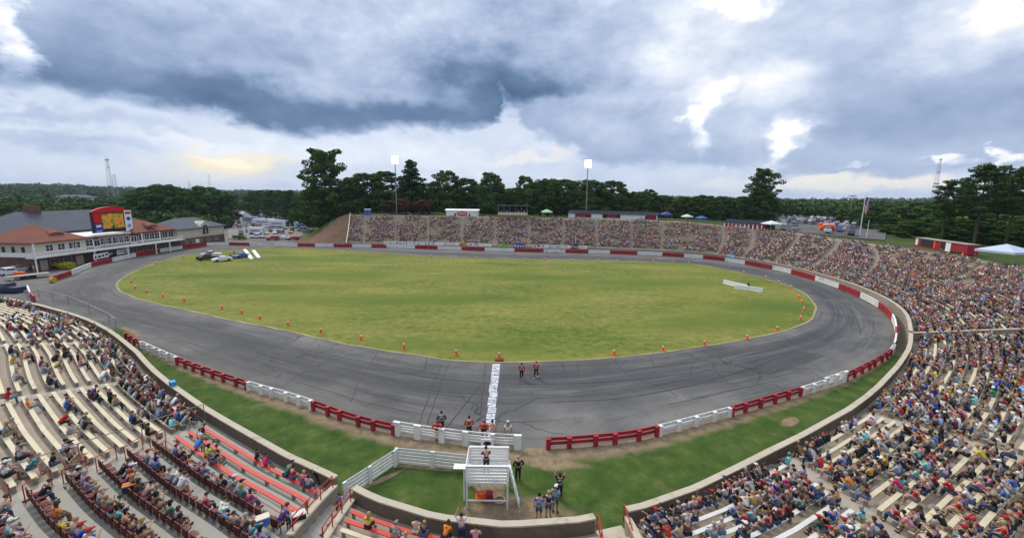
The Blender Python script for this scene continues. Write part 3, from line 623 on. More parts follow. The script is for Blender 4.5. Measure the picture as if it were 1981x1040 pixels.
# steps in the two openings
for an, ar, lab, mt in (('notch_l', 'notch_r', 'grey concrete steps down the notch between red seats and centre stand', 'concrete_new'), ('gate_l', 'gate_r', 'cream concrete steps in the opening right of the centre stand', 'coping')):
    root = empty('entry_steps', (*bowl(edge(an, 0)+.7, 0), 0)); tag(root, lab, 'steps'); bm = MB()
    for k in range(34):
        d = -.4+.8*k; sL, sR = edge(an, d)+.2, edge(ar, d)-.2
        if an == 'gate_l': sL, sR = edge(an, d)+.05, edge(ar, d)-.05
        z = .12+.38*min(1, max(0, d/1.2)) if d < 1.2 else float(zrow(sL, d))
        for e in (0, .4):
            a, b_ = bowl(sL, d+e), bowl(sR, d+e); c_, d_ = bowl(sR, d+e+.41), bowl(sL, d+e+.41); zz = z+(float(zrow(sL, d+.8))-z)*(e/.8) if d > 1.2 else z+e*.3
            bm.prism([(p[0]-root.location[0], p[1]-root.location[1]) for p in (d_, c_, b_, a)], zz-.6, zz-.02)
    bm.build('treads', M[mt], root)

# ------------------------------------------------------------------ benches and every seat on them
SEATS = []      # dict: x y z (seat top), rz (facing the track), sect, row, s, order, chair
BENCH = []      # (depth, sect, row, verts builder args)
for si, (sn, L, Rr, rows, bmn) in enumerate(SECT):
    for k, (d0, w) in enumerate(rows):
        chair = rows is BLK and k >= 3
        dc = d0+(w-.5 if chair else w*.62); gp = .5 if 'far block' in sn else .72; gl = .0 if L is None else gp; gr = gp
        s0, s1 = edge(L, dc)+gl+(2.0 if L is None else 0), edge(Rr, dc)-gr
        if s1-s0 < 1.5: continue
        mk = bmn
        if sn == 'bottom centre block' and k > 1: mk = 'bench'
        if not chair: BENCH.append(dict(sn=sn, si=si, row=k, s0=s0, s1=s1, d=dc, mat=mk))
        n = int((s1-s0)/(.58 if chair else .5)); 
        for i in range(n):
            s = s0+(i+.5)*(s1-s0)/n; x, y = bowl(s, dc); z = float(zrow(s, d0+w)); t = tang(s)
            px, py, c = proj((x, y, z+.8))
            SEATS.append(dict(x=x, y=y, z=z+.44, rz=t, si=si, sn=sn, row=k, s=s, chair=chair, px=px, py=py, c=c, i=i))
def bench_mesh(b):
    n = max(2, int((b['s1']-b['s0'])/1.2)+1); ss = np.linspace(b['s0'], b['s1'], n); c = bowl((b['s0']+b['s1'])/2, b['d']); vs = []
    zc = float(zrow((b['s0']+b['s1'])/2, b['d']+.3))
    legs = []
    for i, s in enumerate(ss):
        z = float(zrow(s, b['d']+.3)) if True else zc
        zf = z
        for dd, dz in ((-.12, .40), (.12, .40), (.12, .45), (-.12, .45)):
            x, y = bowl(s, b['d']+dd); vs.append((x-c[0], y-c[1], zf+dz))
        if i % 2 == 0 or i == n-1:
            x, y = bowl(min(max(s, b['s0']+.15), b['s1']-.15), b['d']); legs.append((x-c[0], y-c[1], zf+.2-.03, tang(s)))
    fs = [(3, 2, 1, 0), ((n-1)*4, (n-1)*4+1, (n-1)*4+2, (n-1)*4+3)]
    for i in range(n-1):
        for a, q in ((0, 1), (1, 2), (2, 3), (3, 0)): fs.append((i*4+a, i*4+q, i*4+4+q, i*4+4+a))
    return c, vs, fs, legs
for b in BENCH:
    x, y = bowl((b['s0']+b['s1'])/2, b['d']); px, py, c = proj((x, y, 2)); b['px'], b['py'], b['c'] = px, py, c
def inview(px, py, c, mg=60): return c > 0 and -mg < px < 1194+mg and 0 < py < 630+mg
vis = sorted([b for b in BENCH if b['c'] > 0 and -420 < b['px'] < 1700 and b['py'] < 900], key=lambda b: b['c'])
near_b = vis[:296]; near_id = {id(b) for b in near_b}
SUP = MB().box((0, 0, 0), (.06, .2, .4)).mesh('support', M['steel'])
MATW = {'bench': 'cream', 'bench_red': 'red', 'bench_white': 'white'}
for b in near_b:
    c, vs, fs, legs = bench_mesh(b); root = empty('bench', (c[0], c[1], 0))
    tag(root, f"long {MATW[b['mat']]} plank bench, {ordw(b['row']+1)} row up from the front wall, {b['sn']}", 'bench', 'plank benches on the concrete tiers')
    MB().add(vs, fs).build('seat', M[b['mat']], root)
    for x, y, z, t in legs: link('support', SUP, root, (x, y, z), t)
bm = MB(); 
for b in vis[296:]:
    c, vs, fs, legs = bench_mesh(b); bm.add([(x+c[0], y+c[1], z) for x, y, z in vs], fs)
tag(bm.build('distant_benches', M['bench']), 'rows of cream plank benches on the bend and back straight tiers', 'bench', kind='stuff')

# folding seats of the red seat block
def seat_proto():
    root = empty('folding_seat')
    MB().box((0, 0, .41), (.44, .42, .05)).build('seat', M['chair'], root)
    MB().box((0, -.23, .68), (.45, .04, .46)).build('backrest', M['chair'], root)
    for sx in (-1, 1):
        MB().beam((sx*.26, .16, .62), (sx*.26, -.22, .62), .035, .03).build('armrest', M['redrail'], root)
        MB().beam((sx*.26, -.1, 0), (sx*.26, -.06, .62), .04, .05).build('leg', M['steel'], root)
    return root
proto = seat_proto(); kids = {proto: list(proto.children)}; kids.update({c: [] for c in proto.children}); first = True; nseat = {}
cs = sorted([s for s in SEATS if s['chair'] and inview(s['px'], s['py'], s['c'], 8)], key=lambda s: s['c'])[:290]
cs.sort(key=lambda s: (s['row'], s['s']))
for s in cs:
    o = proto if first else copy_tree(proto, kids); first = False
    o.location = (s['x'], s['y'], s['z']-.44); o.rotation_euler = (0, 0, s['rz']); nseat[s['row']] = nseat.get(s['row'], 0)+1
    tag(o, f"maroon folding seat with red armrests, {ordw(nseat[s['row']])} from left in {ordw(s['row']-2)} seat row", 'seat', 'maroon folding seats in the red seat block')

# ------------------------------------------------------------------ barriers round the track
bw = bar_w; bl = np.r_[0, np.cumsum(np.linalg.norm(np.diff(bw, axis=0), axis=1))]
bpx = np.array([proj((x, y, 0))[:2] for x, y in bw])
def bat(px, py): return bl[np.argmin((bpx[:, 0]-px)**2+((bpx[:, 1]-py)*1.5)**2)]
def bpt(l): return np.array([np.interp(l, bl, bw[:, 0]), np.interp(l, bl, bw[:, 1])])
def bnorm(l):
    a, b_ = bpt(l-.5), bpt(l+.5); t = (b_-a)/np.linalg.norm(b_-a); return np.array([t[1], -t[0]])*(-1)  # away from the infield
FARB = [(61.5,330.5),(84,323.2),(107,313),(131,307.5),(159,301),(187.5,296),(212.5,292),(242,288.3),(267,286.5),(292,285.2),(306,284.7),None,(320,284.2),(346,284),(370,284.5),(388,285),(411,286.3),(430,288),(455,290),(480,291.5),(513,293),(532,293.6),(569,294.5),(597,295.2),(630,296),(654,296.5),(690,297.2),(714,297.8),(746,299),(770,300),(797,301.8),(819,303.5),(846,306),(872,309.5),(898.5,314),(925,319.6),(952,327.7),(979,337),(1003,347),(1024,360),(1040,376),(1048,391),(1048,400),(1042,411)]
FCOL = ['r','w','r','w','r','w','r','w','r','w',None,None,'w','r','w','r','w','r','w','r','w','r','w','r','w','r','w','r','w','r','w','r','w','r','w','r','w','r','w','r','w','r','w']
place = lambda c: 'left bend' if c[0] < -60 else ('back straight' if c[0] < 50 and c[1] > 120 else 'right bend')
nn_ = {}
BPOST = MB().box((0, 0, 0), (.16, .16, 1.2)).mesh('post', M['steel'])
prev = FARB[0]; ci = 0
for q in FARB[1:]:
    if q is None: prev = None; ci += 1; continue
    if prev is None: prev = q; ci += 1; continue
    colr = FCOL[ci]; ci += 1
    l0, l1 = bat(*prev), bat(*q); prev = q
    if l1-l0 < .5: continue
    n = max(1, int((l1-l0)/1.5)); c = bpt((l0+l1)/2); k = place(c)+colr; nn_[k] = nn_.get(k, 0)+1
    word = {'r': 'red', 'w': 'white'}[colr]
    root = empty('barrier_section', (c[0], c[1], 0)); hgt = 1.15
    tag(root, f"{word} painted steel crash barrier, {ordw(nn_[k])} {word} length of the {place(c)}", 'barrier', 'red and white outer crash barrier')
    bm = MB(); cp = MB(); ps = MB(); pr = None
    for i in range(n+1):
        l = l0+.03+(l1-l0-.06)*i/n; a = bpt(l)+bnorm(l)*.12-c
        if pr is not None:
            for z0, z1 in ((.1, .42), (.48, .78), (.84, hgt)): bm.beam((*pr, (z0+z1)/2), (*a, (z0+z1)/2), .12, z1-z0)
            bm.beam((*(pr+bnorm(l)*.05), .6), (*(a+bnorm(l)*.05), .6), .04, 1.0)
            cp.beam((*pr, hgt+.03), (*a, hgt+.03), .2, .05)
        p2 = bpt(l)+bnorm(l)*.28-c; link('post', BPOST, root, (p2[0], p2[1], .6), 0) if i % 2 == 0 else None
        pr = a
    mt = M['red'] if colr == 'r' else M['white']
    bm.build('panel', mt, root); cp.build('cap_rail', mt, root)
# near side: open guard rails on wooden posts
NEARB = [((1042,411),(1037,417),'w','rail'),((1037,417),(983,446.4),'r','rail'),((983,446.4),(960,453.5),'w','tall'),((960,453.5),(933,462),'w','rail'),((933,462),(854,485),'r','rail'),((854,485),(763,509),'w','rail'),((763,509),(634,524),'r','rail'),((608,524),(464,508),'w','tall'),((464,508),(367,478.5),'r','rail'),((367,478.5),(290,455),'w','rail'),((290,455),(209,426.5),'r','rail'),((209,426.5),(168,407.7),'w','rail'),((168,407.7),(148,397),'r','rail')]
NLAB = ['short white guard rail at the end of the right bend', 'red guard rail on posts leaving the right bend', 'tall white guard rail length beside the right grass verge', 'low white guard rail joining red rails on the right', 'red guard rail between white rails on the right front straight', 'white open guard rail on the right front straight', 'long red guard rail right of the track gate', 'white guard rail with wide posts beside the start line', 'red guard rail left of the start line rail', 'white guard rail on the left front straight', 'red guard rail with thick posts on the left front straight', 'short white guard rail near the left bench wall', 'red guard rail at the left end of the front straight']
for (a, b_, colr, ty), lab in zip(NEARB, NLAB):
    l0, l1 = bat(*a), bat(*b_); c = bpt((l0+l1)/2); root = empty('guard_rail', (c[0], c[1], 0)); tag(root, lab, 'guard rail', 'guard rails along the front straight')
    mt = M['red'] if colr == 'r' else M['white']; hgt = 1.15 if ty == 'tall' else .85; n = max(1, int((l1-l0)/1.0))
    for z in ((.3, .52, .74, hgt-.12) if ty == 'tall' else (.34, .70)):
        bm = MB(); pr = None
        for i in range(n+1):
            l = l0+.04+(l1-l0-.08)*i/n; q = bpt(l)-c; nb = bnorm(l)
            if pr is not None:
                hh = .12 if ty == 'tall' else .26
                bm.beam((*pr, z+.06), (*q, z+.06), .07, hh)
                if ty != 'tall': bm.beam((*(pr-nb*.05), z+.06), (*(q-nb*.05), z+.06), .04, .08)
            pr = q
        bm.build('rail', mt, root)
    np_ = max(2, int((l1-l0)/1.75)); rr = random.Random(int(l0*7))
    for i in range(np_+1):
        l = l0+.15+(l1-l0-.3)*i/np_+rr.uniform(-.22, .22)*(0 < i < np_); q = bpt(l)+bnorm(l)*(.2 if ty == 'rail' else .17)-c; t = math.atan2(*(bnorm(l)[::-1]))
        wv = .34 if ty == 'rail' else rr.choice([.3, .42, .55]); ps = MB().box((q[0], q[1], (hgt+.02)/2-.05), (.22, wv, hgt+.12), t); ps.box((q[0], q[1], hgt+.035), (.26, wv+.04, .04), t); ps.build('post', mt, root)
# ------------------------------------------------------------------ people
def skin_mesh(name, J, E, Rd, ma, sub=1, extra=None):
    """continuous surface grown round a skeleton: joints J, bones E, radii Rd"""
    names = list(J); me = bpy.data.meshes.new('tmp'); me.from_pydata([J[k] for k in names], [(names.index(a), names.index(b)) for a, b in E], [])
    ob = bpy.data.objects.new('tmp', me); COL.objects.link(ob); sk = ob.modifiers.new('s', 'SKIN'); sk.use_smooth_shade = True; sk.branch_smoothing = .4
    for i, k in enumerate(names):
        r = Rd[k]; me.skin_vertices[0].data[i].radius = r if isinstance(r, tuple) else (r, r); me.skin_vertices[0].data[i].use_root = (i == 0)
    ss = ob.modifiers.new('u', 'SUBSURF'); ss.levels = sub; ss.render_levels = sub
    bpy.context.view_layer.update()
    dg = bpy.context.evaluated_depsgraph_get(); out = bpy.data.meshes.new_from_object(ob.evaluated_get(dg)); out.name = name
    bpy.data.objects.remove(ob); bpy.data.meshes.remove(me)
    if extra:
        n0 = len(out.vertices); V = [tuple(v.co) for v in out.vertices]+extra.v; F = [tuple(p.vertices) for p in out.polygons]+[tuple(i+n0 for i in f) for f in extra.f]
        bpy.data.meshes.remove(out); out = bpy.data.meshes.new(name); out.from_pydata(V, [], F); out.polygons.foreach_set('use_smooth', [True]*len(F))
    out.materials.clear(); out.materials.append(ma); out.update(); return out
def V3(*a): return Vector(a)
def pose_joints(kind):
    """joints in metres; seated figures have the seat top at z=0 and face +Y, standing ones have the ground at z=0"""
    J = {}
    if kind.startswith('sit'):
        lean = {'sit_knees': .10, 'sit_lean': .34, 'sit_phone': .06, 'sit_back': -.07, 'sit_cross': .04, 'sit_clap': .12}[kind]
        J['pelvis'] = V3(0, 0, .10); J['spine'] = V3(0, lean*.45, .28); J['chest'] = V3(0, lean*.9, .44); J['neck'] = V3(0, lean*1.15+.01, .565); J['head0'] = V3(0, lean*1.2+.035, .635)
        J['head1'] = V3(0, lean*1.2+.05, .705); J['head2'] = V3(0, lean*1.2+.045, .775)
        sp = .11 if kind != 'sit_cross' else .07; ext = .22 if kind == 'sit_back' else 0
        for s, n in ((-1, 'L'), (1, 'R')):
            J['hip'+n] = V3(s*.09, .03, .08); J['knee'+n] = V3(s*sp, .42, .10); J['ank'+n] = V3(s*(sp+.01), .44+ext, -.34); J['toe'+n] = V3(s*(sp+.03), .60+ext, -.40)
            J['sho'+n] = V3(s*.175, lean*.98, .50)
            y0 = lean*.95
            if kind in ('sit_knees', 'sit_back'): el, wr = V3(s*.25, y0+.08, .27), V3(s*.15, .31, .19)
            elif kind == 'sit_lean': el, wr = V3(s*.19, .38, .22), V3(s*.05, .54, .30)
            elif kind == 'sit_phone': el, wr = (V3(s*.22, y0+.16, .32), V3(s*.06, y0+.36, .46)) if s > 0 else (V3(s*.24, y0+.08, .28), V3(s*.13, .30, .19))
            elif kind == 'sit_cross': el, wr = V3(s*.25, y0+.06, .30), V3(-s*.04, y0+.24, .32)
            else: el, wr = V3(s*.22, y0+.14, .33), V3(s*.04, y0+.36, .40)
            J['elb'+n] = el; J['wri'+n] = wr; J['hand'+n] = wr+(wr-el).normalized()*.075
    else:
        st = {'stand': 0, 'stand_wave': 0, 'walk': .2, 'stand_hips': 0, 'stand_rail': 0}[kind]; ln = .12 if kind == 'stand_rail' else 0.0
        J['pelvis'] = V3(0, 0, .95); J['spine'] = V3(0, ln*.4, 1.13); J['chest'] = V3(0, ln*.9, 1.32); J['neck'] = V3(0, ln*1.2, 1.46); J['head0'] = V3(0, ln*1.3+.02, 1.53)
        J['head1'] = V3(0, ln*1.3+.035, 1.60); J['head2'] = V3(0, ln*1.3+.03, 1.67)
        for s, n in ((-1, 'L'), (1, 'R')):
            q = st*s; J['hip'+n] = V3(s*.09, 0, .90); J['knee'+n] = V3(s*.10, q*.6+.02, .49); J['ank'+n] = V3(s*.11, q-(.06 if q < 0 else 0), .09+(.05 if q < 0 else 0)); J['toe'+n] = V3(s*.13, q+.14, .035)
            J['sho'+n] = V3(s*.18, ln, 1.39)
            if kind == 'stand_wave': el, wr = V3(s*.28, .1, 1.52), V3(s*.2, .16, 1.76)
            elif kind == 'stand_hips': el, wr = V3(s*.32, -.05, 1.15), V3(s*.17, .08, 1.0)
            elif kind == 'stand_rail': el, wr = V3(s*.24, .22, 1.18), V3(s*.2, .42, 1.12)
            else: el, wr = V3(s*.24, -q*.5-.02, 1.12), V3(s*.25, -q*.9+.06, .88)
            J['elb'+n] = el; J['wri'+n] = wr; J['hand'+n] = wr+(wr-el).normalized()*.075
    return J
BONES = [('pelvis', 'spine'), ('spine', 'chest'), ('chest', 'neck'), ('neck', 'head0'), ('head0', 'head1'), ('head1', 'head2')]
for n_ in 'LR': BONES += [('pelvis', 'hip'+n_), ('hip'+n_, 'knee'+n_), ('knee'+n_, 'ank'+n_), ('ank'+n_, 'toe'+n_), ('chest', 'sho'+n_), ('sho'+n_, 'elb'+n_), ('elb'+n_, 'wri'+n_), ('wri'+n_, 'hand'+n_)]
RAD = dict(pelvis=(.13, .10), spine=(.12, .09), chest=(.14, .10), neck=.052, head0=.062, head1=(.078, .092), head2=(.062, .075))
for n_ in 'LR': RAD.update({'hip'+n_: .088, 'knee'+n_: .058, 'ank'+n_: .04, 'toe'+n_: .035, 'sho'+n_: .058, 'elb'+n_: .042, 'wri'+n_: .028, 'hand'+n_: (.034, .02)})
PM = {}
def person_meshes(kind, long_sleeve, long_legs):
    key = (kind, long_sleeve, long_legs)
    if key in PM: return PM[key]
    J = pose_joints(kind)
    bk_ = ('body', kind)
    if bk_ not in PM:
        ex = MB(); h = J['head1']
        ex.ell((h.x, h.y+.098, h.z-.005), (.014, .02, .02), 6, 4, zmin=-.99)                        # nose
        for s in (-1, 1): ex.ell((s*.088+h.x, h.y+.0, h.z-.005), (.012, .022, .032), 6, 4, zmin=-.99)   # ears
        ex.box((h.x, h.y+.086, h.z-.05), (.045, .012, .01))                                           # mouth
        for n in 'LR':
            w, hd = J['wri'+n], J['hand'+n]; t = (hd-w).normalized(); u = t.cross(V3(0, 0, 1)).normalized(); dnv = t.cross(u)
            if dnv.z > 0: dnv = -dnv
            for k, (off, ln) in enumerate(((-.024, .062), (-.008, .072), (.008, .068), (.024, .052))):
                a = hd+u*off; b1 = a+t*ln*.55+dnv*.008; b2 = b1+t*ln*.35+dnv*.028
                ex.tube(a, b1, .0095, .0085, 5); ex.tube(b1, b2, .0085, .007, 5)
            sg = -1 if n == 'R' else 1; a = w+t*.03+u*sg*.026; ex.tube(a, a+t*.035+u*sg*.028+dnv*.01, .012, .008, 5)
        PM[bk_] = skin_mesh('body_'+kind, J, BONES, RAD, M['skin'], 1, ex)
        hh = MB(); hh.ell((h.x, h.y-.012, h.z+.012), (.096, .108, .108), 12, 6, zmin=-.25); PM[('hair', kind)] = hh.mesh('hair_'+kind, M['hair'], True)
        hl = MB(); hl.ell((h.x, h.y-.02, h.z+.01), (.1, .106, .11), 12, 6, zmin=-.3); hl.ell((h.x, h.y-.06, h.z-.09), (.09, .06, .15), 10, 6, zmin=-.95); PM[('long', kind)] = hl.mesh('long_hair_'+kind, M['hair'], True)
        cp = MB(); cp.ell((h.x, h.y-.005, h.z+.03), (.1, .112, .095), 12, 5, zmin=-.05); cp.box((h.x, h.y+.14, h.z+.035), (.13, .1, .015)); PM[('cap', kind)] = cp.mesh('cap_'+kind, M['cloth'], True)
        ey = MB()
        for s in (-1, 1): ey.ell((s*.034+h.x, h.y+.087, h.z+.018), (.012, .008, .008), 6, 3, zmin=-.9)
        PM[('eyes', kind)] = ey.mesh('eyes_'+kind, M['black'], True)
        for n in 'LR': PM[('shoe'+n, kind)] = MB().ell(((J['ank'+n]+J['toe'+n])/2+V3(0, 0, -.015)), (.048, .135, .05), 10, 5, zmin=-.7).mesh('shoe', M['cloth'], True)
    mid = lambda a, b, t: J[a]*(1-t)+J[b]*t
    S = {'pelvis': J['pelvis']+V3(0, 0, .03), 'spine': J['spine'], 'chest': J['chest'], 'col': mid('chest', 'neck', .62)}; r = {'pelvis': (.15, .12), 'spine': (.14, .11), 'chest': (.16, .12), 'col': .075}
    E_ = [('pelvis', 'spine'), ('spine', 'chest'), ('chest', 'col')]
    for n in 'LR':
        S['sho'+n] = J['sho'+n]; r['sho'+n] = .074; E_.append(('chest', 'sho'+n))
        if long_sleeve: S['elb'+n] = J['elb'+n]; S['cuff'+n] = mid('elb'+n, 'wri'+n, .92); r['elb'+n] = .058; r['cuff'+n] = .042; E_ += [('sho'+n, 'elb'+n), ('elb'+n, 'cuff'+n)]
        else: S['cuff'+n] = mid('sho'+n, 'elb'+n, .72); r['cuff'+n] = .062; E_.append(('sho'+n, 'cuff'+n))
    shirt = skin_mesh('shirt_'+kind, S, E_, r, M['cloth'], 1)
    S = {'pelvis': J['pelvis']+V3(0, 0, -.01)}; r = {'pelvis': (.14, .115)}; E_ = []
    for n in 'LR':
        S['hip'+n] = J['hip'+n]; r['hip'+n] = .1; E_.append(('pelvis', 'hip'+n))
        if long_legs: S['knee'+n] = J['knee'+n]; S['hem'+n] = mid('knee'+n, 'ank'+n, .9); r['knee'+n] = .074; r['hem'+n] = .06; E_ += [('hip'+n, 'knee'+n), ('knee'+n, 'hem'+n)]
        else: S['hem'+n] = mid('hip'+n, 'knee'+n, .86); r['hem'+n] = .085; E_.append(('hip'+n, 'hem'+n))
    pants = skin_mesh('trousers_'+kind, S, E_, r, M['cloth'], 1)
    PM[key] = (shirt, pants); return PM[key]
SHIRTC = {'black': (.018, .018, .02), 'navy': (.02, .03, .075), 'white': (.68, .68, .68), 'grey': (.25, .26, .27), 'light grey': (.42, .43, .46), 'red': (.42, .025, .02), 'maroon': (.14, .015, .02), 'blue': (.05, .17, .5), 'royal blue': (.02, .06, .42), 'light blue': (.22, .38, .6), 'teal': (.03, .27, .28), 'aqua': (.2, .6, .6), 'pink': (.62, .25, .34), 'magenta': (.5, .03, .16), 'orange': (.8, .2, .02), 'yellow': (.7, .52, .06), 'gold': (.62, .36, .03), 'neon yellow': (.6, .85, .06), 'green': (.03, .2, .09), 'dark green': (.02, .07, .04), 'tan': (.40, .31, .21), 'peach': (.62, .35, .22), 'purple': (.1, .04, .2), 'lavender': (.36, .36, .58), 'brown': (.11, .06, .035)}
SHW = ['black']*30+['navy']*14+['white']*14+['grey']*13+['light grey']*9+['red']*9+['maroon']*6+['blue']*5+['royal blue']*3+['light blue']*4+['teal']*2+['aqua']*2+['pink']*5+['magenta']*2+['orange']*2+['yellow']*1+['gold']*1+['green']*1+['dark green']*2+['tan']*8+['peach']*6+['purple']*2+['lavender']*3+['brown']*6
LEGC = {'jeans': (.035, .055, .11), 'dark trousers': (.02, .02, .025), 'khaki shorts': (.30, .24, .16), 'denim shorts': (.07, .11, .2), 'black shorts': (.02, .02, .022), 'grey shorts': (.17, .17, .18), 'white shorts': (.55, .55, .53), 'light jeans': (.12, .18, .28)}
LEGW = ['jeans']*26+['dark trousers']*14+['khaki shorts']*14+['denim shorts']*18+['black shorts']*12+['grey shorts']*8+['white shorts']*3+['light jeans']*8
HAIRC = {'black hair': (.012, .01, .01), 'brown hair': (.06, .032, .018), 'blond hair': (.35, .23, .1), 'grey hair': (.3, .29, .28), 'auburn hair': (.12, .04, .02), 'black cap': (.015, .015, .018), 'white cap': (.65, .65, .65), 'red cap': (.35, .02, .02), 'grey cap': (.2, .2, .2), 'navy cap': (.02, .03, .08), 'teal cap': (.03, .33, .33)}
HAIRW = ['black hair']*16+['brown hair']*30+['blond hair']*12+['grey hair']*9+['auburn hair']*5+['black cap']*8+['white cap']*6+['red cap']*4+['grey cap']*5+['navy cap']*5
SKINC = [(.50, .30, .21), (.44, .25, .17), (.55, .35, .25), (.38, .21, .14), (.26, .13, .08), (.12, .06, .04), (.5, .29, .2), (.48, .27, .2)]
def person(kind, shirt, legs, hair, loc, rz, label, group=None, sk=None, scale=1.0, long_sleeve=None, rnd=random):
    ls = rnd.random() < .14 if long_sleeve is None else long_sleeve; ll = 'shorts' not in legs
    sm_, pm = person_meshes(kind, ls, ll); sk = sk or rnd.choice(SKINC)
    o = link('person', PM[('body', kind)], None, loc, rz); o.color = (*sk, 1); o.scale = (scale*1.12, scale*1.06, scale*1.05); tag(o, label, 'person', group)
    j = lambda c, q=.12: tuple(max(0, min(1, v*(1+rnd.uniform(-q, q)))) for v in c)+(1,)
    a = link('shirt', sm_, o); a.color = j(SHIRTC[shirt]); a = link('trousers' if ll else 'shorts', pm, o); a.color = j(LEGC[legs])
    if 'cap' in hair: a = link('hair', PM[('hair', kind)], o); a.color = (*HAIRC['brown hair'], 1); a = link('cap', PM[('cap', kind)], o); a.color = j(HAIRC[hair])
    else: a = link('hair', PM[('long' if rnd.random() < .45 else 'hair', kind)], o); a.color = j(HAIRC[hair])
    link('eyes', PM[('eyes', kind)], o)
    sc_ = rnd.choice([(.02, .02, .02, 1), (.5, .5, .5, 1), (.1, .07, .05, 1)])
    for n in 'LR': a = link('shoe', PM[('shoe'+n, kind)], o); a.color = sc_
    return o

# who sits where: clusters read off the photograph (px, py, how many side by side, shirt colours), the rest by chance
CL = [(8,381,1,'black'),(19,385,2,'red,maroon'),(32,382,2,'black,brown'),(54,387,1,'white'),(66,382,2,'brown,black'),(15,394,1,'white'),(32,398,3,'peach,grey,brown'),(69,399,3,'tan,brown,black'),(87,391,1,'white'),(106,382,2,'maroon,black'),(118,388,2,'white,grey'),(124,393,2,'orange,white'),(110,398,1,'purple'),(130,395,3,'black,grey,navy'),(140,407,2,'white,yellow'),(148,416,2,'red,black'),(6,411,2,'black,navy'),(18,421,1,'gold'),(34,411,3,'white,red,peach'),(46,423,2,'pink,maroon'),(52,430,2,'blue,grey'),(58,442,3,'black,black,brown'),(60,418,2,'brown,black'),(71,414,2,'purple,black'),(91,423,2,'black,pink'),(101,414,3,'navy,white,dark green'),(116,422,2,'black,black'),(119,442,1,'white'),(136,429,3,'navy,grey,black'),(144,439,2,'navy,black'),(11,440,2,'navy,light grey'),(10,460,1,'red'),(35,472,1,'orange'),(100,462,3,'purple,brown,black'),(69,473,3,'white,blue,navy'),(125,467,3,'dark green,black,tan'),
 (64,495,1,'red'),(71,506,1,'light grey'),(77,519,2,'white,black'),(88,492,3,'black,grey,black'),(155,484,2,'royal blue,black'),(166,508,4,'black,red,light blue,navy'),(163,477,2,'grey,tan'),(176,484,4,'grey,lavender,navy,black'),(188,464,5,'royal blue,black,white,grey,white'),(206,482,4,'blue,navy,black,white'),(226,475,1,'red'),(199,499,2,'aqua,white'),(212,497,3,'grey,tan,black'),(232,502,2,'black,white'),(165,441,3,'red,white,navy'),(172,452,4,'lavender,grey,black,brown'),(155,430,3,'black,maroon,navy'),(148,446,2,'black,grey'),(17,528,2,'navy,light grey'),(51,544,1,'black'),(73,537,3,'grey,tan,blue'),(3,500,2,'white,grey'),(2,548,2,'grey,white'),
 (171,536,3,'grey,lavender,blue'),(199,557,3,'white,grey,white'),(205,525,2,'blue,black'),(221,534,3,'red,white,red'),(237,544,2,'blue,navy'),(251,549,2,'white,tan'),(261,557,2,'navy,grey'),(270,567,3,'grey,teal,magenta'),(240,585,1,'magenta'),(253,589,2,'white,black'),(266,601,2,'light blue,orange'),(277,610,2,'tan,brown'),(286,618,3,'teal,lavender,brown'),(332,607,2,'purple,maroon'),(194,605,2,'green,navy'),(155,558,3,'black,brown,black'),(163,574,3,'tan,black,brown'),(240,524,2,'neon yellow,orange'),(229,520,1,'blue'),(248,530,2,'maroon,black'),(297,533,1,'black'),(308,539,1,'magenta'),(335,553,1,'green'),(344,550,1,'red'),(351,563,1,'magenta'),(358,569,1,'light grey'),
 (45,575,1,'black'),(65,596,1,'orange'),(12,611,2,'aqua,white'),(5,588,2,'tan,navy'),(80,617,2,'tan,grey'),(97,622,2,'royal blue,white'),(92,567,2,'lavender,grey'),(105,577,2,'maroon,grey'),(117,585,3,'grey,tan,black'),(132,608,2,'aqua,peach'),(143,617,2,'peach,black'),(137,551,3,'black,brown,maroon'),
 (423,612,1,'yellow'),(462,615,1,'grey'),(479,618,1,'peach'),(496,617,1,'navy'),(521,620,1,'orange'),(558,625,1,'pink'),
 (757,605,1,'black'),(769,600,1,'white'),(783,597,1,'black'),(794,593,1,'purple'),(808,582,1,'light grey'),(822,581,2,'black,brown'),(840,573,2,'black,white'),(863,566,1,'pink'),(874,558,1,'black'),(886,556,1,'black'),(898,558,1,'aqua'),(857,595,1,'blue'),(869,590,1,'white'),(881,583,1,'gold'),(892,580,2,'grey,pink'),(920,580,3,'peach,white,tan'),(937,567,1,'black'),(935,588,1,'teal'),(918,600,2,'red,maroon'),(910,591,1,'blue'),(906,610,1,'white'),(870,611,2,'red,aqua'),(888,617,3,'brown,red,black'),(808,623,1,'black'),(827,618,2,'light grey,grey'),(764,620,2,'navy,black'),(794,611,3,'navy,white,black'),(778,617,3,'black,black,tan'),(799,624,2,'tan,brown'),(745,612,3,'black,blue,navy'),
 (975,587,2,'grey,gold'),(1022,600,3,'aqua,peach,brown'),(1066,570,1,'red'),(1048,545,2,'light blue,teal'),(1098,546,2,'white,purple'),(1112,532,1,'orange'),(1073,528,1,'aqua'),(1025,548,3,'tan,black,gold'),(1000,530,2,'black,black'),(986,546,3,'blue,royal blue,navy'),(1010,510,2,'aqua,white'),(1019,497,2,'pink,white'),(985,497,3,'white,white,navy'),(950,505,4,'black,navy,black,black'),(1093,438,1,'neon yellow'),(1180,447,1,'neon yellow'),(1091,460,1,'royal blue'),(1163,460,2,'green,black'),(1142,470,2,'aqua,aqua'),(1063,415,2,'orange,orange'),(1119,433,1,'orange'),(1153,560,2,'pink,white'),(1118,585,2,'red,blue'),(1172,617,2,'red,maroon'),(1070,610,3,'pink,grey,navy'),(1056,571,2,'magenta,teal'),(1128,517,2,'orange,orange'),(1170,497,2,'blue,navy'),(1045,470,3,'black,red,black'),(1060,452,2,'pink,white'),(1140,425,2,'red,magenta')]
rng = random.Random(5)
byrow = {}
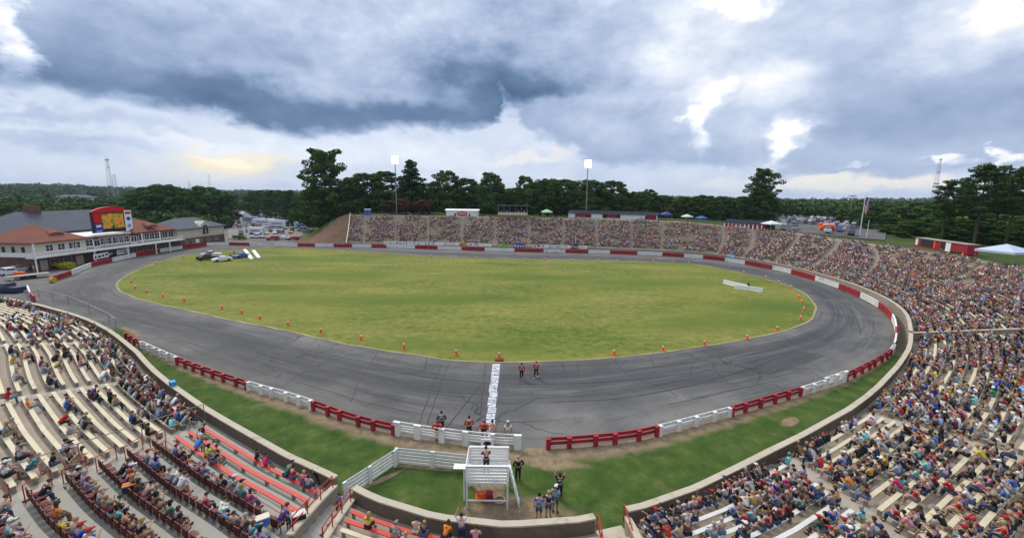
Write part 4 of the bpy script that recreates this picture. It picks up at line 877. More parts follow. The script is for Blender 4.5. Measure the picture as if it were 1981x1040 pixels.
for i, s in enumerate(SEATS): byrow.setdefault((s['si'], s['row']), []).append(s)
for v_ in byrow.values(): v_.sort(key=lambda s: s['s'])
SXY = np.array([(s['px'], s['py']) if s['c'] > 0 else (1e6, 1e6) for s in SEATS])
OCC = {}
for px, py, n, cols in CL:
    i = int(np.argmin((SXY[:, 0]-px)**2+(SXY[:, 1]-py)**2)); s = SEATS[i]; row = byrow[(s['si'], s['row'])]; a = row.index(s)
    for k, cname in enumerate(cols.split(',')[:n]):
        if 0 <= a+k < len(row): OCC[id(row[a+k])] = (row[a+k], cname)
CLP = np.array([(c[0], c[1]) for c in CL])
def dens(s):
    sn = s['sn']; px, py = s['px'], s['py']
    if sn == 'far left bench block': return .30
    if sn == 'upper left bench block': return .26
    if sn in ('middle left bench block', 'lower left bench block'): return (.62 if s['row'] < 3 and s['px'] < 235 else .12)
    if sn == 'red seat block': return .0 if s['row'] < 3 else .15
    if sn == 'bottom centre block': return .3 if s['row'] > 1 else 0
    if sn == 'white bench block': return .52
    if sn == 'lower right bench block': return .50
    if sn == 'right block below cross wall': return .60
    if 'bend' in sn or 'above' in sn: return .68
    q = s['s']
    base = .62 if q < 330 else (.55 if q < 366 else .46)
    if s['row'] < 2: base *= .25
    if s['row'] > 27: base *= .6
    return base
def vnoise(seed, x):
    i = math.floor(x); f = x-i; f = f*f*(3-2*f); h = lambda k: random.Random(seed*7919+k).random(); return h(i)*(1-f)+h(i+1)*f
for key, row in byrow.items():
    for s in row:
        if id(s) in OCC or not inview(s['px'], s['py'], s['c'], 6 if FULL else 6): continue
        q = dens(s)
        if q <= 0: continue
        nz = .34*vnoise(key[0]*50+key[1], s['s']/1.5)+.46*(vnoise(999+key[0]*41+key[1]//3, s['s']/4.)*.6+vnoise(555+key[0]*41+(key[1]+1)//4, s['s']/2.6)*.4)+.20*rng.random()
        if nz < q*.66+.16 and rng.random() < .97: OCC[id(s)] = (s, rng.choice(SHW))
occ = [v for k, v in OCC.items() if inview(v[0]['px'], v[0]['py'], v[0]['c'], 12)]
occ.sort(key=lambda v: v[0]['c'])
print('occupied seats', len(occ))
NIND = 272
order = {}
for (si, k), row in byrow.items():
    n = 0
    for s in row:
        if id(s) in OCC and OCC[id(s)][0] is s and inview(s['px'], s['py'], s['c'], 12): n += 1; order[id(s)] = n
KS = ['sit_knees', 'sit_lean', 'sit_phone', 'sit_back', 'sit_cross', 'sit_clap']; KW = [30, 24, 12, 10, 12, 12]
for s, shirt in occ[:NIND]:
    kind = rng.choices(KS, KW)[0]; legs = rng.choice(LEGW); hair = rng.choice(HAIRW)
    if kind == 'sit_back' and not s['chair']: kind = 'sit_knees'
    lab = f"{shirt.replace(' ', '-')}-shirted person in {legs}, {hair}, {ordw(order[id(s)])} from left, {ordw(s['row']+1)} row, {s['sn']}"
    if len(lab.split()) > 16: lab = lab.replace(' person in ', ' person, ')
    if len(lab.split()) > 16: lab = lab.replace(f', {hair}', '')
    person(kind, shirt, legs, hair, (s['x']+rng.uniform(-.04, .04), s['y']+rng.uniform(-.04, .04), s['z']+.005), s['rz']+rng.uniform(-.3, .3), lab, 'spectators seated in the grandstands', scale=rng.uniform(.92, 1.05), rnd=rng)

# the rest of the crowd: one object, a simple but complete figure for each spectator
def fig(kind, lod):
    J = pose_joints(kind); vs = []; fs = []; cl = []
    def seg(a, b, ra, rb, k, c):
        a = Vector(a); b = Vector(b); t = (b-a).normalized(); u = t.cross(Vector((0, 0, 1)))
        u = Vector((1, 0, 0)) if u.length < .05 else u.normalized(); w = u.cross(t); base = len(vs)
        for p, (r1, r2) in ((a, ra), (b, rb)):
            for i in range(k):
                an = 2*math.pi*(i+.5)/k; vs.append(p+u*math.cos(an)*r1+w*math.sin(an)*r2)
        for i in range(k): fs.append((base+i, base+(i+1) % k, base+k+(i+1) % k, base+k+i)); cl.append(c)
        if k == 4: fs.append((base+k, base+k+1, base+k+2, base+k+3)); cl.append(c)
        else:
            fs.append((base+k, base+k+1, base+k+2, base+k+3)); cl.append(c); fs.append((base+k+3, base+k+4, base+k+5, base+k)); cl.append(c)
    k = 6 if lod == 0 else 4
    seg(J['pelvis'], J['chest'], (.16, .12), (.19, .12), k, 1); seg(J['chest'], J['neck']-V3(0, 0, .02), (.19, .12), (.07, .06), k, 1)
    seg(J['neck'], J['head1']-V3(0, 0, .03), (.05, .05), (.085, .095), k, 0); seg(J['head1']-V3(0, 0, .03), J['head1']+V3(0, 0, .045), (.085, .095), (.09, .1), k, 0); seg(J['head1']+V3(0, -.01, .03), J['head2']+V3(0, -.01, .05), (.1, .11), (.05, .06), k, 3)
    for n in 'LR':
        seg(J['hip'+n], J['knee'+n], (.095, .085), (.07, .065), 4, 2)
        seg(J['knee'+n], J['ank'+n], (.065, .06), (.045, .045), 4, 4); seg(J['ank'+n]-V3(0, .03, .03), J['toe'+n], (.05, .04), (.045, .03), 4, 5)
        if lod < 2:
            m_ = J['sho'+n]*.35+J['elb'+n]*.65; seg(J['sho'+n], m_, (.065, .065), (.05, .05), 4, 1); seg(m_, J['elb'+n], (.042, .042), (.038, .038), 4, 0); seg(J['elb'+n], J['hand'+n], (.038, .038), (.028, .02), 4, 0)
        else: seg(J['sho'+n], J['elb'+n], (.06, .06), (.05, .05), 4, 1); seg(J['elb'+n], J['hand'+n], (.045, .045), (.03, .03), 4, 0)
    return np.array([tuple(v) for v in vs]), np.array(fs), np.array(cl)
FIGS = {(k, l): fig(k, l) for k in KS+['stand'] for l in (0, 2)}
VS = []; FS = []; CS = []; nv = 0
PAL = {k: np.array(v) for k, v in SHIRTC.items()}
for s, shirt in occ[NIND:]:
    far = s['c'] > 70; kind = rng.choices(KS, KW)[0]; up = rng.random() < .035
    if up: kind = 'stand'
    v, f, c = FIGS[(kind, 2 if far else 0)]; sc = rng.uniform(.86, 1.06); a = s['rz']+rng.uniform(-.35, .35); co, si_ = math.cos(a), math.sin(a)
    x = v[:, 0]*sc*1.14; y = v[:, 1]*sc*1.06; z = v[:, 2]*sc*1.05-(.44 if up else 0)
    VS.append(np.c_[x*co-y*si_+s['x'], x*si_+y*co+s['y'], z+s['z']]); FS.append(f+nv); nv += len(v)
    sk = np.array(rng.choice(SKINC)); legs = rng.choice(LEGW); lc = np.array(LEGC[legs]); hc = np.array(HAIRC[rng.choice(HAIRW)]); sh = PAL[shirt]*rng.uniform(.8, 1.2)
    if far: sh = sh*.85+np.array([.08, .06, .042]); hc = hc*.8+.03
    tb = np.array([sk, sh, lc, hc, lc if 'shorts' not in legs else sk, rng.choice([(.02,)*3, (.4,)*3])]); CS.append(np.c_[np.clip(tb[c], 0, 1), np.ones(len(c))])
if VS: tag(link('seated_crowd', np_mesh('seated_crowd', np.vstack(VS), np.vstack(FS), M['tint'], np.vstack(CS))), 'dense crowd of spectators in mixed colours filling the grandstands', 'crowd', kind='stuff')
# ------------------------------------------------------------------ markings and seams on the track
def ribbon(name, pts, w, z, ma, kind='structure'):
    P2 = crom(pts, 5) if len(pts) > 2 else np.array(pts, float); vs = []; rr = random.Random(len(pts)*31+int(P2[0][0]*10))
    for i in range(len(P2)):
        a = P2[max(0, i-1)]; b = P2[min(len(P2)-1, i+1)]; t = (b-a)/max(1e-6, np.linalg.norm(b-a)); n = np.array([-t[1], t[0]]); q = P2[i]+n*rr.uniform(-.05, .05)
        ww = w*rr.uniform(.6, 1.2)
        vs += [(*(q+n*ww/2), z), (*(q-n*ww/2), z)]
    return tag(MB().add(vs, [(2*i, 2*i+1, 2*i+3, 2*i+2) for i in range(len(P2)-1)]).build(name, ma), kind=kind)
M['tar'] = mat('tar', (.022, .022, .024), .6, .2, 3)
for k, pl in enumerate([[(516,424.6),(503,455),(487,500)], [(524,424.6),(510,460),(495,505)], [(566,425),(564,450),(560,485)], [(585,448.5),(640,449),(700,447),(760,442),(830,432)], [(655,424.5),(658,433),(660,441)], [(673,424),(674,434),(677,441)], [(717,421),(727,434),(745,444),(772,453),(790,463)], [(758,418),(763,429)],
    [(820,411),(850,425),(886,432)], [(945,434),(963,445)], [(997,421),(1014,425)], [(903,448),(918,461)], [(845,440),(880,430),(930,410),(985,400)], [(372,402),(368,417),(356,432),(330,452)], [(440,412),(430,430),(418,447),(410,470)], [(497,418),(494,433),(478,437),(452,438)], [(300,400),(350,412),(420,428),(500,441),(575,449)],
    [(206,372),(250,392),(300,408),(380,430),(470,452),(560,462)], [(640,470),(720,466),(800,452),(880,430)], [(960,340),(985,356),(1000,376),(1004,392)], [(1005,385),(1035,396)], [(520,500),(545,470),(560,450)]]):
    ribbon('tar_seam', [un(*q) for q in pl], .085 if k != 3 else .12, .006+.0004*k, M['tar'])
ma, nt, b = newmat('start_line_paint', .7, .3); v = pos(nt)
mp = nt.new('ShaderNodeMapping'); nt.put(mp.inputs['Vector'], v); mp.inputs['Scale'].default_value = (1.1, 3.2, 1)
c = nt.mix(nt.sstep(nt.noise(mp.outputs[0], 1.5, 3, .6), .50, .57), (.60, .61, .65, 1), (.12, .13, .17, 1)); c = nt.mix(nt.math('MULTIPLY', nt.sstep(nt.noise(v, 5, 5), .45, .65), .5), c, (.3, .31, .34, 1))
nt.put(b.inputs['Base Color'], c)
bm = MB(); rr = random.Random(3); y0 = 46.6; vs = []
a0 = un(574.3, 425.5); a1 = un(583.3, 425.5); b0 = un(564.2, 513); b1 = un(574.6, 513)
for i in range(15):
    t0, t1 = i/15+.002, (i+1)/15-.002; L = lambda a, b_, t: (a[0]*(1-t)+b_[0]*t, a[1]*(1-t)+b_[1]*t)
    o_ = rr.uniform(-.05, .05)*(1 if i > 4 else .3); q = [L(a0, b0, t0), L(a1, b1, t0), L(a1, b1, t1), L(a0, b0, t1)]; bm.poly([(x+o_, y, .018) for x, y in reversed(q)])
tag(bm.build('start_line', ma), kind='structure')

# ------------------------------------------------------------------ traffic cones round the infield
def cone_proto():
    root = empty('traffic_cone'); MB().box((0, 0, .03), (.46, .46, .06)).build('base', M['orange'], root)
    b_ = MB(); b_.tube((0, 0, .06), (0, 0, .95), .19, .035, 14); b_.build('body', M['orange'], root, smooth=False)
    b_ = MB(); b_.tube((0, 0, .52), (0, 0, .74), .118, .082, 14); b_.build('collar', M['whiteclean'], root); return root
CONES = [(153.5,331),(158,338),(171,343),(190,348),(215,352.5),(259,362),(282,367),(303,373.5),(336,381),(374,389),(421,397.5),(471,407.5),(532,415),(582,420),(716,415),(773,410.5),(821,404),(871,397),(906,387),(933,374.5),(937,364),(934.5,355),(931,349),(922,338),(908,332),(893,326.5),(867,320),(803,309.5),(785,308.5),
 (405,294.2),(452,298),(475.5,300),(503,301.5),(528.6,302.3),(556,303.5),(583.5,304.5),(612,304.7),(635.5,305.2),(666.6,306),(698,306.3),(719,306.7),(742,307.3),(761.5,307.8),(182,309.5),(214,302),(260,295),(288.5,292.5),(320,291.3),(338,291),(354.5,291.6),(388.6,293.5)]
proto = cone_proto(); kids = {proto: list(proto.children)}; kids.update({c: [] for c in proto.children})
for i, (px, py) in enumerate(CONES):
    o = proto if i == 0 else copy_tree(proto, kids); x, y = un(px, py); o.location = (x, y, .2 if (px, py) == (582, 420) else .014); o.rotation_euler = (0, 0, i*1.3)
    side = 'near' if i < 20 else ('far' if 28 < i < 43 else 'right end' if i < 29 else 'left end')
    if (px, py) == (582, 420): l = 'orange cone on a low brown box at the top of the start line'
    else:
        grp = [c for c in CONES if (c in CONES[:14]) == ((px, py) in CONES[:14])]
        order_ = sorted(CONES, key=lambda c: c[0]) if False else CONES
        ref = 'left of the start line' if px < 578 and i < 14 else ('right of the start line' if i < 20 else ('on the rounded right end' if i < 27 else ('on the far edge' if (i < 43 or i > 45) else 'on the far left curve')))
        same = sorted([c for j, c in enumerate(CONES) if ('left of the start line' if c[0] < 578 and j < 14 else ('right of the start line' if j < 20 else ('on the rounded right end' if j < 27 else ('on the far edge' if (j < 43 or j > 45) else 'on the far left curve')))) == ref and c != (582, 420)], key=lambda c: c[0] if 'right end' not in ref else -c[1])
        l = f"orange cone with white collar, {ordw(same.index((px, py))+1)} {'from left' if 'right end' not in ref else 'from the front'} {ref}"
    tag(o, l, 'cone', 'traffic cones round the infield')
x, y = un(582, 421.5); o = MB().box((x, y, .1), (.95, .6, .18)).build('low_box', mat('brown_box', (.13, .07, .04), .9)); tag(o, 'low brown box under the orange cone at the start line', 'box')

# ------------------------------------------------------------------ board fence, flag stand and people at the front straight
def board_fence(name, lab, tops, boards, hgt, mt, post_w=.3, nper=2.2):
    pts = [np.array(un(px, py, hgt)) for px, py in tops]; c = sum(pts)/len(pts); root = empty(name, (*c, 0)); tag(root, lab, 'fence', 'white board fences near the flag stand')
    for i in range(len(pts)-1):
        a, b_ = pts[i]-c, pts[i+1]-c; L = np.linalg.norm(b_-a); u = (b_-a)/L; nrm = np.array([-u[1], u[0]])
        for k in range(boards):
            z = .14+(hgt-.2)*k/(boards-1); MB().beam((*a, z), (*b_, z), .035, .15 if hgt < 1 else .17).build('board', mt, root)
        n = max(1, int(L/nper))
        for j in range(n+1):
            q = a+(b_-a)*j/n
            if i > 0 and j == 0: continue
            MB().box((q[0]-nrm[0]*.1, q[1]-nrm[1]*.1, hgt/2+.02), (post_w, .14, hgt+.1), math.atan2(u[1], u[0])).build('post', mt, root)
board_fence('board_fence', 'white board fence slanting from the notch up to the corner post', [(400.5,563.5),(430,545),(459,526.5)], 5, 1.2, M['white'], .26, 1.6)
board_fence('board_fence', 'white board fence running level from the corner post to the flag stand', [(463,523.5),(505,527.5),(548,532)], 5, 1.2, M['white'], .26, 1.9)
# flag stand
A_ = np.array(un(544.5, 592.5)); B_ = np.array(un(591.5, 595.5)); X0, X1 = A_[0], B_[0]; Y0 = (A_[1]+B_[1])/2; FZ = 1.75; DY = 2.0; TOP = 2.85
root = empty('flag_stand', ((X0+X1)/2, Y0, 0)); tag(root, 'white slatted flag stand tower with steep ladder beside the front straight', 'flag stand')
fx0, fx1 = X0-root.location[0], X1-root.location[0]
for x in (fx0, fx1):
    for y in (0, DY): MB().box((x, y, TOP/2), (.11, .11, TOP)).build('leg', M['white'], root)
for z in (.55,): 
    for y in (0, DY): MB().beam((fx0, y, z), (fx1, y, z), .06, .08).build('cross_brace', M['white'], root)
MB().box(((fx0+fx1)/2, DY/2, FZ), (fx1-fx0+.12, DY+.12, .1)).build('platform', M['white'], root)
for k in range(5):
    z = FZ+.2+k*.21
    for y in (-.06, DY+.06): MB().beam((fx0-.05, y, z), (fx1+.05, y, z), .04, .15).build('side_board', M['whiteclean'], root)
    MB().beam((fx0-.06, 0, z), (fx0-.06, DY, z), .04, .15).build('side_board', M['whiteclean'], root)
for k in range(14): MB().box((fx0+.1+k*(fx1-fx0-.2)/13, -.1, FZ+.12), (.05, .03, .5)).build('slat', M['whiteclean'], root)
MB().beam((fx0-.05, DY, TOP+.02), (fx1+.05, DY, TOP+.02), .16, .06).build('top_rail', M['white'], root)
MB().beam((fx0-.05, 0, TOP+.02), (fx1+.05, 0, TOP+.02), .16, .06).build('top_rail', M['white'], root)
for x in (fx1+.25, fx1+.25): pass
ld = empty('ladder'); ld.parent = root
for dy in (.25, .85): MB().beam((fx1+.08, dy, FZ+.9), (fx1+.72, dy-.1, 0), .06, .08).build('ladder_rail', M['white'], ld)
for k in range(7):
    t = (k+.5)/7; MB().beam((fx1+.72-.64*t, .2, (FZ+.9)*t), (fx1+.72-.64*t, .8, (FZ+.9)*t), .14, .04).build('rung', M['white'], ld)
x, y = un(541, 545, 2.4); o = MB().box((-.1, 0, 0), (1.05, .5, .05)).box((0, 0, -1.2), (.08, .08, 2.35)).build('sign_board', M['whiteclean'], None, (x, y, 2.4)); tag(o, 'flat white board on a post at the left of the flag stand', 'board')
rg = random.Random(9)
gx0, gy0 = root.location[0], root.location[1]
person('stand_rail', 'maroon', 'dark trousers', 'brown hair', (gx0-.1, gy0+.75, FZ+.06), .2, 'flagman in dark sleeves and maroon vest leaning on the flag stand rail', rnd=rg, long_sleeve=True)
cn = copy_tree(proto, kids); cn.location = (gx0-.55, gy0+1.0, .02); tag(cn, 'orange cone stored on the dirt under the flag stand', 'cone')
o = MB().tube((0, 0, 0), (0, 0, .5), .22, .2, 12).build('orange_bucket', M['orange'], None, (gx0-.35, gy0+.75, .02)); tag(o, 'orange bucket on the dirt beneath the flag stand', 'bucket')
o = MB().box((0, 0, .22), (.42, .36, .44)).box((0, 0, .46), (.46, .4, .05)).build('red_cooler', M['red'], None, (gx0+.1, gy0+.8, .02)); tag(o, 'red cooler with white streaks under the flag stand', 'cooler')
bm = MB(); 
for k in range(14): 
    a, b2 = 2*math.pi*k/14, 2*math.pi*(k+1)/14; bm.tube((.34*math.cos(a), .34*math.sin(a), .05), (.34*math.cos(b2), .34*math.sin(b2), .05), .05, .05, 6)
tag(bm.build('rope_coil', M['coping'], None, (gx0+.75, gy0+.7, .02)), 'pale coil of rope on the ground under the flag stand', 'rope')
def pxp(px, py, z=0.0): x, y = un(px, py, z); return (x, y, z+.012)
face = lambda x, y, tx, ty: math.atan2(ty-y, tx-x)-math.pi/2
PP = [(608,444,'walk','red','dark trousers','black hair',math.pi,'man in red jacket, white shirt and black trousers walking down the track, left of two',True,'officials'),(625,442,'walk','red','dark trousers','brown hair',math.pi-.3,'man in bright red jacket carrying white papers on the track, right of two',True,'officials'),
 (515,506,'stand_hips','black','dark trousers','black cap',.1,'person in black uniform and hat standing on the track by the white rail',True,None),(547,512,'stand_hips','red','dark trousers','black hair',.2,'person in bright red jacket at the white rail beside the start line',True,None),
 (574,517,'stand','peach','khaki shorts','black hair',0,'person in salmon shirt behind the white rail at the start line',False,None),(592,518,'stand','white','khaki shorts','white cap',0,'person in white shirt and white cap at the right end of the white rail',False,None),
 (604,562,'stand_hips','black','dark trousers','grey hair',.3,'large man dressed in black standing on the grass beside the flag stand ladder',True,None),
 (628,609,'stand','blue','denim shorts','black hair',-.2,'person in bright blue shirt on the grass behind the centre wall, leftmost of four',False,None),(639,606,'stand_hips','navy','denim shorts','blond hair',-.3,'blond person in navy shirt on the grass, second of four by the wall',False,None),
 (647,599,'stand','light blue','denim shorts','white cap',-.4,'man in pale blue shirt and white cap, third of four on the grass',False,None),(652,583,'stand_wave','black','dark trousers','brown hair',0,'person in black filming with raised arms, farthest of four on the grass',False,None)]
for px, py, kind, sh, lg, hr, rz, lab, ls, _ in PP:
    person(kind, sh, lg, hr, pxp(px, py), rz, lab, rnd=rg, long_sleeve=ls, scale=1.04)
x, y = bowl(edge('notch_r', 1.2)-.4, 1.2); person('walk', 'royal blue', 'dark trousers', 'brown hair', (x, y, .5), 2.6, 'child in royal blue shirt standing in the notch beside the red handrail', rnd=rg, scale=.8)
x, y = bowl(129.6, .55); person('stand_wave', 'white', 'jeans', 'black hair', (x, y, .5), .1, 'person in white top with both arms raised behind the centre wall', rnd=rg)
x, y = bowl(184.5, .6); person('stand', 'orange', 'dark trousers', 'black hair', (x, y, .5), .6, 'steward in orange vest standing at the front of the right benches', rnd=rg)
def umbrella(px, py, lab):
    x, y, z = pxp(px, py); root = empty('umbrella', (x, y, z)); tag(root, lab, 'umbrella', 'red umbrellas at the white rail'); n = 8; vs = [(0, 0, 1.62)]; fs = []
    for r, zz in ((.35, 1.56), (.62, 1.38)):
        for k in range(n*2): a = math.pi*k/n; q = r*(1 if k % 2 == 0 else .95); vs.append((q*math.cos(a), q*math.sin(a), zz+(0 if k % 2 == 0 else .03)))
    m_ = n*2; fs = [(0, 1+k, 1+(k+1) % m_) for k in range(m_)]+[(1+k, 1+m_+k, 1+m_+(k+1) % m_, 1+(k+1) % m_) for k in range(m_)]
    MB().add(vs, fs).build('canopy', M['umb'], root); MB().tube((0, 0, .75), (0, 0, 1.68), .015, .015, 6).build('shaft', M['steel'], root)
M['umb'] = mat('umbrella_red', (.5, .02, .025), .7, .1, 3)
for px_, l_ in ((511, 'heavily built person in red jacket leaning on the rail below the man in black'), (565, 'heavily built person in loose red jacket at the foot of the start line')):
    o = person('stand_rail', 'red', 'dark trousers', 'auburn hair', pxp(px_, 513.5), math.pi*.98, l_, rnd=rg, scale=1.0, long_sleeve=True); o.scale = (1.5, 1.35, 1.0)

_l = bat(569.5, 521.8); x, y = bpt(_l)+bnorm(_l)*.42; root = empty('rail_sign', (x, y, .55)); tag(root, 'small white sign with a dark oval hung on the white rail at the start line', 'sign'); MB().box((0, 0, 0), (.95, .05, .62)).build('panel', M['whiteclean'], root); b_ = MB(); b_.ell((0, -.03, 0), (.3, .02, .17), 16, 6, zmin=-.99); b_.build('emblem', M['black'], root)
# handrails, row-end frames and the cable fence in the left stand
def pipe_rail(name, lab, cat, pts, hgt, ma, r=.03, mids=(), post_ma=None, group=None, base=None):
    c = np.mean(np.array(pts), axis=0); root = empty(name, (c[0], c[1], 0)); tag(root, lab, cat, group)
    P3 = [(p[0]-c[0], p[1]-c[1], p[2]) for p in pts]
    for p in P3: MB().tube(p, (p[0], p[1], p[2]+hgt), r, r, 6).build('post', post_ma or ma, root)
    for z in (hgt,)+tuple(mids):
        b_ = MB()
        for a, q in zip(P3[:-1], P3[1:]): b_.tube((a[0], a[1], a[2]+z), (q[0], q[1], q[2]+z), r, r, 6)
        b_.build('rail', ma, root)
def sp(an, d, ds, z=None): s = edge(an, d)+ds; x, y = bowl(s, d); return (x, y, float(zrow(s, d)) if z is None else z)
pipe_rail('handrail', 'red pipe handrail on the wall between red benches and notch steps', 'handrail', [sp('notch_l', d, -.1, float(zrow(edge('notch_l', d), d))+.5) for d in (.5, 1.9, 3.3, 4.7)], .85, M['redrail'], .035, (.45,))
pipe_rail('handrail', 'red pipe handrail on the flag stand side of the notch steps', 'handrail', [sp('notch_r', d, .1, float(zrow(edge('notch_r', d), d))+.2) for d in (.5, 1.7, 2.9, 4.1)], .9, M['redrail'], .035, (.5,))
pipe_rail('handrail', 'short red handrail left of the cream entry steps', 'handrail', [sp('gate_l', d, .05, .4) for d in (-.2, 1.0, 2.2)], 1.0, M['redrail'], .035, (.5,))
pipe_rail('handrail', 'short red handrail right of the cream entry steps', 'handrail', [sp('gate_r', d, .0, .5) for d in (-.2, 1.0, 2.2)], 1.1, M['redrail'], .035, (.5,))
pipe_rail('tier_rail', 'red rail with dark posts along the tier edge above the red benches', 'handrail', [(*bowl(s, 4.55), float(zrow(s, 4.6))) for s in np.linspace(edge('railed_gap', 4.5)+1.5, edge('notch_l', 4.5)-.6, 7)], .95, M['redrail'], .025, (), M['black'])
pipe_rail('cable_fence', 'thin grey cable on tall steel posts above the railed aisle in the left stand', 'fence', [sp('railed_gap', d, -.5) for d in (.6, 5.2, 8.6, 12.6, 17)], 1.75, M['steel'], .03)
pipe_rail('pipe_rail', 'pale bent pipe rail on grey posts above the left entrance wall', 'handrail', [(*un(*q, 1.5), 1.5) for q in ((46, 349), (62, 352.5), (80, 357), (105, 368), (128, 379.5), (136, 386))], 1.5, M['steel'], .035)
for k, (d0, w) in enumerate(BLK[3:]):
    a = sp('railed_gap', d0+.25, .45, float(zrow(edge('railed_gap', d0), d0+w))); b_ = sp('railed_gap', d0+1.3, .45, a[2]); px, py, c = proj(a)
    if not inview(px, py, c, 5): continue
    pipe_rail('row_end_frame', f'red pipe frame at the left end of the {ordw(k+1)} maroon seat row', 'guard frame', [a, b_], .95, M['redrail'], .025, (.12,), group='red frames at the seat row ends')
# odds and ends people left in the seat block
for px, py, lab, cat, kind in ((368, 566, 'black folded pushchair standing behind the wall beside the red benches', 'pushchair', 'pram'), (153, 573, 'dark blue cooler with orange lid on the grey tier', 'cooler', 'cooler'), (349, 607, 'black crate with white lid at the end of the first seat row', 'crate', 'crate'), (306, 612, 'blue and white box held at the second seat row', 'box', 'box'), (201, 426, 'small bright blue box on the wall coping', 'box', 'bluebox')):
    zz = {'pram': .55, 'cooler': 3.6, 'crate': 2.2, 'box': 3.0, 'bluebox': 1.5}[kind]; x, y = un(px, py, zz)
    if kind == 'bluebox': x, y = bowl(97.2, .02)
    root = empty({'pram': 'pushchair', 'bluebox': 'box'}.get(kind, kind), (x, y, zz), .6 if kind != 'bluebox' else tang(97.2)); tag(root, lab, cat)
    if kind == 'pram':
        MB().beam((-.25, 0, .1), (.1, 0, .9), .04, .04).build('frame', M['steel'], root); MB().beam((.25, .1, .1), (-.1, .1, .95), .45, .08).build('seat', M['black'], root)
        for sx in (-.25, .25):
            for sy in (-.2, .2): MB().tube((sx, sy-.02, .1), (sx, sy+.02, .1), .1, .1, 10).build('wheel', M['tyre'], root)
    else:
        cc = {'cooler': ((.03, .04, .07), (.42, .15, .04)), 'crate': ((.02, .02, .02), (.6, .6, .58)), 'box': ((.05, .15, .5), (.6, .55, .45)), 'bluebox': ((.05, .3, .6), (.05, .32, .62))}[kind]
        o = MB().box((0, 0, .18), (.62, .4, .36)).build('body', M['matte'], root); o.color = (*cc[0], 1); o = MB().box((0, 0, .385), (.64, .42, .05)).build('lid', M['matte'], root); o.color = (*cc[1], 1)

# ------------------------------------------------------------------ vehicles
def car_meshes():
    out = {}
    for kd, prof in {'sedan': [(-2.3, .55), (-2.25, .95), (-1.5, 1.0), (-.95, 1.42), (.35, 1.44), (1.05, 1.0), (2.1, .85), (2.3, .6)], 'suv': [(-2.3, .55), (-2.3, 1.1), (-2.1, 1.72), (.3, 1.74), (.95, 1.15), (2.1, 1.02), (2.3, .6)], 'pickup': [(-2.7, .6), (-2.7, 1.1), (-.7, 1.1), (-.6, 1.75), (.55, 1.75), (1.1, 1.15), (2.5, 1.05), (2.7, .6)]}.items():
        n = len(prof); pts = prof+[(prof[-1][0], .32), (prof[0][0], .32)]; vs = []
        for x, z in pts:
            w = .88 if z < 1.15 else .70
            vs += [(-w, x, z), (w, x, z)]
        N = len(pts); fs = [(2*i, 2*i+1, 2*((i+1) % N)+1, 2*((i+1) % N)) for i in range(N)]+[tuple(2*i for i in range(N)), tuple(2*i+1 for i in reversed(range(N)))]
        body = MB().add(vs, fs); gl = MB()
        up = [(x, z) for x, z in prof if z > 1.2]; x0, x1 = up[0][0], up[-1][0]; zt = up[0][1]; i0 = prof.index(up[0]); i1 = prof.index(up[-1]); pa, pb = prof[i0-1], prof[i1+1]
        zb = max(pa[1], pb[1])
        def lerp(a, b2, t): return (a[0]+(b2[0]-a[0])*t, a[1]+(b2[1]-a[1])*t)
        for a, b2 in ((prof[i0], pa), (prof[i1], pb)):
            p, q = lerp(a, b2, .12), lerp(a, b2, .85); s = .012 if b2 is pb else -.012
            gl.poly([(-.64, p[0]+s, p[1]+.01), (.64, p[0]+s, p[1]+.01), (.76, q[0]+s, q[1]+.01), (-.76, q[0]+s, q[1]+.01)])
        for sx in (-1, 1): gl.poly([(sx*.725, x0+.05, zt-.08), (sx*.725, x1-.05, zt-.08), (sx*.845, x1+.3, zb+.08), (sx*.845, x0-.15, zb+.08)])
        wh = []
        L = prof[-1][0]
        for sx in (-.8, .8):
            for yy in (-L*.62, L*.62): wh.append(((sx-.1, yy, .33), (sx+.1, yy, .33)))
        out[kd] = (body, gl, wh)
    return out
CARM = car_meshes(); CMESH = {k: (b_.mesh('car_body', M['paint']), g.mesh('car_glass', M['dark']), [MB().tube(p, q, .33, .33, 12).mesh('wheel', M['tyre']) for p, q in w]) for k, (b_, g, w) in CARM.items()}
CARC = {'white': (.65, .65, .65), 'silver': (.36, .37, .38), 'black': (.02, .02, .022), 'grey': (.13, .135, .14), 'red': (.3, .02, .02), 'blue': (.03, .08, .25), 'dark blue': (.015, .03, .08), 'tan': (.3, .25, .18)}
def car(kd, colr, x, y, z, rz, lab, group=None, parts=True):
    b_, g, wh = CMESH[kd]
    root = empty('parked_car', (x, y, z), rz); tag(root, lab, 'car', group); o = link('body', b_, root); o.color = (*CARC[colr], 1); link('windows', g, root)
    if parts:
        for w in wh: link('wheel', w, root)
    return root
x, y = un(259, 306); car('sedan', 'white', x, y, .02, 2.5, 'white race car parked on the infield between a truck and a blue car')
x, y = un(243, 304.5); car('pickup', 'black', x, y, .02, 1.9, 'black pickup with white hood parked leftmost on the infield grass')
x, y = un(246, 301); car('pickup', 'white', x, y, .02, 1.9, 'white tow truck parked behind the white race car on the infield')
x, y = un(280.5, 302); car('sedan', 'blue', x, y, .02, 2.9, 'light blue race car parked beside two white ramps on the infield')
for px, py, sh, lab in ((234, 306.5, 'orange', 'person in orange beside the black pickup on the infield'), (269, 303.5, 'pink', 'person in pink between the white and blue infield cars'), (273.5, 301, 'magenta', 'person in magenta shirt by the blue infield car')):
    person('stand', sh, 'dark trousers', 'brown hair', pxp(px, py), .5, lab, rnd=rg)
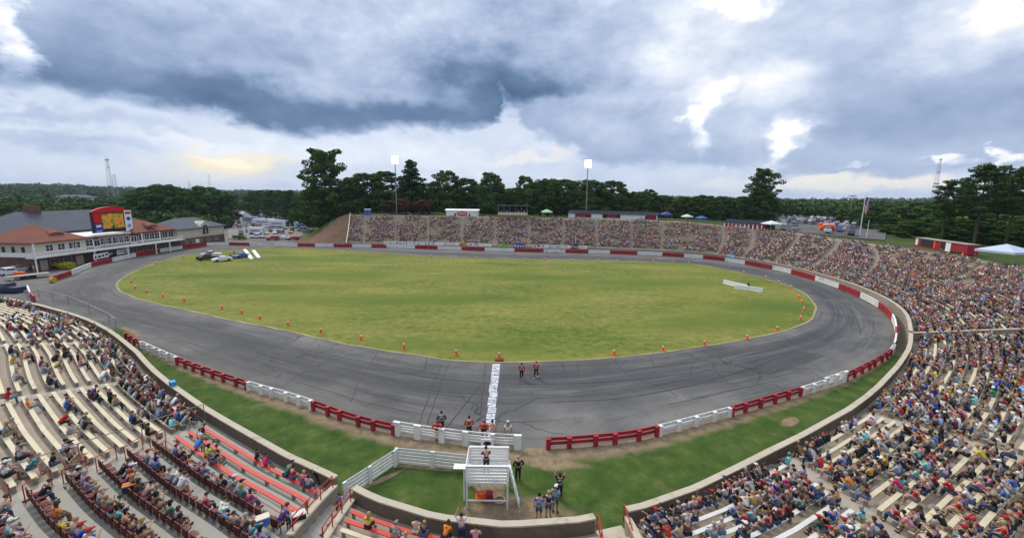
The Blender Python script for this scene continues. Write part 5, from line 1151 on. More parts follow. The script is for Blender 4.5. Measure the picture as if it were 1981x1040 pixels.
for (a, b_, lab) in (((285.5, 294), (293.5, 305), 'white ramp board lying on the infield next to the blue car'), ((295.5, 295), (302, 303.5), 'white ramp board on the infield, right of the other one')):
    p, q = np.array(un(*a)), np.array(un(*b_)); c = (p+q)/2; o = MB().beam((*(p-c), .3), (*(q-c), .3), .9, .5).build('ramp_board', M['whiteclean'], None, (*c, .02)); tag(o, lab, 'ramp', 'white boards on the infield')
for (a, b_, lab) in (((843.5, 332), (871, 338.5), 'white barrier board standing on the right infield, rear one'), ((856, 338), (872.5, 340), 'white barrier board on the right infield, front left length'), ((873, 340), (889, 342.5), 'white barrier board on the right infield, front right length')):
    p, q = np.array(un(*a)), np.array(un(*b_)); c = (p+q)/2; root = empty('barrier_board', (*c, .02)); tag(root, lab, 'barrier', 'white boards on the infield'); MB().beam((*(p-c), .48), (*(q-c), .48), .3, .75).build('panel', M['whiteclean'], root); MB().beam((*(p-c), .06), (*(q-c), .06), .6, .12).build('base', M['white'], root)
person('sit_knees', 'red', 'dark trousers', 'black hair', (*un(872, 336.5), .45), 3.0, 'person in red and black sitting behind the white boards on the infield', rnd=rg)
# ------------------------------------------------------------------ clubhouse beyond the left bend
FA = np.array([-110.2, 97.5]); FB = np.array([-107.6, 159.7]); FL = np.linalg.norm(FB-FA); FU = (FB-FA)/FL; FN = np.array([-FU[1], FU[0]])      # FN points away from the track
FR = math.atan2(FU[1], FU[0])
def fx(px, z=4.0, back=0.0):            # position along the front that shows in picture column px
    best = None
    for t in np.linspace(-5, FL+8, 1200):
        p = FA+FU*t+FN*back; q = abs(proj((p[0], p[1], z))[0]-px)
        if best is None or q < best[0]: best = (q, t)
    return best[1]
def win(root, mt, x, z, w, h, yy=-.02, lab=None, name='window', grid_=True):
    f = MB(); t = .09
    for a, b_ in (((x-w/2, yy, z), (x+w/2, yy, z)), ((x-w/2, yy, z+h), (x+w/2, yy, z+h))): f.beam(a, b_, .08, t)
    for a, b_ in (((x-w/2, yy, z), (x-w/2, yy, z+h)), ((x+w/2, yy, z), (x+w/2, yy, z+h))): f.box((a[0], yy, z+h/2), (t, .08, h+t))
    if grid_: f.box((x, yy, z+h/2), (.05, .06, h)); f.box((x, yy, z+h/2), (w, .055, .05))
    o = f.build(name, mt, root)
    MB().box((x, yy+.03, z+h/2), (w, .04, h)).build('pane', M['dark'], o)
    MB().box((x, yy-.05, z-.08), (w+.2, .16, .1)).build('sill', mt, o)
def hip(x0, x1, y0, y1, ze, zr, ov=.6, m=0):
    x0 -= ov; x1 += ov; y0 -= ov; y1 += ov; h = (y1-y0)/2; ym = (y0+y1)/2; i = min(h, (x1-x0)/2-.01)
    vs = [(x0, y0, ze), (x1, y0, ze), (x1, y1, ze), (x0, y1, ze), (x0+i, ym, zr), (x1-i, ym, zr), (x0, y0, ze-.25), (x1, y0, ze-.25), (x1, y1, ze-.25), (x0, y1, ze-.25)]
    return MB().add(vs, [(0, 1, 5, 4), (2, 3, 4, 5), (1, 2, 5), (3, 0, 4), (6, 7, 1, 0), (7, 8, 2, 1), (8, 9, 3, 2), (9, 6, 0, 3), (9, 8, 7, 6)], m)
root = empty('clubhouse', (*FA, 0), FR); tag(root, 'long two-storey brick and cream clubhouse with red roofs and white balcony left of the track', 'building')
a1 = fx(101); a2 = fx(160, 7); a3 = fx(207, 5); a4 = FL
# ground floor in brick, upper floor in cream render; x along the front, y away from the track
MB().box(((0+a3)/2, 6.5, 1.6), (a3, 13, 3.2)).build('lower_wall', M['brick'], root)
MB().box((a1/2, 6.5, 4.9), (a1, 13, 3.4)).build('upper_wall', M['stucco'], root)
MB().box(((a1+a3)/2, 7.2, 4.85), (a3-a1-.01, 11.4, 3.3)).build('upper_wall', M['brick'], root)
hip(0, a1, 0, 13, 6.6, 10.4).build('roof', M['shingle_red'], root)
hip(a2, a3, 1.2, 13, 6.6, 10.0, .5).build('roof', M['shingle_red'], root)
MB().box(((a1+a2)/2, 7.4, 6.65), (a2-a1-.8, 11.6, .35)).build('flat_roof', M['white'], root)
for xc, w in ((a1*.58, 3.6), ((a2+a3)/2, 4.0)):           # eyebrow vents in the red roofs
    b_ = MB(); vs = []
    for j, (yy, zz, s) in enumerate(((1.6, 7.75, 1.0), (4.2, 9.0, .35))):
        for k in range(9): a = math.pi*k/8; vs.append((xc-math.cos(a)*w/2*s, yy, zz+math.sin(a)*.75*s))
    b_.add(vs, [(k, k+1, 10+k, 9+k) for k in range(8)]+[tuple(range(8, -1, -1))]); b_.build('roof_vent', M['shingle_red'], root)
# balcony with white rail
MB().box((a3/2-.8, -1.1, 3.3), (a3+1.6, 2.3, .3)).build('balcony_floor', M['white'], root)
MB().beam((-1.6, -2.25, 4.45), (a3, -2.25, 4.45), .1, .1).build('balcony_rail', M['whiteclean'], root)
bb = MB()
for k in range(int(a3/.35)): bb.box((-1.5+k*.36, -2.25, 3.95), (.09, .05, .95))
o = bb.build('balusters', M['whiteclean'], root)
MB().box((-1.65, 3.0, 4.0), (.08, 10.5, 1.0)).build('balcony_side', M['white'], root)
for t in (-1.5, a1*.98, a1+9, a1+18, a3-6): MB().tube((t, -2.2, 0), (t, -2.2, 3.2), .14, .14, 8).build('column', M['whiteclean'], root)
for t in (-1.5, a2-1, a2+5): MB().box((t, -2.2, 4.9), (.22, .22, 3.3)).build('column', M['whiteclean'], root)
for px in (57.5, 71.5, 84, 89.5): win(root, M['whiteclean'], fx(px, 5), 4.3, 1.7, 1.5)
for px in (64, 79): win(root, M['coping'], fx(px, 1.5), .9, 1.9, 1.4)
MB().box((fx(51, 1.5), -.03, 1.2), (1.6, .06, 2.4)).build('door', M['coping'], root); MB().box((fx(93, 1.5), -.03, 1.2), (1.8, .06, 2.4)).build('door', M['coping'], root)
for px in (111, 114.5, 154, 157.5): MB().box((fx(px, 5, 1.5), 1.45, 4.55), (1.1, .06, 2.2)).build('door', M['whiteclean'], root); MB().box((fx(px, 5, 1.5), 1.41, 4.7), (.7, .04, 1.7)).build('door_pane', M['dark'], root)
for px in (104, 120, 126, 135, 141, 147, 165, 171, 177, 183, 192, 199): win(root, M['white'], fx(px, 5, 1.5), 4.2, 1.9, 1.7, 1.46)
for px in (117, 129, 141, 152, 163, 174, 185, 196): win(root, M['coping'], fx(px, 1.8), 1.2, 2.0, 1.2)
for yy in (2.2, 4.6, 7, 9.5):                                                        # end wall windows
    MB().box((-.03, yy, 5.0), (.06, .8, 1.3)).build('window', M['dark'], root)
# right-hand wing: cream over brick, slate roof and round-headed gable window
r2 = empty('club_wing', (*(FA+FU*(a3+.3)), 0), FR); tag(r2, 'cream and brick wing with slate roof and arched gable window beside the clubhouse', 'building'); W2 = a4-a3-.3
MB().box((W2/2, 6, 1.6), (W2, 12, 3.2)).build('lower_wall', M['brick'], r2); MB().box((W2/2, 6, 4.8), (W2+.1, 12.1, 3.2)).build('upper_wall', M['stucco'], r2)
hip(0, W2, 0, 12, 6.4, 9.6).build('roof', M['shingle_grey'], r2)
gx_ = (fx(239, 5)-a3-.3); g_ = MB(); g_.prism([(gx_-2.4, -.25), (gx_+2.4, -.25), (gx_+2.4, 2.5), (gx_-2.4, 2.5)], 5.0, 6.5); g_.build('gable_wall', M['stucco'], r2)
vs = []; 
for yy in (-.25, 3.2): vs += [(gx_-2.4, yy, 6.5), (gx_+2.4, yy, 6.5), (gx_+1.2, yy, 7.8), (gx_, yy, 8.5), (gx_-1.2, yy, 7.8)]
MB().add(vs, [(0, 1, 2, 3, 4), (9, 8, 7, 6, 5), (1, 0, 5, 6), (2, 1, 6, 7), (3, 2, 7, 8), (4, 3, 8, 9), (0, 4, 9, 5)]).build('gable_wall', M['stucco'], r2)
aw = MB(); pts_ = [(gx_-1.2, 4.1), (gx_+1.2, 4.1)]+[(gx_+1.2*math.cos(a), 6.0+1.2*math.sin(a)) for a in np.linspace(0, math.pi, 9)]
aw.add([(x, -.3, z) for x, z in pts_]+[(x, -.22, z) for x, z in pts_], [tuple(range(len(pts_)))]+[(i, (i+1) % len(pts_), len(pts_)+(i+1) % len(pts_), len(pts_)+i) for i in range(len(pts_))]); o = aw.build('arched_window', M['dark'], r2)
MB().box((gx_, -.32, 5.3), (.18, .06, 2.6)).build('mullion', M['whiteclean'], o)
for px in (220, 229, 248, 256): win(r2, M['white'], fx(px, 5)-a3-.3, 4.3, 1.3, 1.4)
for px in (218, 226, 234, 243, 252): win(r2, M['coping'], fx(px, 1.8)-a3-.3, 1.6, 1.5, .9)
# hall behind with the big slate roof and a chimney
r3 = empty('rear_hall', (*(FA+FU*(a1*.75)+FN*17), 0), FR); tag(r3, 'rear hall with a wide slate roof and brick chimney behind the scoreboard', 'building')
MB().box((20, 7, 3.6), (40, 16, 7.2)).build('wall', M['stucco'], r3); hip(0, 40, -1, 15, 7.3, 12.6).build('roof', M['shingle_grey'], r3); MB().box((12, 7, 13), (2.6, 2.2, 2.6)).build('chimney', M['brick'], r3)
# scoreboard
s0, s1 = fx(109, 9, 3), fx(154.5, 9, 3); SBW = s1-s0; pm = FA+FU*s0+FN*3.0; zb = z_for(*(FA+FU*((s0+s1)/2)+FN*3), 271.5); zt = z_for(*(FA+FU*((s0+s1)/2)+FN*3), 248.5)
sb = empty('scoreboard', (*pm, 0), FR); tag(sb, 'large lit scoreboard with red arched top on the clubhouse roof', 'scoreboard')
SH = zt-zb; MB().box((SBW/2, .35, zb+SH/2), (SBW, .6, SH)).build('cabinet', M['black'], sb)
ar = MB(); n = 12; vs = []
for yy in (-.05, .65):
    for k in range(n+1): u_ = k/n; vs.append((SBW*u_*.94, yy, zt+.15+1.3*math.sin(math.pi*u_)**.7)); vs.append((SBW*u_*.94, yy, zt-.1))
o_ = 2*(n+1); ar.add(vs, [(2*k+1, 2*k+3, 2*k+2, 2*k) for k in range(n)]+[(o_+2*k, o_+2*k+2, o_+2*k+3, o_+2*k+1) for k in range(n)]+[(2*k, 2*k+2, o_+2*k+2, o_+2*k) for k in range(n)]); ar.build('arched_top', M['signred'] if 'signred' in M else M.setdefault('signred', mat('sign_red', (.55, .012, .02), .5, .05)), sb)
ma, nt, b = newmat('screen_picture', .4, .3); v = nt.new('ShaderNodeTexCoord').outputs['Object']
c = nt.ramp(nt.noise(v, .8, 5, .65, 1.0), [(.32, (.01, .02, .01)), (.42, (.1, .16, .02)), (.5, (.6, .45, .04)), (.57, (.75, .08, .02)), (.66, (.9, .5, .12)), (.78, (.05, .1, .03))])
nt.put(b.inputs['Base Color'], (.01, .01, .01, 1)); nt.put(b.inputs['Emission Color'], c); b.inputs['Emission Strength'].default_value = .42; M['screen'] = ma
MB().box((SBW*.5, -.0, zb+SH*.55), (SBW*.54, .12, SH*.74)).build('screen', M['screen'], sb)
sp_ = MB().box((SBW*.12, -.0, zb+SH*.72), (SBW*.2, .12, SH*.46)).build('sponsor_panel', M['signred'], sb)
sp2 = MB().box((SBW*.12, -.0, zb+SH*.24), (SBW*.2, .12, SH*.46)).build('sponsor_panel', mat('sign_blue', (.01, .05, .28), .5, .05), sb)
sp3 = MB().box((SBW*.9, -.0, zb+SH*.5), (SBW*.19, .14, SH*1.1)).build('sponsor_panel', M['whiteclean'], sb)
def disc(x, z, r, ma, parent, yy=-.1, a0=0, a1=2*math.pi, n=18, sz=1.0):
    vs = [(x+r*math.cos(a0+(a1-a0)*k/n), yy, z+sz*r*math.sin(a0+(a1-a0)*k/n)) for k in range(n+1)]; return MB().poly(vs).build('emblem', ma, parent)
BL_ = mat('emblem_blue', (.01, .08, .42), .5, .05); M['signblue'] = BL_
def text(s, x, z, size, ma, parent, yy=-.1, align='CENTER'):
    cu = bpy.data.curves.new('t', 'FONT'); cu.body = s; cu.size = size; cu.align_x = align; cu.align_y = 'CENTER'; o = bpy.data.objects.new('t', cu); COL.objects.link(o)
    bpy.context.view_layer.update(); me = bpy.data.meshes.new_from_object(o.evaluated_get(bpy.context.evaluated_depsgraph_get())); bpy.data.objects.remove(o)
    me.name = 'lettering'; me.materials.clear(); me.materials.append(ma); me.transform(Matrix.Rotation(math.pi/2, 4, 'X')); q = link('lettering', me, parent); q.location = (x, yy, z); return q
disc(SBW*.12, zb+SH*.33, SH*.13, M['whiteclean'], sp2); disc(SBW*.12, zb+SH*.345, SH*.115, M['signred'], sp2, -.12, .35, math.pi-.1); disc(SBW*.12, zb+SH*.315, SH*.115, BL_, sp2, -.12, math.pi+.35, 2*math.pi-.1)
text('pepsi', SBW*.12, zb+SH*.1, SH*.14, M['whiteclean'], sp2)
disc(SBW*.9, zb+SH*.62, SH*.12, BL_, sp3, -.12, sz=.8); disc(SBW*.9, zb+SH*.25, SH*.11, mat('emblem_pale', (.2, .35, .6), .5, .05), sp3, -.12, sz=.9); MB().box((SBW*.9, -.1, zb+SH*.92), (SBW*.15, .05, SH*.12)).build('band', M['signred'], sp3)
# advertising boards: in front of the clubhouse and along the back straight wall
def board(p, q, z0, z1, base, marks, lab, grp, name='banner'):
    p, q = np.array(p), np.array(q); c = (p+q)/2; L = np.linalg.norm(q-p); a = math.atan2(*(q-p)[::-1]); root = empty(name, (*c, 0), a); tag(root, lab, 'banner', grp)
    fl = 1 if (-(q-p)[1]*(0-c[0])+(q-p)[0]*(0-c[1])) > 0 else -1       # side that faces the stands
    o = MB().box((0, 0, (z0+z1)/2), (L-.06, .06, z1-z0)).build('panel', M['matte'], root); o.color = (*base, 1)
    for e in (-1, 1): MB().box((e*(L/2-.15), -fl*.07, z1/2), (.08, .06, z1)).build('post', M['steel'], root)
    if marks:
        txt, mc, sz = marks; rr_ = random.Random(lab)
        if txt: t = text(txt, 0, (z0+z1)/2, sz, mc, root, 0); t.rotation_euler = (0, 0, math.pi if fl > 0 else 0); t.location = (0, fl*.04, (z0+z1)/2)
        else:
            for k in range(rr_.randint(2, 4)): w = L*rr_.uniform(.08, .22); MB().box(((k-1.5)*L*.24, fl*.04, (z0+z1)/2+rr_.uniform(-.12, .12)*(z1-z0)), (w, .02, (z1-z0)*rr_.uniform(.22, .42))).build('mark', mc, root)
WH = (.72, .72, .70)
def onbar(px, py, off): l = bat(px, py); return bpt(l)+bnorm(l)*off
LB = [((120,309),(137,305),WH,(None,M['black'],0),'white sponsor board with faint dark lettering left of the scoreboard'),((137.5,305),(146,303),(.03,.03,.03),(None,M['white'],0),'black sponsor board between white ones below the clubhouse balcony'),((146.5,303),(159,300.5),WH,(None,M['signblue'],0),'short white sponsor board right of the black board'),((171,298),(182,296.5),WH,(None,M['black'],0),'white sponsor board with dark script before the clubhouse'),((182.5,296.5),(193,295),(.02,.06,.25),(None,M['white'],0),'dark blue sponsor board before the clubhouse'),((193.5,295),(214,291.8),WH,(None,M['signblue'],0),'long white sponsor board with blue emblem before the clubhouse'),((215,291.5),(225,290.3),(.55,.03,.03),(None,M['white'],0),'red sponsor board with pale writing below the slate-roofed wing'),((226,290),(237,288.8),WH,(None,M['black'],0),'white sponsor board with black lettering below the slate-roofed wing')]
for a, b_, base, mk, lab in LB: board(onbar(*a, 1.6), onbar(*b_, 1.6), 1.3, 2.6, base, mk, lab, 'sponsor boards by the clubhouse')
def onwall(px): i = int(np.argmin([abs(proj((*bowl(s, -.32), 1.7))[0]-px) for s in WSS])); return np.array(bowl(WSS[i], -.32))
WSS = np.arange(240, 406, .4)
WBN = [(447,455,WH,'red'),(456.5,473,WH,'black'),(474.5,496,WH,'blue'),(497,519,WH,'blue'),(520,535.5,WH,'red'),(536.5,543,(.55,.3,.02),'black'),(545,573,WH,'blue'),(580,592,(.12,.4,.05),'white'),(598,612,(.03,.1,.4),'white'),(620,641,WH,'black'),(642,654,WH,'blue'),(655,665,WH,'red'),(666.5,674,(.05,.05,.05),'white'),(674.5,685,WH,'black'),(847,858,(.1,.3,.5),'white')]
CW = {'red': 'signred', 'black': 'black', 'blue': 'signblue', 'white': 'whiteclean'}
bn_ = {}
for a, b_, base, mc in WBN:
    nm = 'white' if base is WH else {(.55,.3,.02): 'yellow', (.12,.4,.05): 'green', (.03,.1,.4): 'blue', (.05,.05,.05): 'black', (.1,.3,.5): 'pale blue'}[base]; bn_[nm] = bn_.get(nm, 0)+1
    board(onwall(a), onwall(b_), 1.15, 2.25, base, (None, M[CW[mc]], 0), f'{nm} banner with {mc} marks on the back straight wall, {ordw(bn_[nm])} {nm} one', 'banners along the back straight wall')

# ------------------------------------------------------------------ buildings and tents on the rim
def on_rim(px, Y, py=None):
    X = col_x(px, Y); return X, Y, float(land(X, Y)[0])
def shed(name, lab, px0, px1, Y0_, Y1_, base_py, wall_py, roof_py, depth, wallm, roofm, posts=0, band=None, cat='building', openings=()):
    x0, x1 = col_x(px0, Y0_), col_x(px1, Y1_); c = np.array([x0, Y0_]); u = np.array([x1-x0, Y1_-Y0_]); L = np.linalg.norm(u); a = math.atan2(u[1], u[0]); zb_ = float(min(land(x0, Y0_)[0], land(x1, Y1_)[0])); zw = z_for(x0, Y0_, wall_py); zr = z_for(x0, Y0_+depth/2, roof_py)
    zw = max(zw, zb_+2); zr = max(zr, zw+.3); root = empty(name, (*c, zb_-.2), a); tag(root, lab, cat); hw = zw-zb_+.2; hr = zr-zb_+.2
    MB().box((L/2, depth/2, hw/2), (L, depth, hw)).build('wall', wallm, root)
    r_ = MB(); o = .5; vs = [(-o, -o, hw), (L+o, -o, hw), (L+o, depth+o, hw), (-o, depth+o, hw), (-o, depth/2, hr), (L+o, depth/2, hr)]; r_.add(vs, [(0, 1, 5, 4), (2, 3, 4, 5), (0, 4, 3), (1, 2, 5), (3, 2, 1, 0)]); r_.build('roof', roofm, root)
    for k in range(posts): MB().box((L*(k+.5)/posts, -.8, hw/2), (.35, .2, hw)).build('post', M['whiteclean'], root)
    for f0, f1, z0f, z1f, mm, nm in openings: MB().box((L*(f0+f1)/2, -.04, hw*(z0f+z1f)/2), (L*(f1-f0), .1, hw*(z1f-z0f))).build(nm, mm, root)
    return root, L, hw
rt_, L, hw = shed('concession_building', 'small white building with a red oval sign on the far rim', 520, 557, 181, 181, 254, 246.8, 244.8, 7, M['whiteclean'], M['white'], openings=((.26, .31, 0, .55, M['dark'], 'doorway'), (.72, .76, .1, .5, M['dark'], 'doorway')))
sg = MB(); sg.ell((L*.5, -.18, hw*.55), (L*.17, .08, hw*.36), 18, 6, zmin=-.99); sg.build('sign', M['signred'], rt_); sg = MB(); sg.ell((L*.5, -.22, hw*.55), (L*.14, .08, hw*.24), 18, 6, zmin=-.99); sg.build('sign_face', mat('sign_pink', (.65, .3, .3), .6), rt_)
# press stand: raised box on the top rows
X, Y, zl = on_rim(597, 172); x0, x1 = col_x(581, 172), col_x(615, 172); root = empty('press_box', (x0, 172, 8.5)); tag(root, 'tan press box with flat dark roof and open front above the far crowd', 'building'); L = x1-x0; h0 = z_for(x0, 172, 251.5)-8.5; h1 = z_for(x0, 172, 241.5)-8.5
MB().box((L/2, 2.5, h0/2), (L, 5, h0)).build('base_wall', mat('press_tan', (.3, .2, .1), .8), root); MB().box((L/2, -.1, h0+.35), (L+.2, .3, 1.1)).build('fascia', mat('press_fascia', (.55, .5, .4), .8), root); MB().box((L/2, 2.5, h1), (L+1.6, 6.4, .3)).build('roof', M['black'], root); MB().box((L/2, 4.8, (h0+h1)/2), (L, .3, h1-h0)).build('back_wall', M['black'], root)
for k in range(6): MB().box((L*k/5, .1, (h0+h1)/2), (.16, .16, h1-h0)).build('column', M['steel'], root)
for k in range(5):
    rg2 = random.Random(k); person('stand', rg2.choice(['black', 'white', 'navy', 'grey']), 'dark trousers', 'brown hair', (x0+L*(k+.5)/5, 173, 8.5+h0+.05), math.pi, ['person in the press box, leftmost opening', 'person in the press box, second opening', 'person in the press box, middle opening', 'person in the press box, fourth opening', 'person in the press box, rightmost opening'][k], 'people in the press box', rnd=rg2)
rt_, L, hw = shed('concession_building', 'long red and white concession building with dark slate roof on the far rim', 663.5, 768, 184, 172, 260, 252.8, 246.2, 9, M['whiteclean'], M['slate_dark'], openings=((.08, .27, .3, .96, M['red'], 'counter'), (.2, .26, .25, .7, M['dark'], 'opening'), (.4, .6, .3, .96, M['red'], 'counter'), (.4, .45, .25, .9, M['dark'], 'opening'), (.56, .6, .3, .9, M['dark'], 'opening'), (.88, .99, .2, .96, M['red'], 'counter'), (.87, .9, .2, .8, M['dark'], 'opening')))
rt_, L, hw = shed('concession_building', 'red-fronted concession building with white posts and dark roof on the right rim', 847, 896, 158, 146, 268, 261.5, 256.2, 7, M['black'], M['slate_dark'], posts=10, openings=((0, 1, .62, 1.0, M['signred'], 'fascia'),))
text('CONCESSIONS', L*.2, hw*.8, .7, M['whiteclean'], rt_, -.12)
# red trailer at the right rim
def pz(px, py, z): x, y = un(px, py, z); return np.array([x, y])
p = pz(1065, 291, 6.5); q = pz(1127, 302, 6.5); off = (p+q)/2/np.linalg.norm((p+q)/2)*4; p = p+off; q = q+off; c = p; u = q-p; L = np.linalg.norm(u); root = empty('food_trailer', (*p, 6.3), math.atan2(u[1], u[0])); tag(root, 'long red food trailer with open serving hatches on the right rim', 'trailer')
MB().box((L/2, 1.1, 1.6), (L, 2.2, 2.3)).build('body', M['red'], root); MB().box((L/2, 1.1, 2.85), (L+.3, 2.6, .16)).build('roof', M['concrete_new'], root)
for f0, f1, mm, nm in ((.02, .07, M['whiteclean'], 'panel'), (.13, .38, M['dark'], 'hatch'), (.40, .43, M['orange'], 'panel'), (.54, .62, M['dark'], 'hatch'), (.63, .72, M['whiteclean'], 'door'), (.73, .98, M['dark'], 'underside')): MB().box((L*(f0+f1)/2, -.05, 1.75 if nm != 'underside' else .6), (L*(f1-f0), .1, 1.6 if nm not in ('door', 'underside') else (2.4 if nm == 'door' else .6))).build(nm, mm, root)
for k in (.2, .8): MB().tube((L*k, .1, .35), (L*k, .5, .35), .4, .4, 12).build('wheel', M['tyre'], root)
# tents and inflatables
def tent(px, Y, w, h, colr, lab, z=None):
    X = col_x(px, Y); zb_ = float(land(X, Y)[0]) if z is None else z; root = empty('canopy_tent', (X, Y, zb_), .2); tag(root, lab, 'tent')
    for sx in (-1, 1):
        for sy in (-1, 1): MB().tube((sx*w/2, sy*w/2, 0), (sx*w/2, sy*w/2, h*.72), .05, .05, 6).build('leg', M['steel'], root)
    a = w/2+.15; b_ = MB(); b_.add([(-a, -a, h*.7), (a, -a, h*.7), (a, a, h*.7), (-a, a, h*.7), (0, 0, h), (-a, -a, h*.6), (a, -a, h*.6), (a, a, h*.6), (-a, a, h*.6)], [(0, 1, 4), (1, 2, 4), (2, 3, 4), (3, 0, 4), (5, 6, 1, 0), (6, 7, 2, 1), (7, 8, 3, 2), (8, 5, 0, 3)]); o = b_.build('canopy', M['matte'], root); o.color = (*colr, 1)
tent(638, 180, 3.6, 3.6, (.35, .6, .3), 'pale green canopy tent on the far rim right of the press box'); tent(778, 172, 3.4, 3.6, (.05, .05, .3), 'small dark blue canopy tent beside the long concession building'); tent(903, 146, 4.2, 3.2, (.65, .68, .7), 'white canopy tent right of the red-fronted concession building')
tent(1186, 86, 6.0, 4.4, (.45, .52, .66), 'large white tent on the right rim behind the blue slide'); tent(803, 168, 3, 3, (.6, .6, .58), 'small cream canopy tent on the rim behind the far bend'); tent(820, 166, 3, 2.8, (.04, .12, .4), 'small blue canopy tent on the rim beside cream one')
X, Y, zl = on_rim(1160, 87); root = empty('inflatable_slide', (X, Y, zl), -.5); tag(root, 'blue inflatable slide with a red striped tower in front of the white tent', 'slide'); o = MB().box((0, 0, .8), (7, 3.5, 1.6)).box((0, 1.2, 2.0), (6, .8, 1.6)).build('base', M['matte'], root); o.color = (.04, .12, .55, 1); o = MB().beam((-.5, 0, 1), (2.2, .2, 5.2), 1.5, .5).build('slide_tower', M['matte'], root); o.color = (.55, .2, .18, 1)
for px, top, lab in ((961.5, 263, 'orange inflatable pillar on the right rim beside the orange arch'), (977, 264.5, 'thin orange inflatable pillar right of the arch')):
    X, Y, zl = on_rim(px, 150); zt_ = z_for(X, Y, top); o = MB().tube((0, 0, 0), (0, 0, zt_-zl), .7 if px < 970 else .4, .6 if px < 970 else .3, 10).ell((0, 0, zt_-zl), (.7 if px < 970 else .4,)*3, 10, 5, zmin=-.3).build('inflatable_pillar', M['orange'], None, (X, Y, zl)); tag(o, lab, 'inflatable', 'orange inflatables on the right rim')
X, Y, zl = on_rim(969, 149); b_ = MB(); pr = None
for k in range(9):
    a = math.pi*k/8; q_ = (-2.6*math.cos(a), 0, 1.9*math.sin(a))
    if pr: b_.tube(pr, q_, .45, .45, 8)
    pr = q_
tag(b_.build('inflatable_arch', M['orange'], None, (X, Y, zl)), 'low orange inflatable arch between two orange pillars', 'inflatable', 'orange inflatables on the right rim')
X, Y, zl = on_rim(900, 146); o = MB().tube((0, 0, 0), (.2, 0, 3), .5, .4, 8).ell((.2, 0, 3.4), (.8, .5, 1.1), 10, 6, zmin=-.9).build('inflatable_figure', mat('yellow_inflatable', (.5, .36, .1), .6), None, (X, Y, zl)); tag(o, 'tan yellow inflatable figure at the end of the red concession building', 'inflatable')
X, Y, zl = on_rim(428, 178); root = empty('portable_toilet', (X, Y, zl)); tag(root, 'blue portable toilet with white roof on the far rim by the big tree', 'toilet'); o = MB().box((0, 0, 1.2), (2.4, 1.2, 2.4)).build('cabin', M['matte'], root); o.color = (.04, .13, .42, 1); MB().box((0, 0, 2.5), (2.6, 1.4, .25)).build('roof', M['whiteclean'], root); MB().box((0, -.62, 1.1), (.8, .05, 1.9)).build('door', M['signblue'], root)

# ------------------------------------------------------------------ poles, masts and flags
M['lamp'] = emit('lit_lamp', (1, .80, .45), 6.0)
def floodlight(px, Y, top, bot, lab):
    X = col_x(px, Y); zl = float(land(X, Y)[0]); zl = min(zl, z_for(X, Y, bot)); zt_ = z_for(X, Y, top); root = empty('floodlight', (X, Y, zl)); tag(root, lab, 'floodlight', 'tall lit floodlights on the back straight'); hh = zt_-zl
    MB().tube((0, 0, 0), (0, 0, hh), .28, .16, 10).build('pole', M['steel'], root)
    for r_ in range(4):
        z = hh-.3-r_*.85; MB().box((0, 0, z), (2.9, .15, .12)).build('crossarm', M['steel'], root)
        for k in range(4):
            x = -1.08+k*.72; h = MB().tube((x, .1, z+.3), (x, -.28, z+.2), .2, .33, 10).build('lamp_head', M['steel'], root); MB().tube((x, -.28, z+.2), (x, -.31, z+.195), .31, .31, 10).build('lens', M['lamp'], h)
floodlight(462, 190, 184.5, 250, 'tall lit floodlight rising in front of the red-flowering trees'); floodlight(684, 186, 188.5, 254, 'tall lit floodlight in front of the long red concession building')
def polething(name, cat, px, Y, top, r0, lab, lean=0, arms=(), zb_=None):
    X = col_x(px, Y); zl = float(land(X, Y)[0]) if zb_ is None else zb_; hh = z_for(X, Y, top)-zl; root = empty(name, (X, Y, zl)); tag(root, lab, cat); MB().tube((0, 0, 0), (0, 0, hh), r0, r0*.6, 8).build('pole', M['steel'] if cat != 'flagpole' else M['whiteclean'], root)
    for z, w in arms: MB().box((0, 0, hh-z), (w, .3, .5)).build('head', M['steel'], root)
    return root, hh
polething('light_pole', 'light pole', 994, 250, 230, .28, 'unlit light pole in the right car park', arms=((0, 4.5),)); polething('light_pole', 'light pole', 989, 300, 243, .25, 'thin light pole left of the unlit lamp in the right car park'); polething('utility_pole', 'pole', 341, 240, 250, .2, 'dark pole among the parked cars left of the big tree')
rt_, hh = polething('flagpole', 'flagpole', 1009, 138, 228.5, .14, 'tall white flagpole with hanging flag on the right rim')
# hanging flag: stripes and a blue corner, draped along the pole
bm = MB(); W_, Hh = 13, 10; vs = []
for j in range(W_+1):
    for i in range(Hh+1):
        u_ = i/Hh; v_ = j/W_; vs.append((.16+u_*1.15+.14*math.sin(v_*9+u_*3), .22*math.sin(u_*11+v_*4)*u_, hh-.7-v_*4.4-u_*1.3*(.3+v_)))
fs = [(j*(Hh+1)+i, j*(Hh+1)+i+1, (j+1)*(Hh+1)+i+1, (j+1)*(Hh+1)+i) for j in range(W_) for i in range(Hh)]; ms = [2 if (j < 7 and i < 5) else (j % 2) for j in range(W_) for i in range(Hh)]
bm.add(vs, fs); bm.m = ms; o = bm.build('flag', [mat('flag_red', (.45, .05, .06), .7), M['whiteclean'], mat('flag_blue', (.03, .04, .2), .7)], None, tuple(rt_.location)); tag(o, 'red and white striped flag with blue corner hanging from the tall pole', 'flag')
polething('flagpole', 'flagpole', 1017.5, 132, 258, .1, 'shorter white flagpole right of the flag', lean=0)
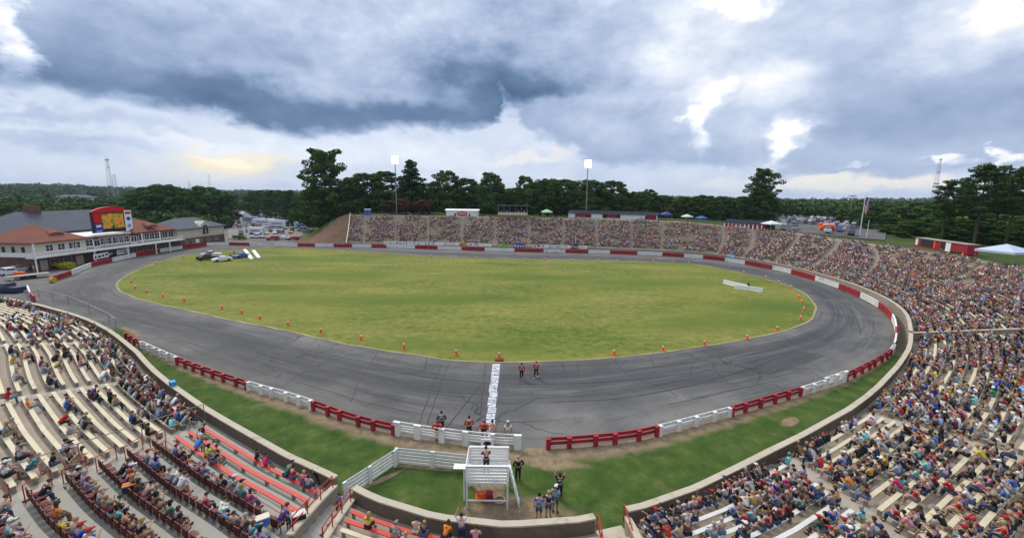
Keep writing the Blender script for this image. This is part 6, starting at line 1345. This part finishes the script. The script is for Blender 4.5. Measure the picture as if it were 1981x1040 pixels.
def mast(px, Y, top, w0, w1, lab, arms=()):
    X = col_x(px, Y); zl = float(land(X, Y)[0]); hh = z_for(X, Y, top)-zl; root = empty('radio_mast', (X, Y, zl)); tag(root, lab, 'mast'); n = 22; b_ = MB(); k3 = [(math.cos(a), math.sin(a)) for a in (0, 2.09, 4.19)]
    R_ = w0*.035
    for k in range(n):
        z0, z1 = hh*k/n, hh*(k+1)/n; a0, a1 = w0+(w1-w0)*k/n, w0+(w1-w0)*(k+1)/n
        for i in range(3):
            p, q = k3[i], k3[(i+1) % 3]; b_.tube((p[0]*a0, p[1]*a0, z0), (p[0]*a1, p[1]*a1, z1), R_, R_, 4); b_.tube((p[0]*a0, p[1]*a0, z0), (q[0]*a1, q[1]*a1, z1), R_*.6, R_*.6, 4)
    b_.build('lattice', M['mast'], root)
    for z, w in arms: MB().box((0, 0, hh*z), (w, w*.2, w*.22)).build('antenna', M['mast'], root)
M['mast'] = mat('mast_grey', (.3, .28, .28), .7, .2, .5)
mast(131, 560, 186, 4.2, 1.2, 'lattice radio mast behind the clubhouse at the far left', ((.96, 5), (.8, 3))); mast(1089, 520, 186, 3.6, 1.0, 'tall lattice radio mast left of the pine trees', ((.97, 3), (.55, 6), (.5, 7), (.75, 4))); mast(246, 1400, 205, 5, 2, 'distant thin mast left of the glowing cloud'); mast(222, 1350, 213, 5, 2, 'distant short mast above the left trees')
mast(136.5, 600, 205, 4, 1.6, 'second lattice mast directly behind the first at left')

# ------------------------------------------------------------------ trees
def leafquads(centers, radii, per, size, rngn, flat=.75):
    n = len(centers); c = np.repeat(centers, per, 0); r = np.repeat(radii, per, 0); d = rngn.normal(size=(n*per, 3)); d /= np.linalg.norm(d, axis=1)[:, None]
    rad = rngn.uniform(.35, 1.0, n*per)**.5; off = d*rad[:, None]*r; off[:, 2] *= flat; c = c+off
    nrm = d+rngn.normal(size=d.shape)*.55; nrm[:, 2] += .35; nrm /= np.linalg.norm(nrm, axis=1)[:, None]
    u = np.cross(nrm, rngn.normal(size=d.shape)); u /= np.linalg.norm(u, axis=1)[:, None]+1e-9; w = np.cross(nrm, u); s = size*rngn.uniform(.6, 1.4, n*per)[:, None]
    u *= s; w *= s*.75; V = np.stack([c-u*.9-w*.3, c-u*.1-w, c+u*1.0+w*.1, c+w*1.0], 1).reshape(-1, 3); F = np.arange(len(V)).reshape(-1, 4); return V, F
def tree_proto(kind, seed):
    """unit tree 10 m tall: (trunk mesh, crown mesh)"""
    rn = np.random.default_rng(seed); rr_ = random.Random(seed); tb = MB(); cl = []
    if kind == 'pine':
        tb.tube((0, 0, 0), (.15, .1, 5), .13, .1, 8); tb.tube((.15, .1, 5), (.1, 0, 9.2), .1, .04, 8)
        for k in range(30):
            z = 4.3+5.2*k/29; a = k*2.4+rr_.uniform(-.5, .5); L_ = (2.35*math.sin(math.pi*min(1, .18+(z-4.3)/6.6))**.7)*rr_.uniform(.5, 1.15); e = (L_*math.cos(a), L_*math.sin(a), z+rr_.uniform(0, .7)); tb.tube((.1, .05, z-.25), e, .05, .02, 5)
            for q in (.55, .8, 1.0): cl.append((e[0]*q+rr_.uniform(-.2, .2), e[1]*q+rr_.uniform(-.2, .2), z-.2+(e[2]-z+.25)*q+.12, rr_.uniform(.42, .78), .6))
    elif kind == 'conifer':
        tb.tube((0, 0, 0), (0, 0, 9.6), .18, .03, 8)
        for k in range(46):
            z = .8+8.7*k/45; L_ = 2.5*(1-(z/10.2)**1.7)*rr_.uniform(.7, 1.15)+.15; a = k*2.4
            for q in (.35, .7, 1.0): cl.append((L_*q*math.cos(a)+rr_.uniform(-.2, .2), L_*q*math.sin(a), z+rr_.uniform(-.45, .45), (.38+.42*(10-z)/10)*rr_.uniform(.75, 1.25), .9))
    elif kind == 'tall':                                          # big open-topped hardwood
        tb.tube((0, 0, 0), (0, 0, 4.2), .34, .22, 8)
        for k in range(46):
            z = .9+8.8*k/45; a = k*2.4+rr_.uniform(-.5, .5); W_ = 2.7*math.sin(math.pi*min(1, (z-.4)/10.2))**.6*(1.1 if z < 6.5 else 1.0); L_ = W_*rr_.uniform(.55, 1.06); e = (L_*math.cos(a), L_*math.sin(a), z)
            tb.tube((0, 0, max(1.2, z-1.6)), e, .07, .02, 5)
            for q in (.45, .75, 1.0): cl.append((e[0]*q+rr_.uniform(-.3, .3), e[1]*q+rr_.uniform(-.3, .3), z-(1-q)*.8+rr_.uniform(-.2, .3), rr_.uniform(.42, .8), .8))
    elif kind == 'oval':                                          # lone round crown on a bare stem
        tb.tube((0, 0, 0), (0, 0, 6.2), .2, .13, 8)
        for k in range(26):
            a = k*2.4; ph = rr_.uniform(-.7, 1.45); L_ = rr_.uniform(.55, 1); e = (1.7*L_*math.cos(ph)*math.cos(a), 1.7*L_*math.cos(ph)*math.sin(a), 7.7+2.1*L_*math.sin(ph)); tb.tube((0, 0, 5.6), e, .05, .02, 5); cl.append((*e, rr_.uniform(.34, .6), .8))
    elif kind == 'shrub':
        for k in range(5): a = k*1.26; tb.tube((0, 0, 0), (1.6*math.cos(a), 1.6*math.sin(a), 4.5), .14, .06, 6)
        for k in range(40):
            a = k*2.4; ph = rr_.uniform(-1.1, 1.5); q = rr_.uniform(.4, 1); cl.append((3.4*q*math.cos(ph)*math.cos(a), 3.4*q*math.cos(ph)*math.sin(a), 5.9+3.4*q*math.sin(ph), rr_.uniform(.8, 1.25), .9))
    else:                                                         # broad
        tb.tube((0, 0, 0), (0, 0, 4), .3, .18, 8)
        for k in range(74):
            a = k*2.4+rr_.uniform(-.4, .4); t_ = (k+.5)/74; zz = min(9.0, 1.0+8.2*t_+rr_.uniform(-.4, .4)); W_ = 3.3*(math.sin(math.pi*min(1, .16+.84*(zz/9.9)**.9))**.5 if zz < 9.9 else .2)*(1.0+.18*math.sin(a*2+seed)); L_ = W_*rr_.uniform(.35, 1.0)**.6; e = (L_*math.cos(a), L_*math.sin(a), zz)
            if k % 4 == 0: tb.tube((0, 0, max(1, zz-2)), e, .07, .02, 5)
            cl.append((*e, rr_.uniform(.55, 1.15)*(.8 if zz > 8.3 else 1), .85))
    cl = np.array(cl); size = {'pine': .105, 'conifer': .14, 'oval': .12, 'tall': .125, 'broad': .15, 'shrub': .22}[kind]; per = {'pine': 85, 'conifer': 60, 'oval': 130, 'tall': 120, 'broad': 150, 'shrub': 110}[kind]
    V, F = leafquads(cl[:, :3], np.c_[cl[:, 3], cl[:, 3], cl[:, 3]*cl[:, 4]], per, size, rn)
    base = {'pine': (.046, .078, .024), 'conifer': (.038, .066, .024), 'oval': (.05, .09, .02), 'tall': (.055, .1, .018), 'broad': (.05, .092, .021), 'shrub': (.17, .035, .045)}[kind]
    if kind == 'shrub' and seed % 2 == 0: base = (.07, .06, .03)
    cm = rn.uniform(.72, 1.35, len(cl)); cm = np.repeat(cm, per)*rn.uniform(.75, 1.3, len(F)); hue = np.repeat(rn.uniform(-.12, .22, len(cl)), per)
    col = np.c_[base[0]*cm*(1+hue), base[1]*cm, base[2]*cm*(1-hue*.4), np.ones(len(F))]
    if kind == 'shrub': g = rn.random(len(F)) < .5; col[g, :3] = np.array([.05, .06, .022])*cm[g, None]
    return tb.mesh('trunk', M['wood']), np_mesh('crown', V, F, M['leaf'], col)
TP = {}
def tree(kind, px, Y, top, width_px, lab, group=None, v=0, base=None):
    k = (kind, v)
    if k not in TP: TP[k] = tree_proto(kind, 100+v*17+len(kind))
    X = col_x(px, Y); zl = float(land(X, Y)[0]) if base is None else base; hh = z_for(X, Y, top)-zl; cdist = proj((X, Y, zl))[2]
    nat = {'pine': 5.0, 'conifer': 4.6, 'oval': 4.1, 'tall': 6.0, 'broad': 6.6, 'shrub': 8}[kind]; w = width_px*cdist/FPX/nat
    root = empty('shrub' if kind == 'shrub' else {'pine': 'pine_tree', 'conifer': 'conifer_tree'}.get(kind, 'tree'), (X, Y, zl-.2), (px*.37) % 6.28); root.scale = (w, w, hh/10); tag(root, lab, 'tree' if kind != 'shrub' else 'flowering tree', group); link('trunk', TP[k][0], root); link('crown', TP[k][1], root); return root
tree('tall', 380, 196, 174, 60, 'tallest broadleaf tree with gaps in its crown at the left end of the far stand', v=0)
tree('broad', 372, 214, 215, 50, 'lower bushy tree half hidden left behind the tallest tree', v=1)
BT = [('broad',428,212,200,52,0),('broad',452,214,197,44,1),('conifer',480,206,188,38,0),('broad',500,235,212,30,2),('broad',412,228,205,36,2),('broad',521,205,196,36,1),('broad',545,212,206,34,0),('broad',572,203,199,36,2),('broad',556,230,212,30,2),('broad',612,215,203,26,0),('broad',630,204,208,36,2),('broad',655,212,207,38,0),('broad',590,226,218,36,1),('broad',640,228,206,40,1),('broad',690,205,208,44,2),('broad',715,210,209,40,0),('broad',672,226,209,38,2),('broad',742,215,222,34,1),('broad',757,222,219,22,1),('broad',775,225,227,34,2),('broad',800,205,229,34,0),('broad',822,200,226,34,1),('broad',845,220,228,30,2),('broad',868,215,228,34,0),('broad',480,245,212,44,2),('broad',530,240,216,44,0),('broad',574,242,216,44,1),('broad',607,244,218,40,2),('broad',704,240,220,44,0),('broad',735,242,226,40,1),('broad',790,240,231,40,2),('broad',835,238,231,40,0),('oval',888,212,196,42,0),('broad',889,213,222,34,1)]
nb = {}
for kind, px, Y, top, w, v in BT:
    if kind == 'oval': tree('tall', px, Y, 197, 40, 'lone tall tree with round dark crown standing above the right treeline', None, 1); continue
    nm = 'conifer' if kind == 'conifer' else 'broadleaf'; nb[nm] = nb.get(nm, 0)
    place_ = 'left of the right floodlight' if px < 684 else 'right of the right floodlight'
    if px < 462: place_ = 'left of the left floodlight'
    key = nm+place_; same = sorted([b_[1] for b_ in BT if b_[0] != 'oval' and ('conifer' if b_[0] == 'conifer' else 'broadleaf') == nm and (('left of the left floodlight' if b_[1] < 462 else 'left of the right floodlight' if b_[1] < 684 else 'right of the right floodlight') == place_)])
    tree(kind, px, Y, top, w, f"dark {nm} tree behind the far stand, {ordw(same.index(px)+1)} {place_}", 'trees behind the far stand', v)
for px, top, w, lab in ((406, 235, 22, 'dull olive shrub tree beside the blue toilet'), (452, 234, 24, 'dusky red-brown flowering tree left of the left floodlight'), (472, 232, 26, 'dark red flowering tree directly behind the left floodlight'), (492, 233, 24, 'bright crimson flowering tree right of the left floodlight')):
    tree('shrub', px, 192, top, w, lab, 'flowering trees on the far rim', 1 if px in (406, 452) else 0)
for px, Y, top, w, lab, k in ((1107, 120, 213, 34, 'pine with ragged crown at the left of the right-hand pines', 0), (1146, 112, 194, 56, 'largest spreading pine with a long bare trunk at the right', 1), (1183, 112, 199, 44, 'tall pine at the right edge of the view', 2), (1128, 135, 215, 40, 'darker pine standing behind the two front pines', 0), (1205, 118, 205, 50, 'pine partly cut off by the right edge', 1), (1166, 128, 206, 40, 'pine between the largest pine and the right edge', 2)): tree('pine', px, Y, top, w, lab, 'pines at the right', k)
RT = [(1050,150,262,36),(1072,140,256,40),(1096,138,250,40),(1120,128,252,42),(1145,126,256,42),(1168,124,262,40),(1190,120,268,44),(1030,170,246,44),(1060,185,240,46),(1090,180,238,46),(1125,165,240,50),(1160,160,242,50),(1192,150,246,46),(1000,215,243,34),(1215,130,250,50),(1020,230,240,40),(1045,240,236,44),(1075,235,235,46),(1110,225,233,48)]
for i, (px, Y, top, w) in enumerate(RT): tree('broad', px, Y, top, w, f"green broadleaf tree behind the right rim, {ordw(sorted(q[0] for q in RT).index(px)+1)} from left among the low trees", 'low trees behind the right rim', i % 3)
LT = [(175,235,216,46),(193,230,212,50),(218,238,218,36),(240,228,215,44),(258,240,222,30),(160,260,224,36),(150,235,233,34),(205,225,226,40),(2,165,250,40),(22,178,246,44),(48,190,242,46),(75,200,240,50),(14,230,236,40),(45,250,236,40),(100,240,236,44),(128,250,234,40),(-8,150,258,36)]
for i, (px, Y, top, w) in enumerate(LT): tree('broad', px, Y, top, w, f"green broadleaf tree behind the clubhouse, {ordw(sorted(q[0] for q in LT).index(px)+1)} from left", 'trees behind the clubhouse', i % 3, base=0.0)
LP = [(300,330,221,26),(320,300,220,30),(338,280,223,24),(352,250,226,30),(333,390,222,22),(318,410,225,24),(345,230,243,18),(290,440,228,20),(275,460,229,20)]
for i, (px, Y, top, w) in enumerate(LP): tree('broad' if i != 2 else 'conifer', px, Y, top, w, f"tree among the cars left of the tallest tree, {ordw(sorted(q[0] for q in LP).index(px)+1)} from left", 'trees in the left car park', i % 3 if i != 2 else 0, base=0.0)
tree('shrub', 43, 101, 300, 10, 'yellow-green round bush', None, 0, base=0.0) if False else None
# yellow shrub by the clubhouse
X, Y = un(78, 316); rn = np.random.default_rng(4); cc = np.array([(rn.uniform(-2.2, 2.2), rn.uniform(-1, 1), rn.uniform(.4, 1.3)) for _ in range(30)]); V, F = leafquads(cc, np.full((30, 3), .6), 70, .11, rn); col = np.tile([.42, .38, .03, 1.0], (len(F), 1)); col[:, :3] *= rn.uniform(.6, 1.2, (len(F), 1))
root = empty('bush', (X-1.5, Y+1, 0)); tag(root, 'bright yellow-green bush between the clubhouse and the first barrier', 'bush'); link('foliage', np_mesh('foliage', V, F, M['leaf'], col), root); MB().tube((0, 0, 0), (0, 0, .8), .1, .06, 6).build('stem', M['wood'], root)
X, Y = un(279, 281); V, F = leafquads(cc*1.2, np.full((30, 3), .7), 60, .13, rn); col = np.tile([.12, .15, .03, 1.0], (len(F), 1)); col[:, :3] *= rn.uniform(.5, 1.3, (len(F), 1)); root = empty('bush', (X, Y, 0)); tag(root, 'dull green bush behind the red barrier right of the clubhouse wing', 'bush'); link('foliage', np_mesh('foliage', V, F, M['leaf'], col), root); MB().tube((0, 0, 0), (0, 0, .8), .1, .06, 6).build('stem', M['wood'], root)

# far woods covering the hills: one mass
def azd(px): d = ray(px, 232); return math.atan2(d[0], d[1])
LOTS = [(azd(262), azd(352), 165, 480), (azd(905), azd(1045), 165, 330)]
rn = np.random.default_rng(21); cs_ = []
for r0, r1, n, w in ((262, 430, 2300, 5.2), (430, 800, 3600, 6.2), (800, 1400, 4200, 7.5), (1400, 2300, 3800, 9.5)):
    a = rn.uniform(-1.05, 1.15, n); r = np.sqrt(rn.uniform(r0*r0, r1*r1, n)); X = r*np.sin(a); Y = r*np.cos(a); keep = np.ones(n, bool)
    for q0, q1, d0, d1 in LOTS: keep &= ~((a > q0) & (a < q1) & (r > d0) & (r < d1))
    keep &= ~((a < azd(150)) & (r < 290)); D, _ = sdist(X, Y); keep &= D > 75
    keep &= rn.random(n) < np.where((r > 430) & (a < azd(330)), .75+.25*np.sin(X*.012)*np.sin(Y*.01), 1)
    X, Y, r = X[keep], Y[keep], r[keep]; s = w*rn.uniform(.65, 1.25, len(X)); cs_.append(np.c_[X, Y, land(X, Y)+s*.85, s, r])
C_ = np.vstack(cs_); VV = []; FF = []; CC = []; nv = 0
for lo, hi, per, sz in ((0, 430, 130, .16), (430, 800, 80, .2), (800, 2400, 44, .27)):
    q = C_[(C_[:, 4] >= lo) & (C_[:, 4] < hi)]
    if not len(q): continue
    V, F = leafquads(q[:, :3], np.c_[q[:, 3], q[:, 3], q[:, 3]*1.0], per, 1.0, rn, .8)
    # scale each quad about its centre
    Vc = V.reshape(-1, 4, 3); m_ = Vc.mean(1, keepdims=True); s_ = np.repeat(q[:, 3]*sz, per)[:, None, None]; V = ((Vc-m_)*s_+m_).reshape(-1, 3)
    b0 = np.repeat(rn.uniform(.7, 1.35, len(q)), per)*rn.uniform(.75, 1.25, len(F)); hu = np.repeat(rn.uniform(-.15, .25, len(q)), per)
    VV.append(V); FF.append(F+nv); nv += len(V); CC.append(np.c_[.046*b0*(1+hu), .084*b0, .024*b0, np.ones(len(F))])
tag(link('distant_woods', np_mesh('distant_woods', np.vstack(VV), np.vstack(FF), M['leaf'], np.vstack(CC))), 'unbroken dark green woods covering the low hills all along the horizon', 'woods', kind='stuff')

# ------------------------------------------------------------------ car parks
def lotsheet(name, azs, r0, r1, dz, ma):
    b_ = MB(); na, nr = 14, 16; vs = []
    for i in range(na+1):
        for j in range(nr+1):
            a = azs[0]+(azs[1]-azs[0])*i/na; r = r0+(r1-r0)*j/nr; x, y = r*math.sin(a), r*math.cos(a); vs.append((x, y, float(land(x, y)[0])+dz))
    b_.add(vs, [(i*(nr+1)+j, i*(nr+1)+j+1, (i+1)*(nr+1)+j+1, (i+1)*(nr+1)+j) for i in range(na) for j in range(nr)]); o = b_.build(name, ma); 
    if o.data.polygons[0].normal.z < 0: o.data.flip_normals()
    tag(o, kind='structure')
lotsheet('right_parking_lot', (azd(908), azd(1040)), 168, 325, .25, M['asphalt']); lotsheet('left_parking_lot', (azd(262), azd(350)), 205, 470, .3, M['gravel'])
rq = random.Random(77); cn_ = {}
def lotcars(px0, px1, r0, r1, nrow, side, skip=.15, cap=120, pxf=None):
    n = 0
    for j in range(nrow):
        r = r0+(r1-r0)*(j+.5)/nrow; a0, a1 = azd(px0), azd(px1); m_ = int((a1-a0)*r/2.9)
        for i in range(m_):
            if rq.random() < skip or n >= cap: continue
            a = a0+(a1-a0)*(i+.5)/m_; x, y = r*math.sin(a), r*math.cos(a)
            if pxf and not pxf(proj((x, y, 0))[0], r): continue
            colr = rq.choice(['white']*6+['silver']*5+['black']*5+['grey']*4+['red']*3+['blue']*2+['dark blue']*2+['tan']); kd = rq.choice(['sedan', 'suv', 'suv', 'pickup']); kw = {'sedan': 'saloon car', 'suv': 'tall estate car', 'pickup': 'pickup'}[kd]
            z = float(land(x, y)[0])+.3; car(kd, colr, x, y, z, rq.choice([0, math.pi])-a+rq.uniform(-.08, .08), f"small {colr} {kw} in the packed car park {side}", f'{colr} {kw}s parked {side}', parts=False); n += 1
lotcars(912, 1006, 172, 318, 21, 'beyond the right rim', .22, 185, lambda px, r: not (925 < px < 958 and r < 235))
lotcars(272, 350, 215, 330, 9, 'beyond the far left bend', .35, 62)
lotcars(264, 350, 330, 465, 5, 'far back at the left', .25, 48)
for px, Y, L_, hh_, lab in ((306, 235, 12, 3.6, 'large white race hauler trailer left of centre in the left car park'), (322, 228, 10, 3.4, 'white race hauler trailer beside the largest one'), (290, 260, 9, 3.2, 'pale blue-white trailer at the left of the haulers'), (350, 222, 8, 3, 'blue and white canopy trailer by the tallest tree'), (277, 300, 9, 3, 'white box trailer far back behind the clubhouse wing'), (296, 190, 7, 2.6, 'low white trailer behind the barrier gap')):
    X = col_x(px, Y); root = empty('trailer', (X, Y, .3), rq.uniform(-.35, .15)); tag(root, lab, 'trailer'); o = MB().box((0, 0, hh_/2+.5), (L_, 2.5, hh_-.3)).build('box', M['matte'], root); o.color = (.62, .65, .7, 1) if 'blue' not in lab else (.35, .42, .6, 1)
    for e in (-.3, -.2, .35): MB().tube((L_*e, -1.3, .4), (L_*e, -1.0, .4), .4, .4, 12).build('wheel', M['tyre'], root)
    o = MB().box((0, -1.27, hh_*.62), (L_*.6, .04, .5)).build('stripe', M['matte'], root); o.color = (.05, .07, .2, 1)
for px, py, colr, kd, rz, lab in ((8, 322, 'white', 'suv', 1.2, 'white estate car on the paved entrance at the left edge'), (20, 318, 'silver', 'sedan', 1.3, 'silver saloon behind the white estate car by the clubhouse'), (10, 342, 'dark blue', 'pickup', 1.45, 'dark blue pickup on the paved entrance at the left edge'), (2, 303, 'white', 'suv', 1.1, 'white vehicle at the clubhouse end wall'), (318, 281.5, 'red', 'suv', 1.9, 'red vehicle behind the white barrier right of the gap'), (331, 280.5, 'white', 'sedan', 1.4, 'white saloon behind the white barrier right of the red vehicle'), (342, 281, 'red', 'sedan', 2.2, 'red saloon at the foot of the earth bank'), (300, 279, 'white', 'pickup', 1.7, 'white pickup in the gap between the barriers'), (326, 274, 'silver', 'suv', 1.2, 'silver estate behind the red vehicle row')):
    x, y = un(px, py); car(kd, colr, x, y, -.02, rz, lab)
x, y = un(33, 326); root = empty('flatbed_trailer', (x, y, 0), 1.1); tag(root, 'flat pale trailer parked before the clubhouse corner', 'trailer'); MB().box((0, 0, .75), (6.5, 2.3, .15)).build('deck', M['concrete_new'], root)
for sx in (-.6, .6):
    for sy in (-1, 1): MB().tube((sx, sy-.1, .4), (sx, sy+.1, .4), .4, .4, 12).build('wheel', M['tyre'], root)
x, y = un(24, 325); root = empty('generator', (x, y, 0), .4); tag(root, 'orange generator cart beside the flat trailer', 'generator'); MB().box((0, 0, .8), (1.6, 1, .9)).build('housing', M['orange'], root); MB().tube((-.5, -.55, .3), (-.5, -.45, .3), .3, .3, 10).build('wheel', M['tyre'], root); MB().tube((.5, -.55, .3), (.5, -.45, .3), .3, .3, 10).build('wheel', M['tyre'], root)
for i, (px, py, sh, lg) in enumerate(((26, 317, 'black', 'jeans'), (30, 315, 'grey', 'khaki shorts'), (35, 318, 'red', 'jeans'), (40, 319, 'white', 'khaki shorts'), (44, 318, 'maroon', 'jeans'), (38, 315, 'tan', 'jeans'), (16, 335, 'white', 'denim shorts'), (18, 338, 'light grey', 'jeans'), (12, 312, 'white', 'jeans'))):
    person('stand', sh, lg, 'brown hair', pxp(px, py), i*.9, f"{sh.replace(' ', '-')}-shirted person in {lg} standing on the paving by the clubhouse, {ordw(sorted(q for q in (26,30,35,40,44,38,16,18,12)).index(px)+1)} from left", 'people by the clubhouse', rnd=rg)
x, y = un(62, 331); o = MB().tube((-.3, 0, .5), (.3, 0, .5), .55, .55, 12).build('end_cap', mat('end_yellow', (.6, .33, .03), .6), None, (x, y, .1)); tag(o, 'yellow striped crash drum at the end of the first red barrier', 'crash drum')
for a, b_, colr, lab in (((33, 341), (36, 349), 'white', 'short white barrier end near the left entrance wall'), ((36.3, 349.6), (41, 354), 'red', 'short red barrier end meeting the left entrance wall')):
    p, q = np.array(un(*a)), np.array(un(*b_)); c = (p+q)/2; o = MB().beam((*(p-c), .6), (*(q-c), .6), .2, 1.1).build('barrier_section', M[colr], None, (*c, 0)); tag(o, lab, 'barrier')
bm = MB(); bm.poly([(*un(*q), -.004) for q in ((5, 349), (14, 344), (32, 341), (34.5, 351))][::-1]); o = bm.build('grass_patch', M['verge'], None); o.data.flip_normals() if o.data.polygons[0].normal.z < 0 else None; tag(o, kind='structure')
# pale hotel on the hillside at left, houses among the trees at right
for px0, px1, Y, top, bot, lab in ((62, 101, 430, 229, 240, 'long pale hotel block among trees on the left hillside'), (1178, 1192, 210, 252, 262, 'white gable house half hidden between the right trees')):
    x0, x1 = col_x(px0, Y), col_x(px1, Y); z0, z1 = z_for(x0, Y, bot), z_for(x0, Y, top); L = x1-x0; root = empty('far_house' if 'gable' in lab else 'hotel', (x0, Y, z0-2)); tag(root, lab, 'building'); h = z1-z0+2
    MB().box((L/2, 6, h*.42), (L, 12, h*.84)).build('wall', M['stucco'], root); r_ = hip(0, L, 0, 12, h*.84, h*1.05).build('roof', M['shingle_grey'], root)
    for k in range(max(2, int(L/4.5))): MB().box((2+k*4.4, -.05, h*.5), (1.4, .06, 1.6)).build('window', M['dark'], root)
tree('broad', 58, 410, 233, 16, 'dark tree left of the pale hotel', None, 1, base=4.0); tree('broad', 76, 405, 232, 14, 'dark tree in front of the pale hotel', None, 2, base=4.0); tree('broad', 104, 408, 235, 16, 'dark tree right of the pale hotel', None, 0, base=4.0)
for px, py, Y in ((1046, 253, 175), (1124, 255, 150)):
    X = col_x(px, Y); root = empty('yellow_awning', (X, Y, z_for(X, Y, py)-3)); tag(root, 'yellow awning glimpsed between the trees, '+('left' if px < 1100 else 'right')+' one', 'awning'); MB().box((0, 0, 3), (3.2, 2, .9)).build('canopy', mat('awning_yellow', (.6, .42, .04), .7), root); MB().tube((0, 0, 0), (0, 0, 2.6), .08, .08, 6).build('post', M['steel'], root)
# ------------------------------------------------------------------ the air: far hills fade a little towards blue
hz = MB().box((0, 1500, 60-2), (15000, 12000, 140)).build('haze', None)
hz.data.materials.clear(); ma = bpy.data.materials.new('haze_air'); ma.use_nodes = True; nt = ma.node_tree; nt.nodes.remove(nt.nodes['Principled BSDF']); pv = nt.nodes.new('ShaderNodeVolumePrincipled'); pv.inputs['Color'].default_value = (.66, .8, 1.0, 1); pv.inputs['Density'].default_value = .00008; pv.inputs['Anisotropy'].default_value = .2
nt.links.new(pv.outputs[0], nt.nodes['Material Output'].inputs['Volume']); hz.data.materials.append(ma); tag(hz, 'thin bluish summer haze over the whole place', 'haze', kind='stuff')
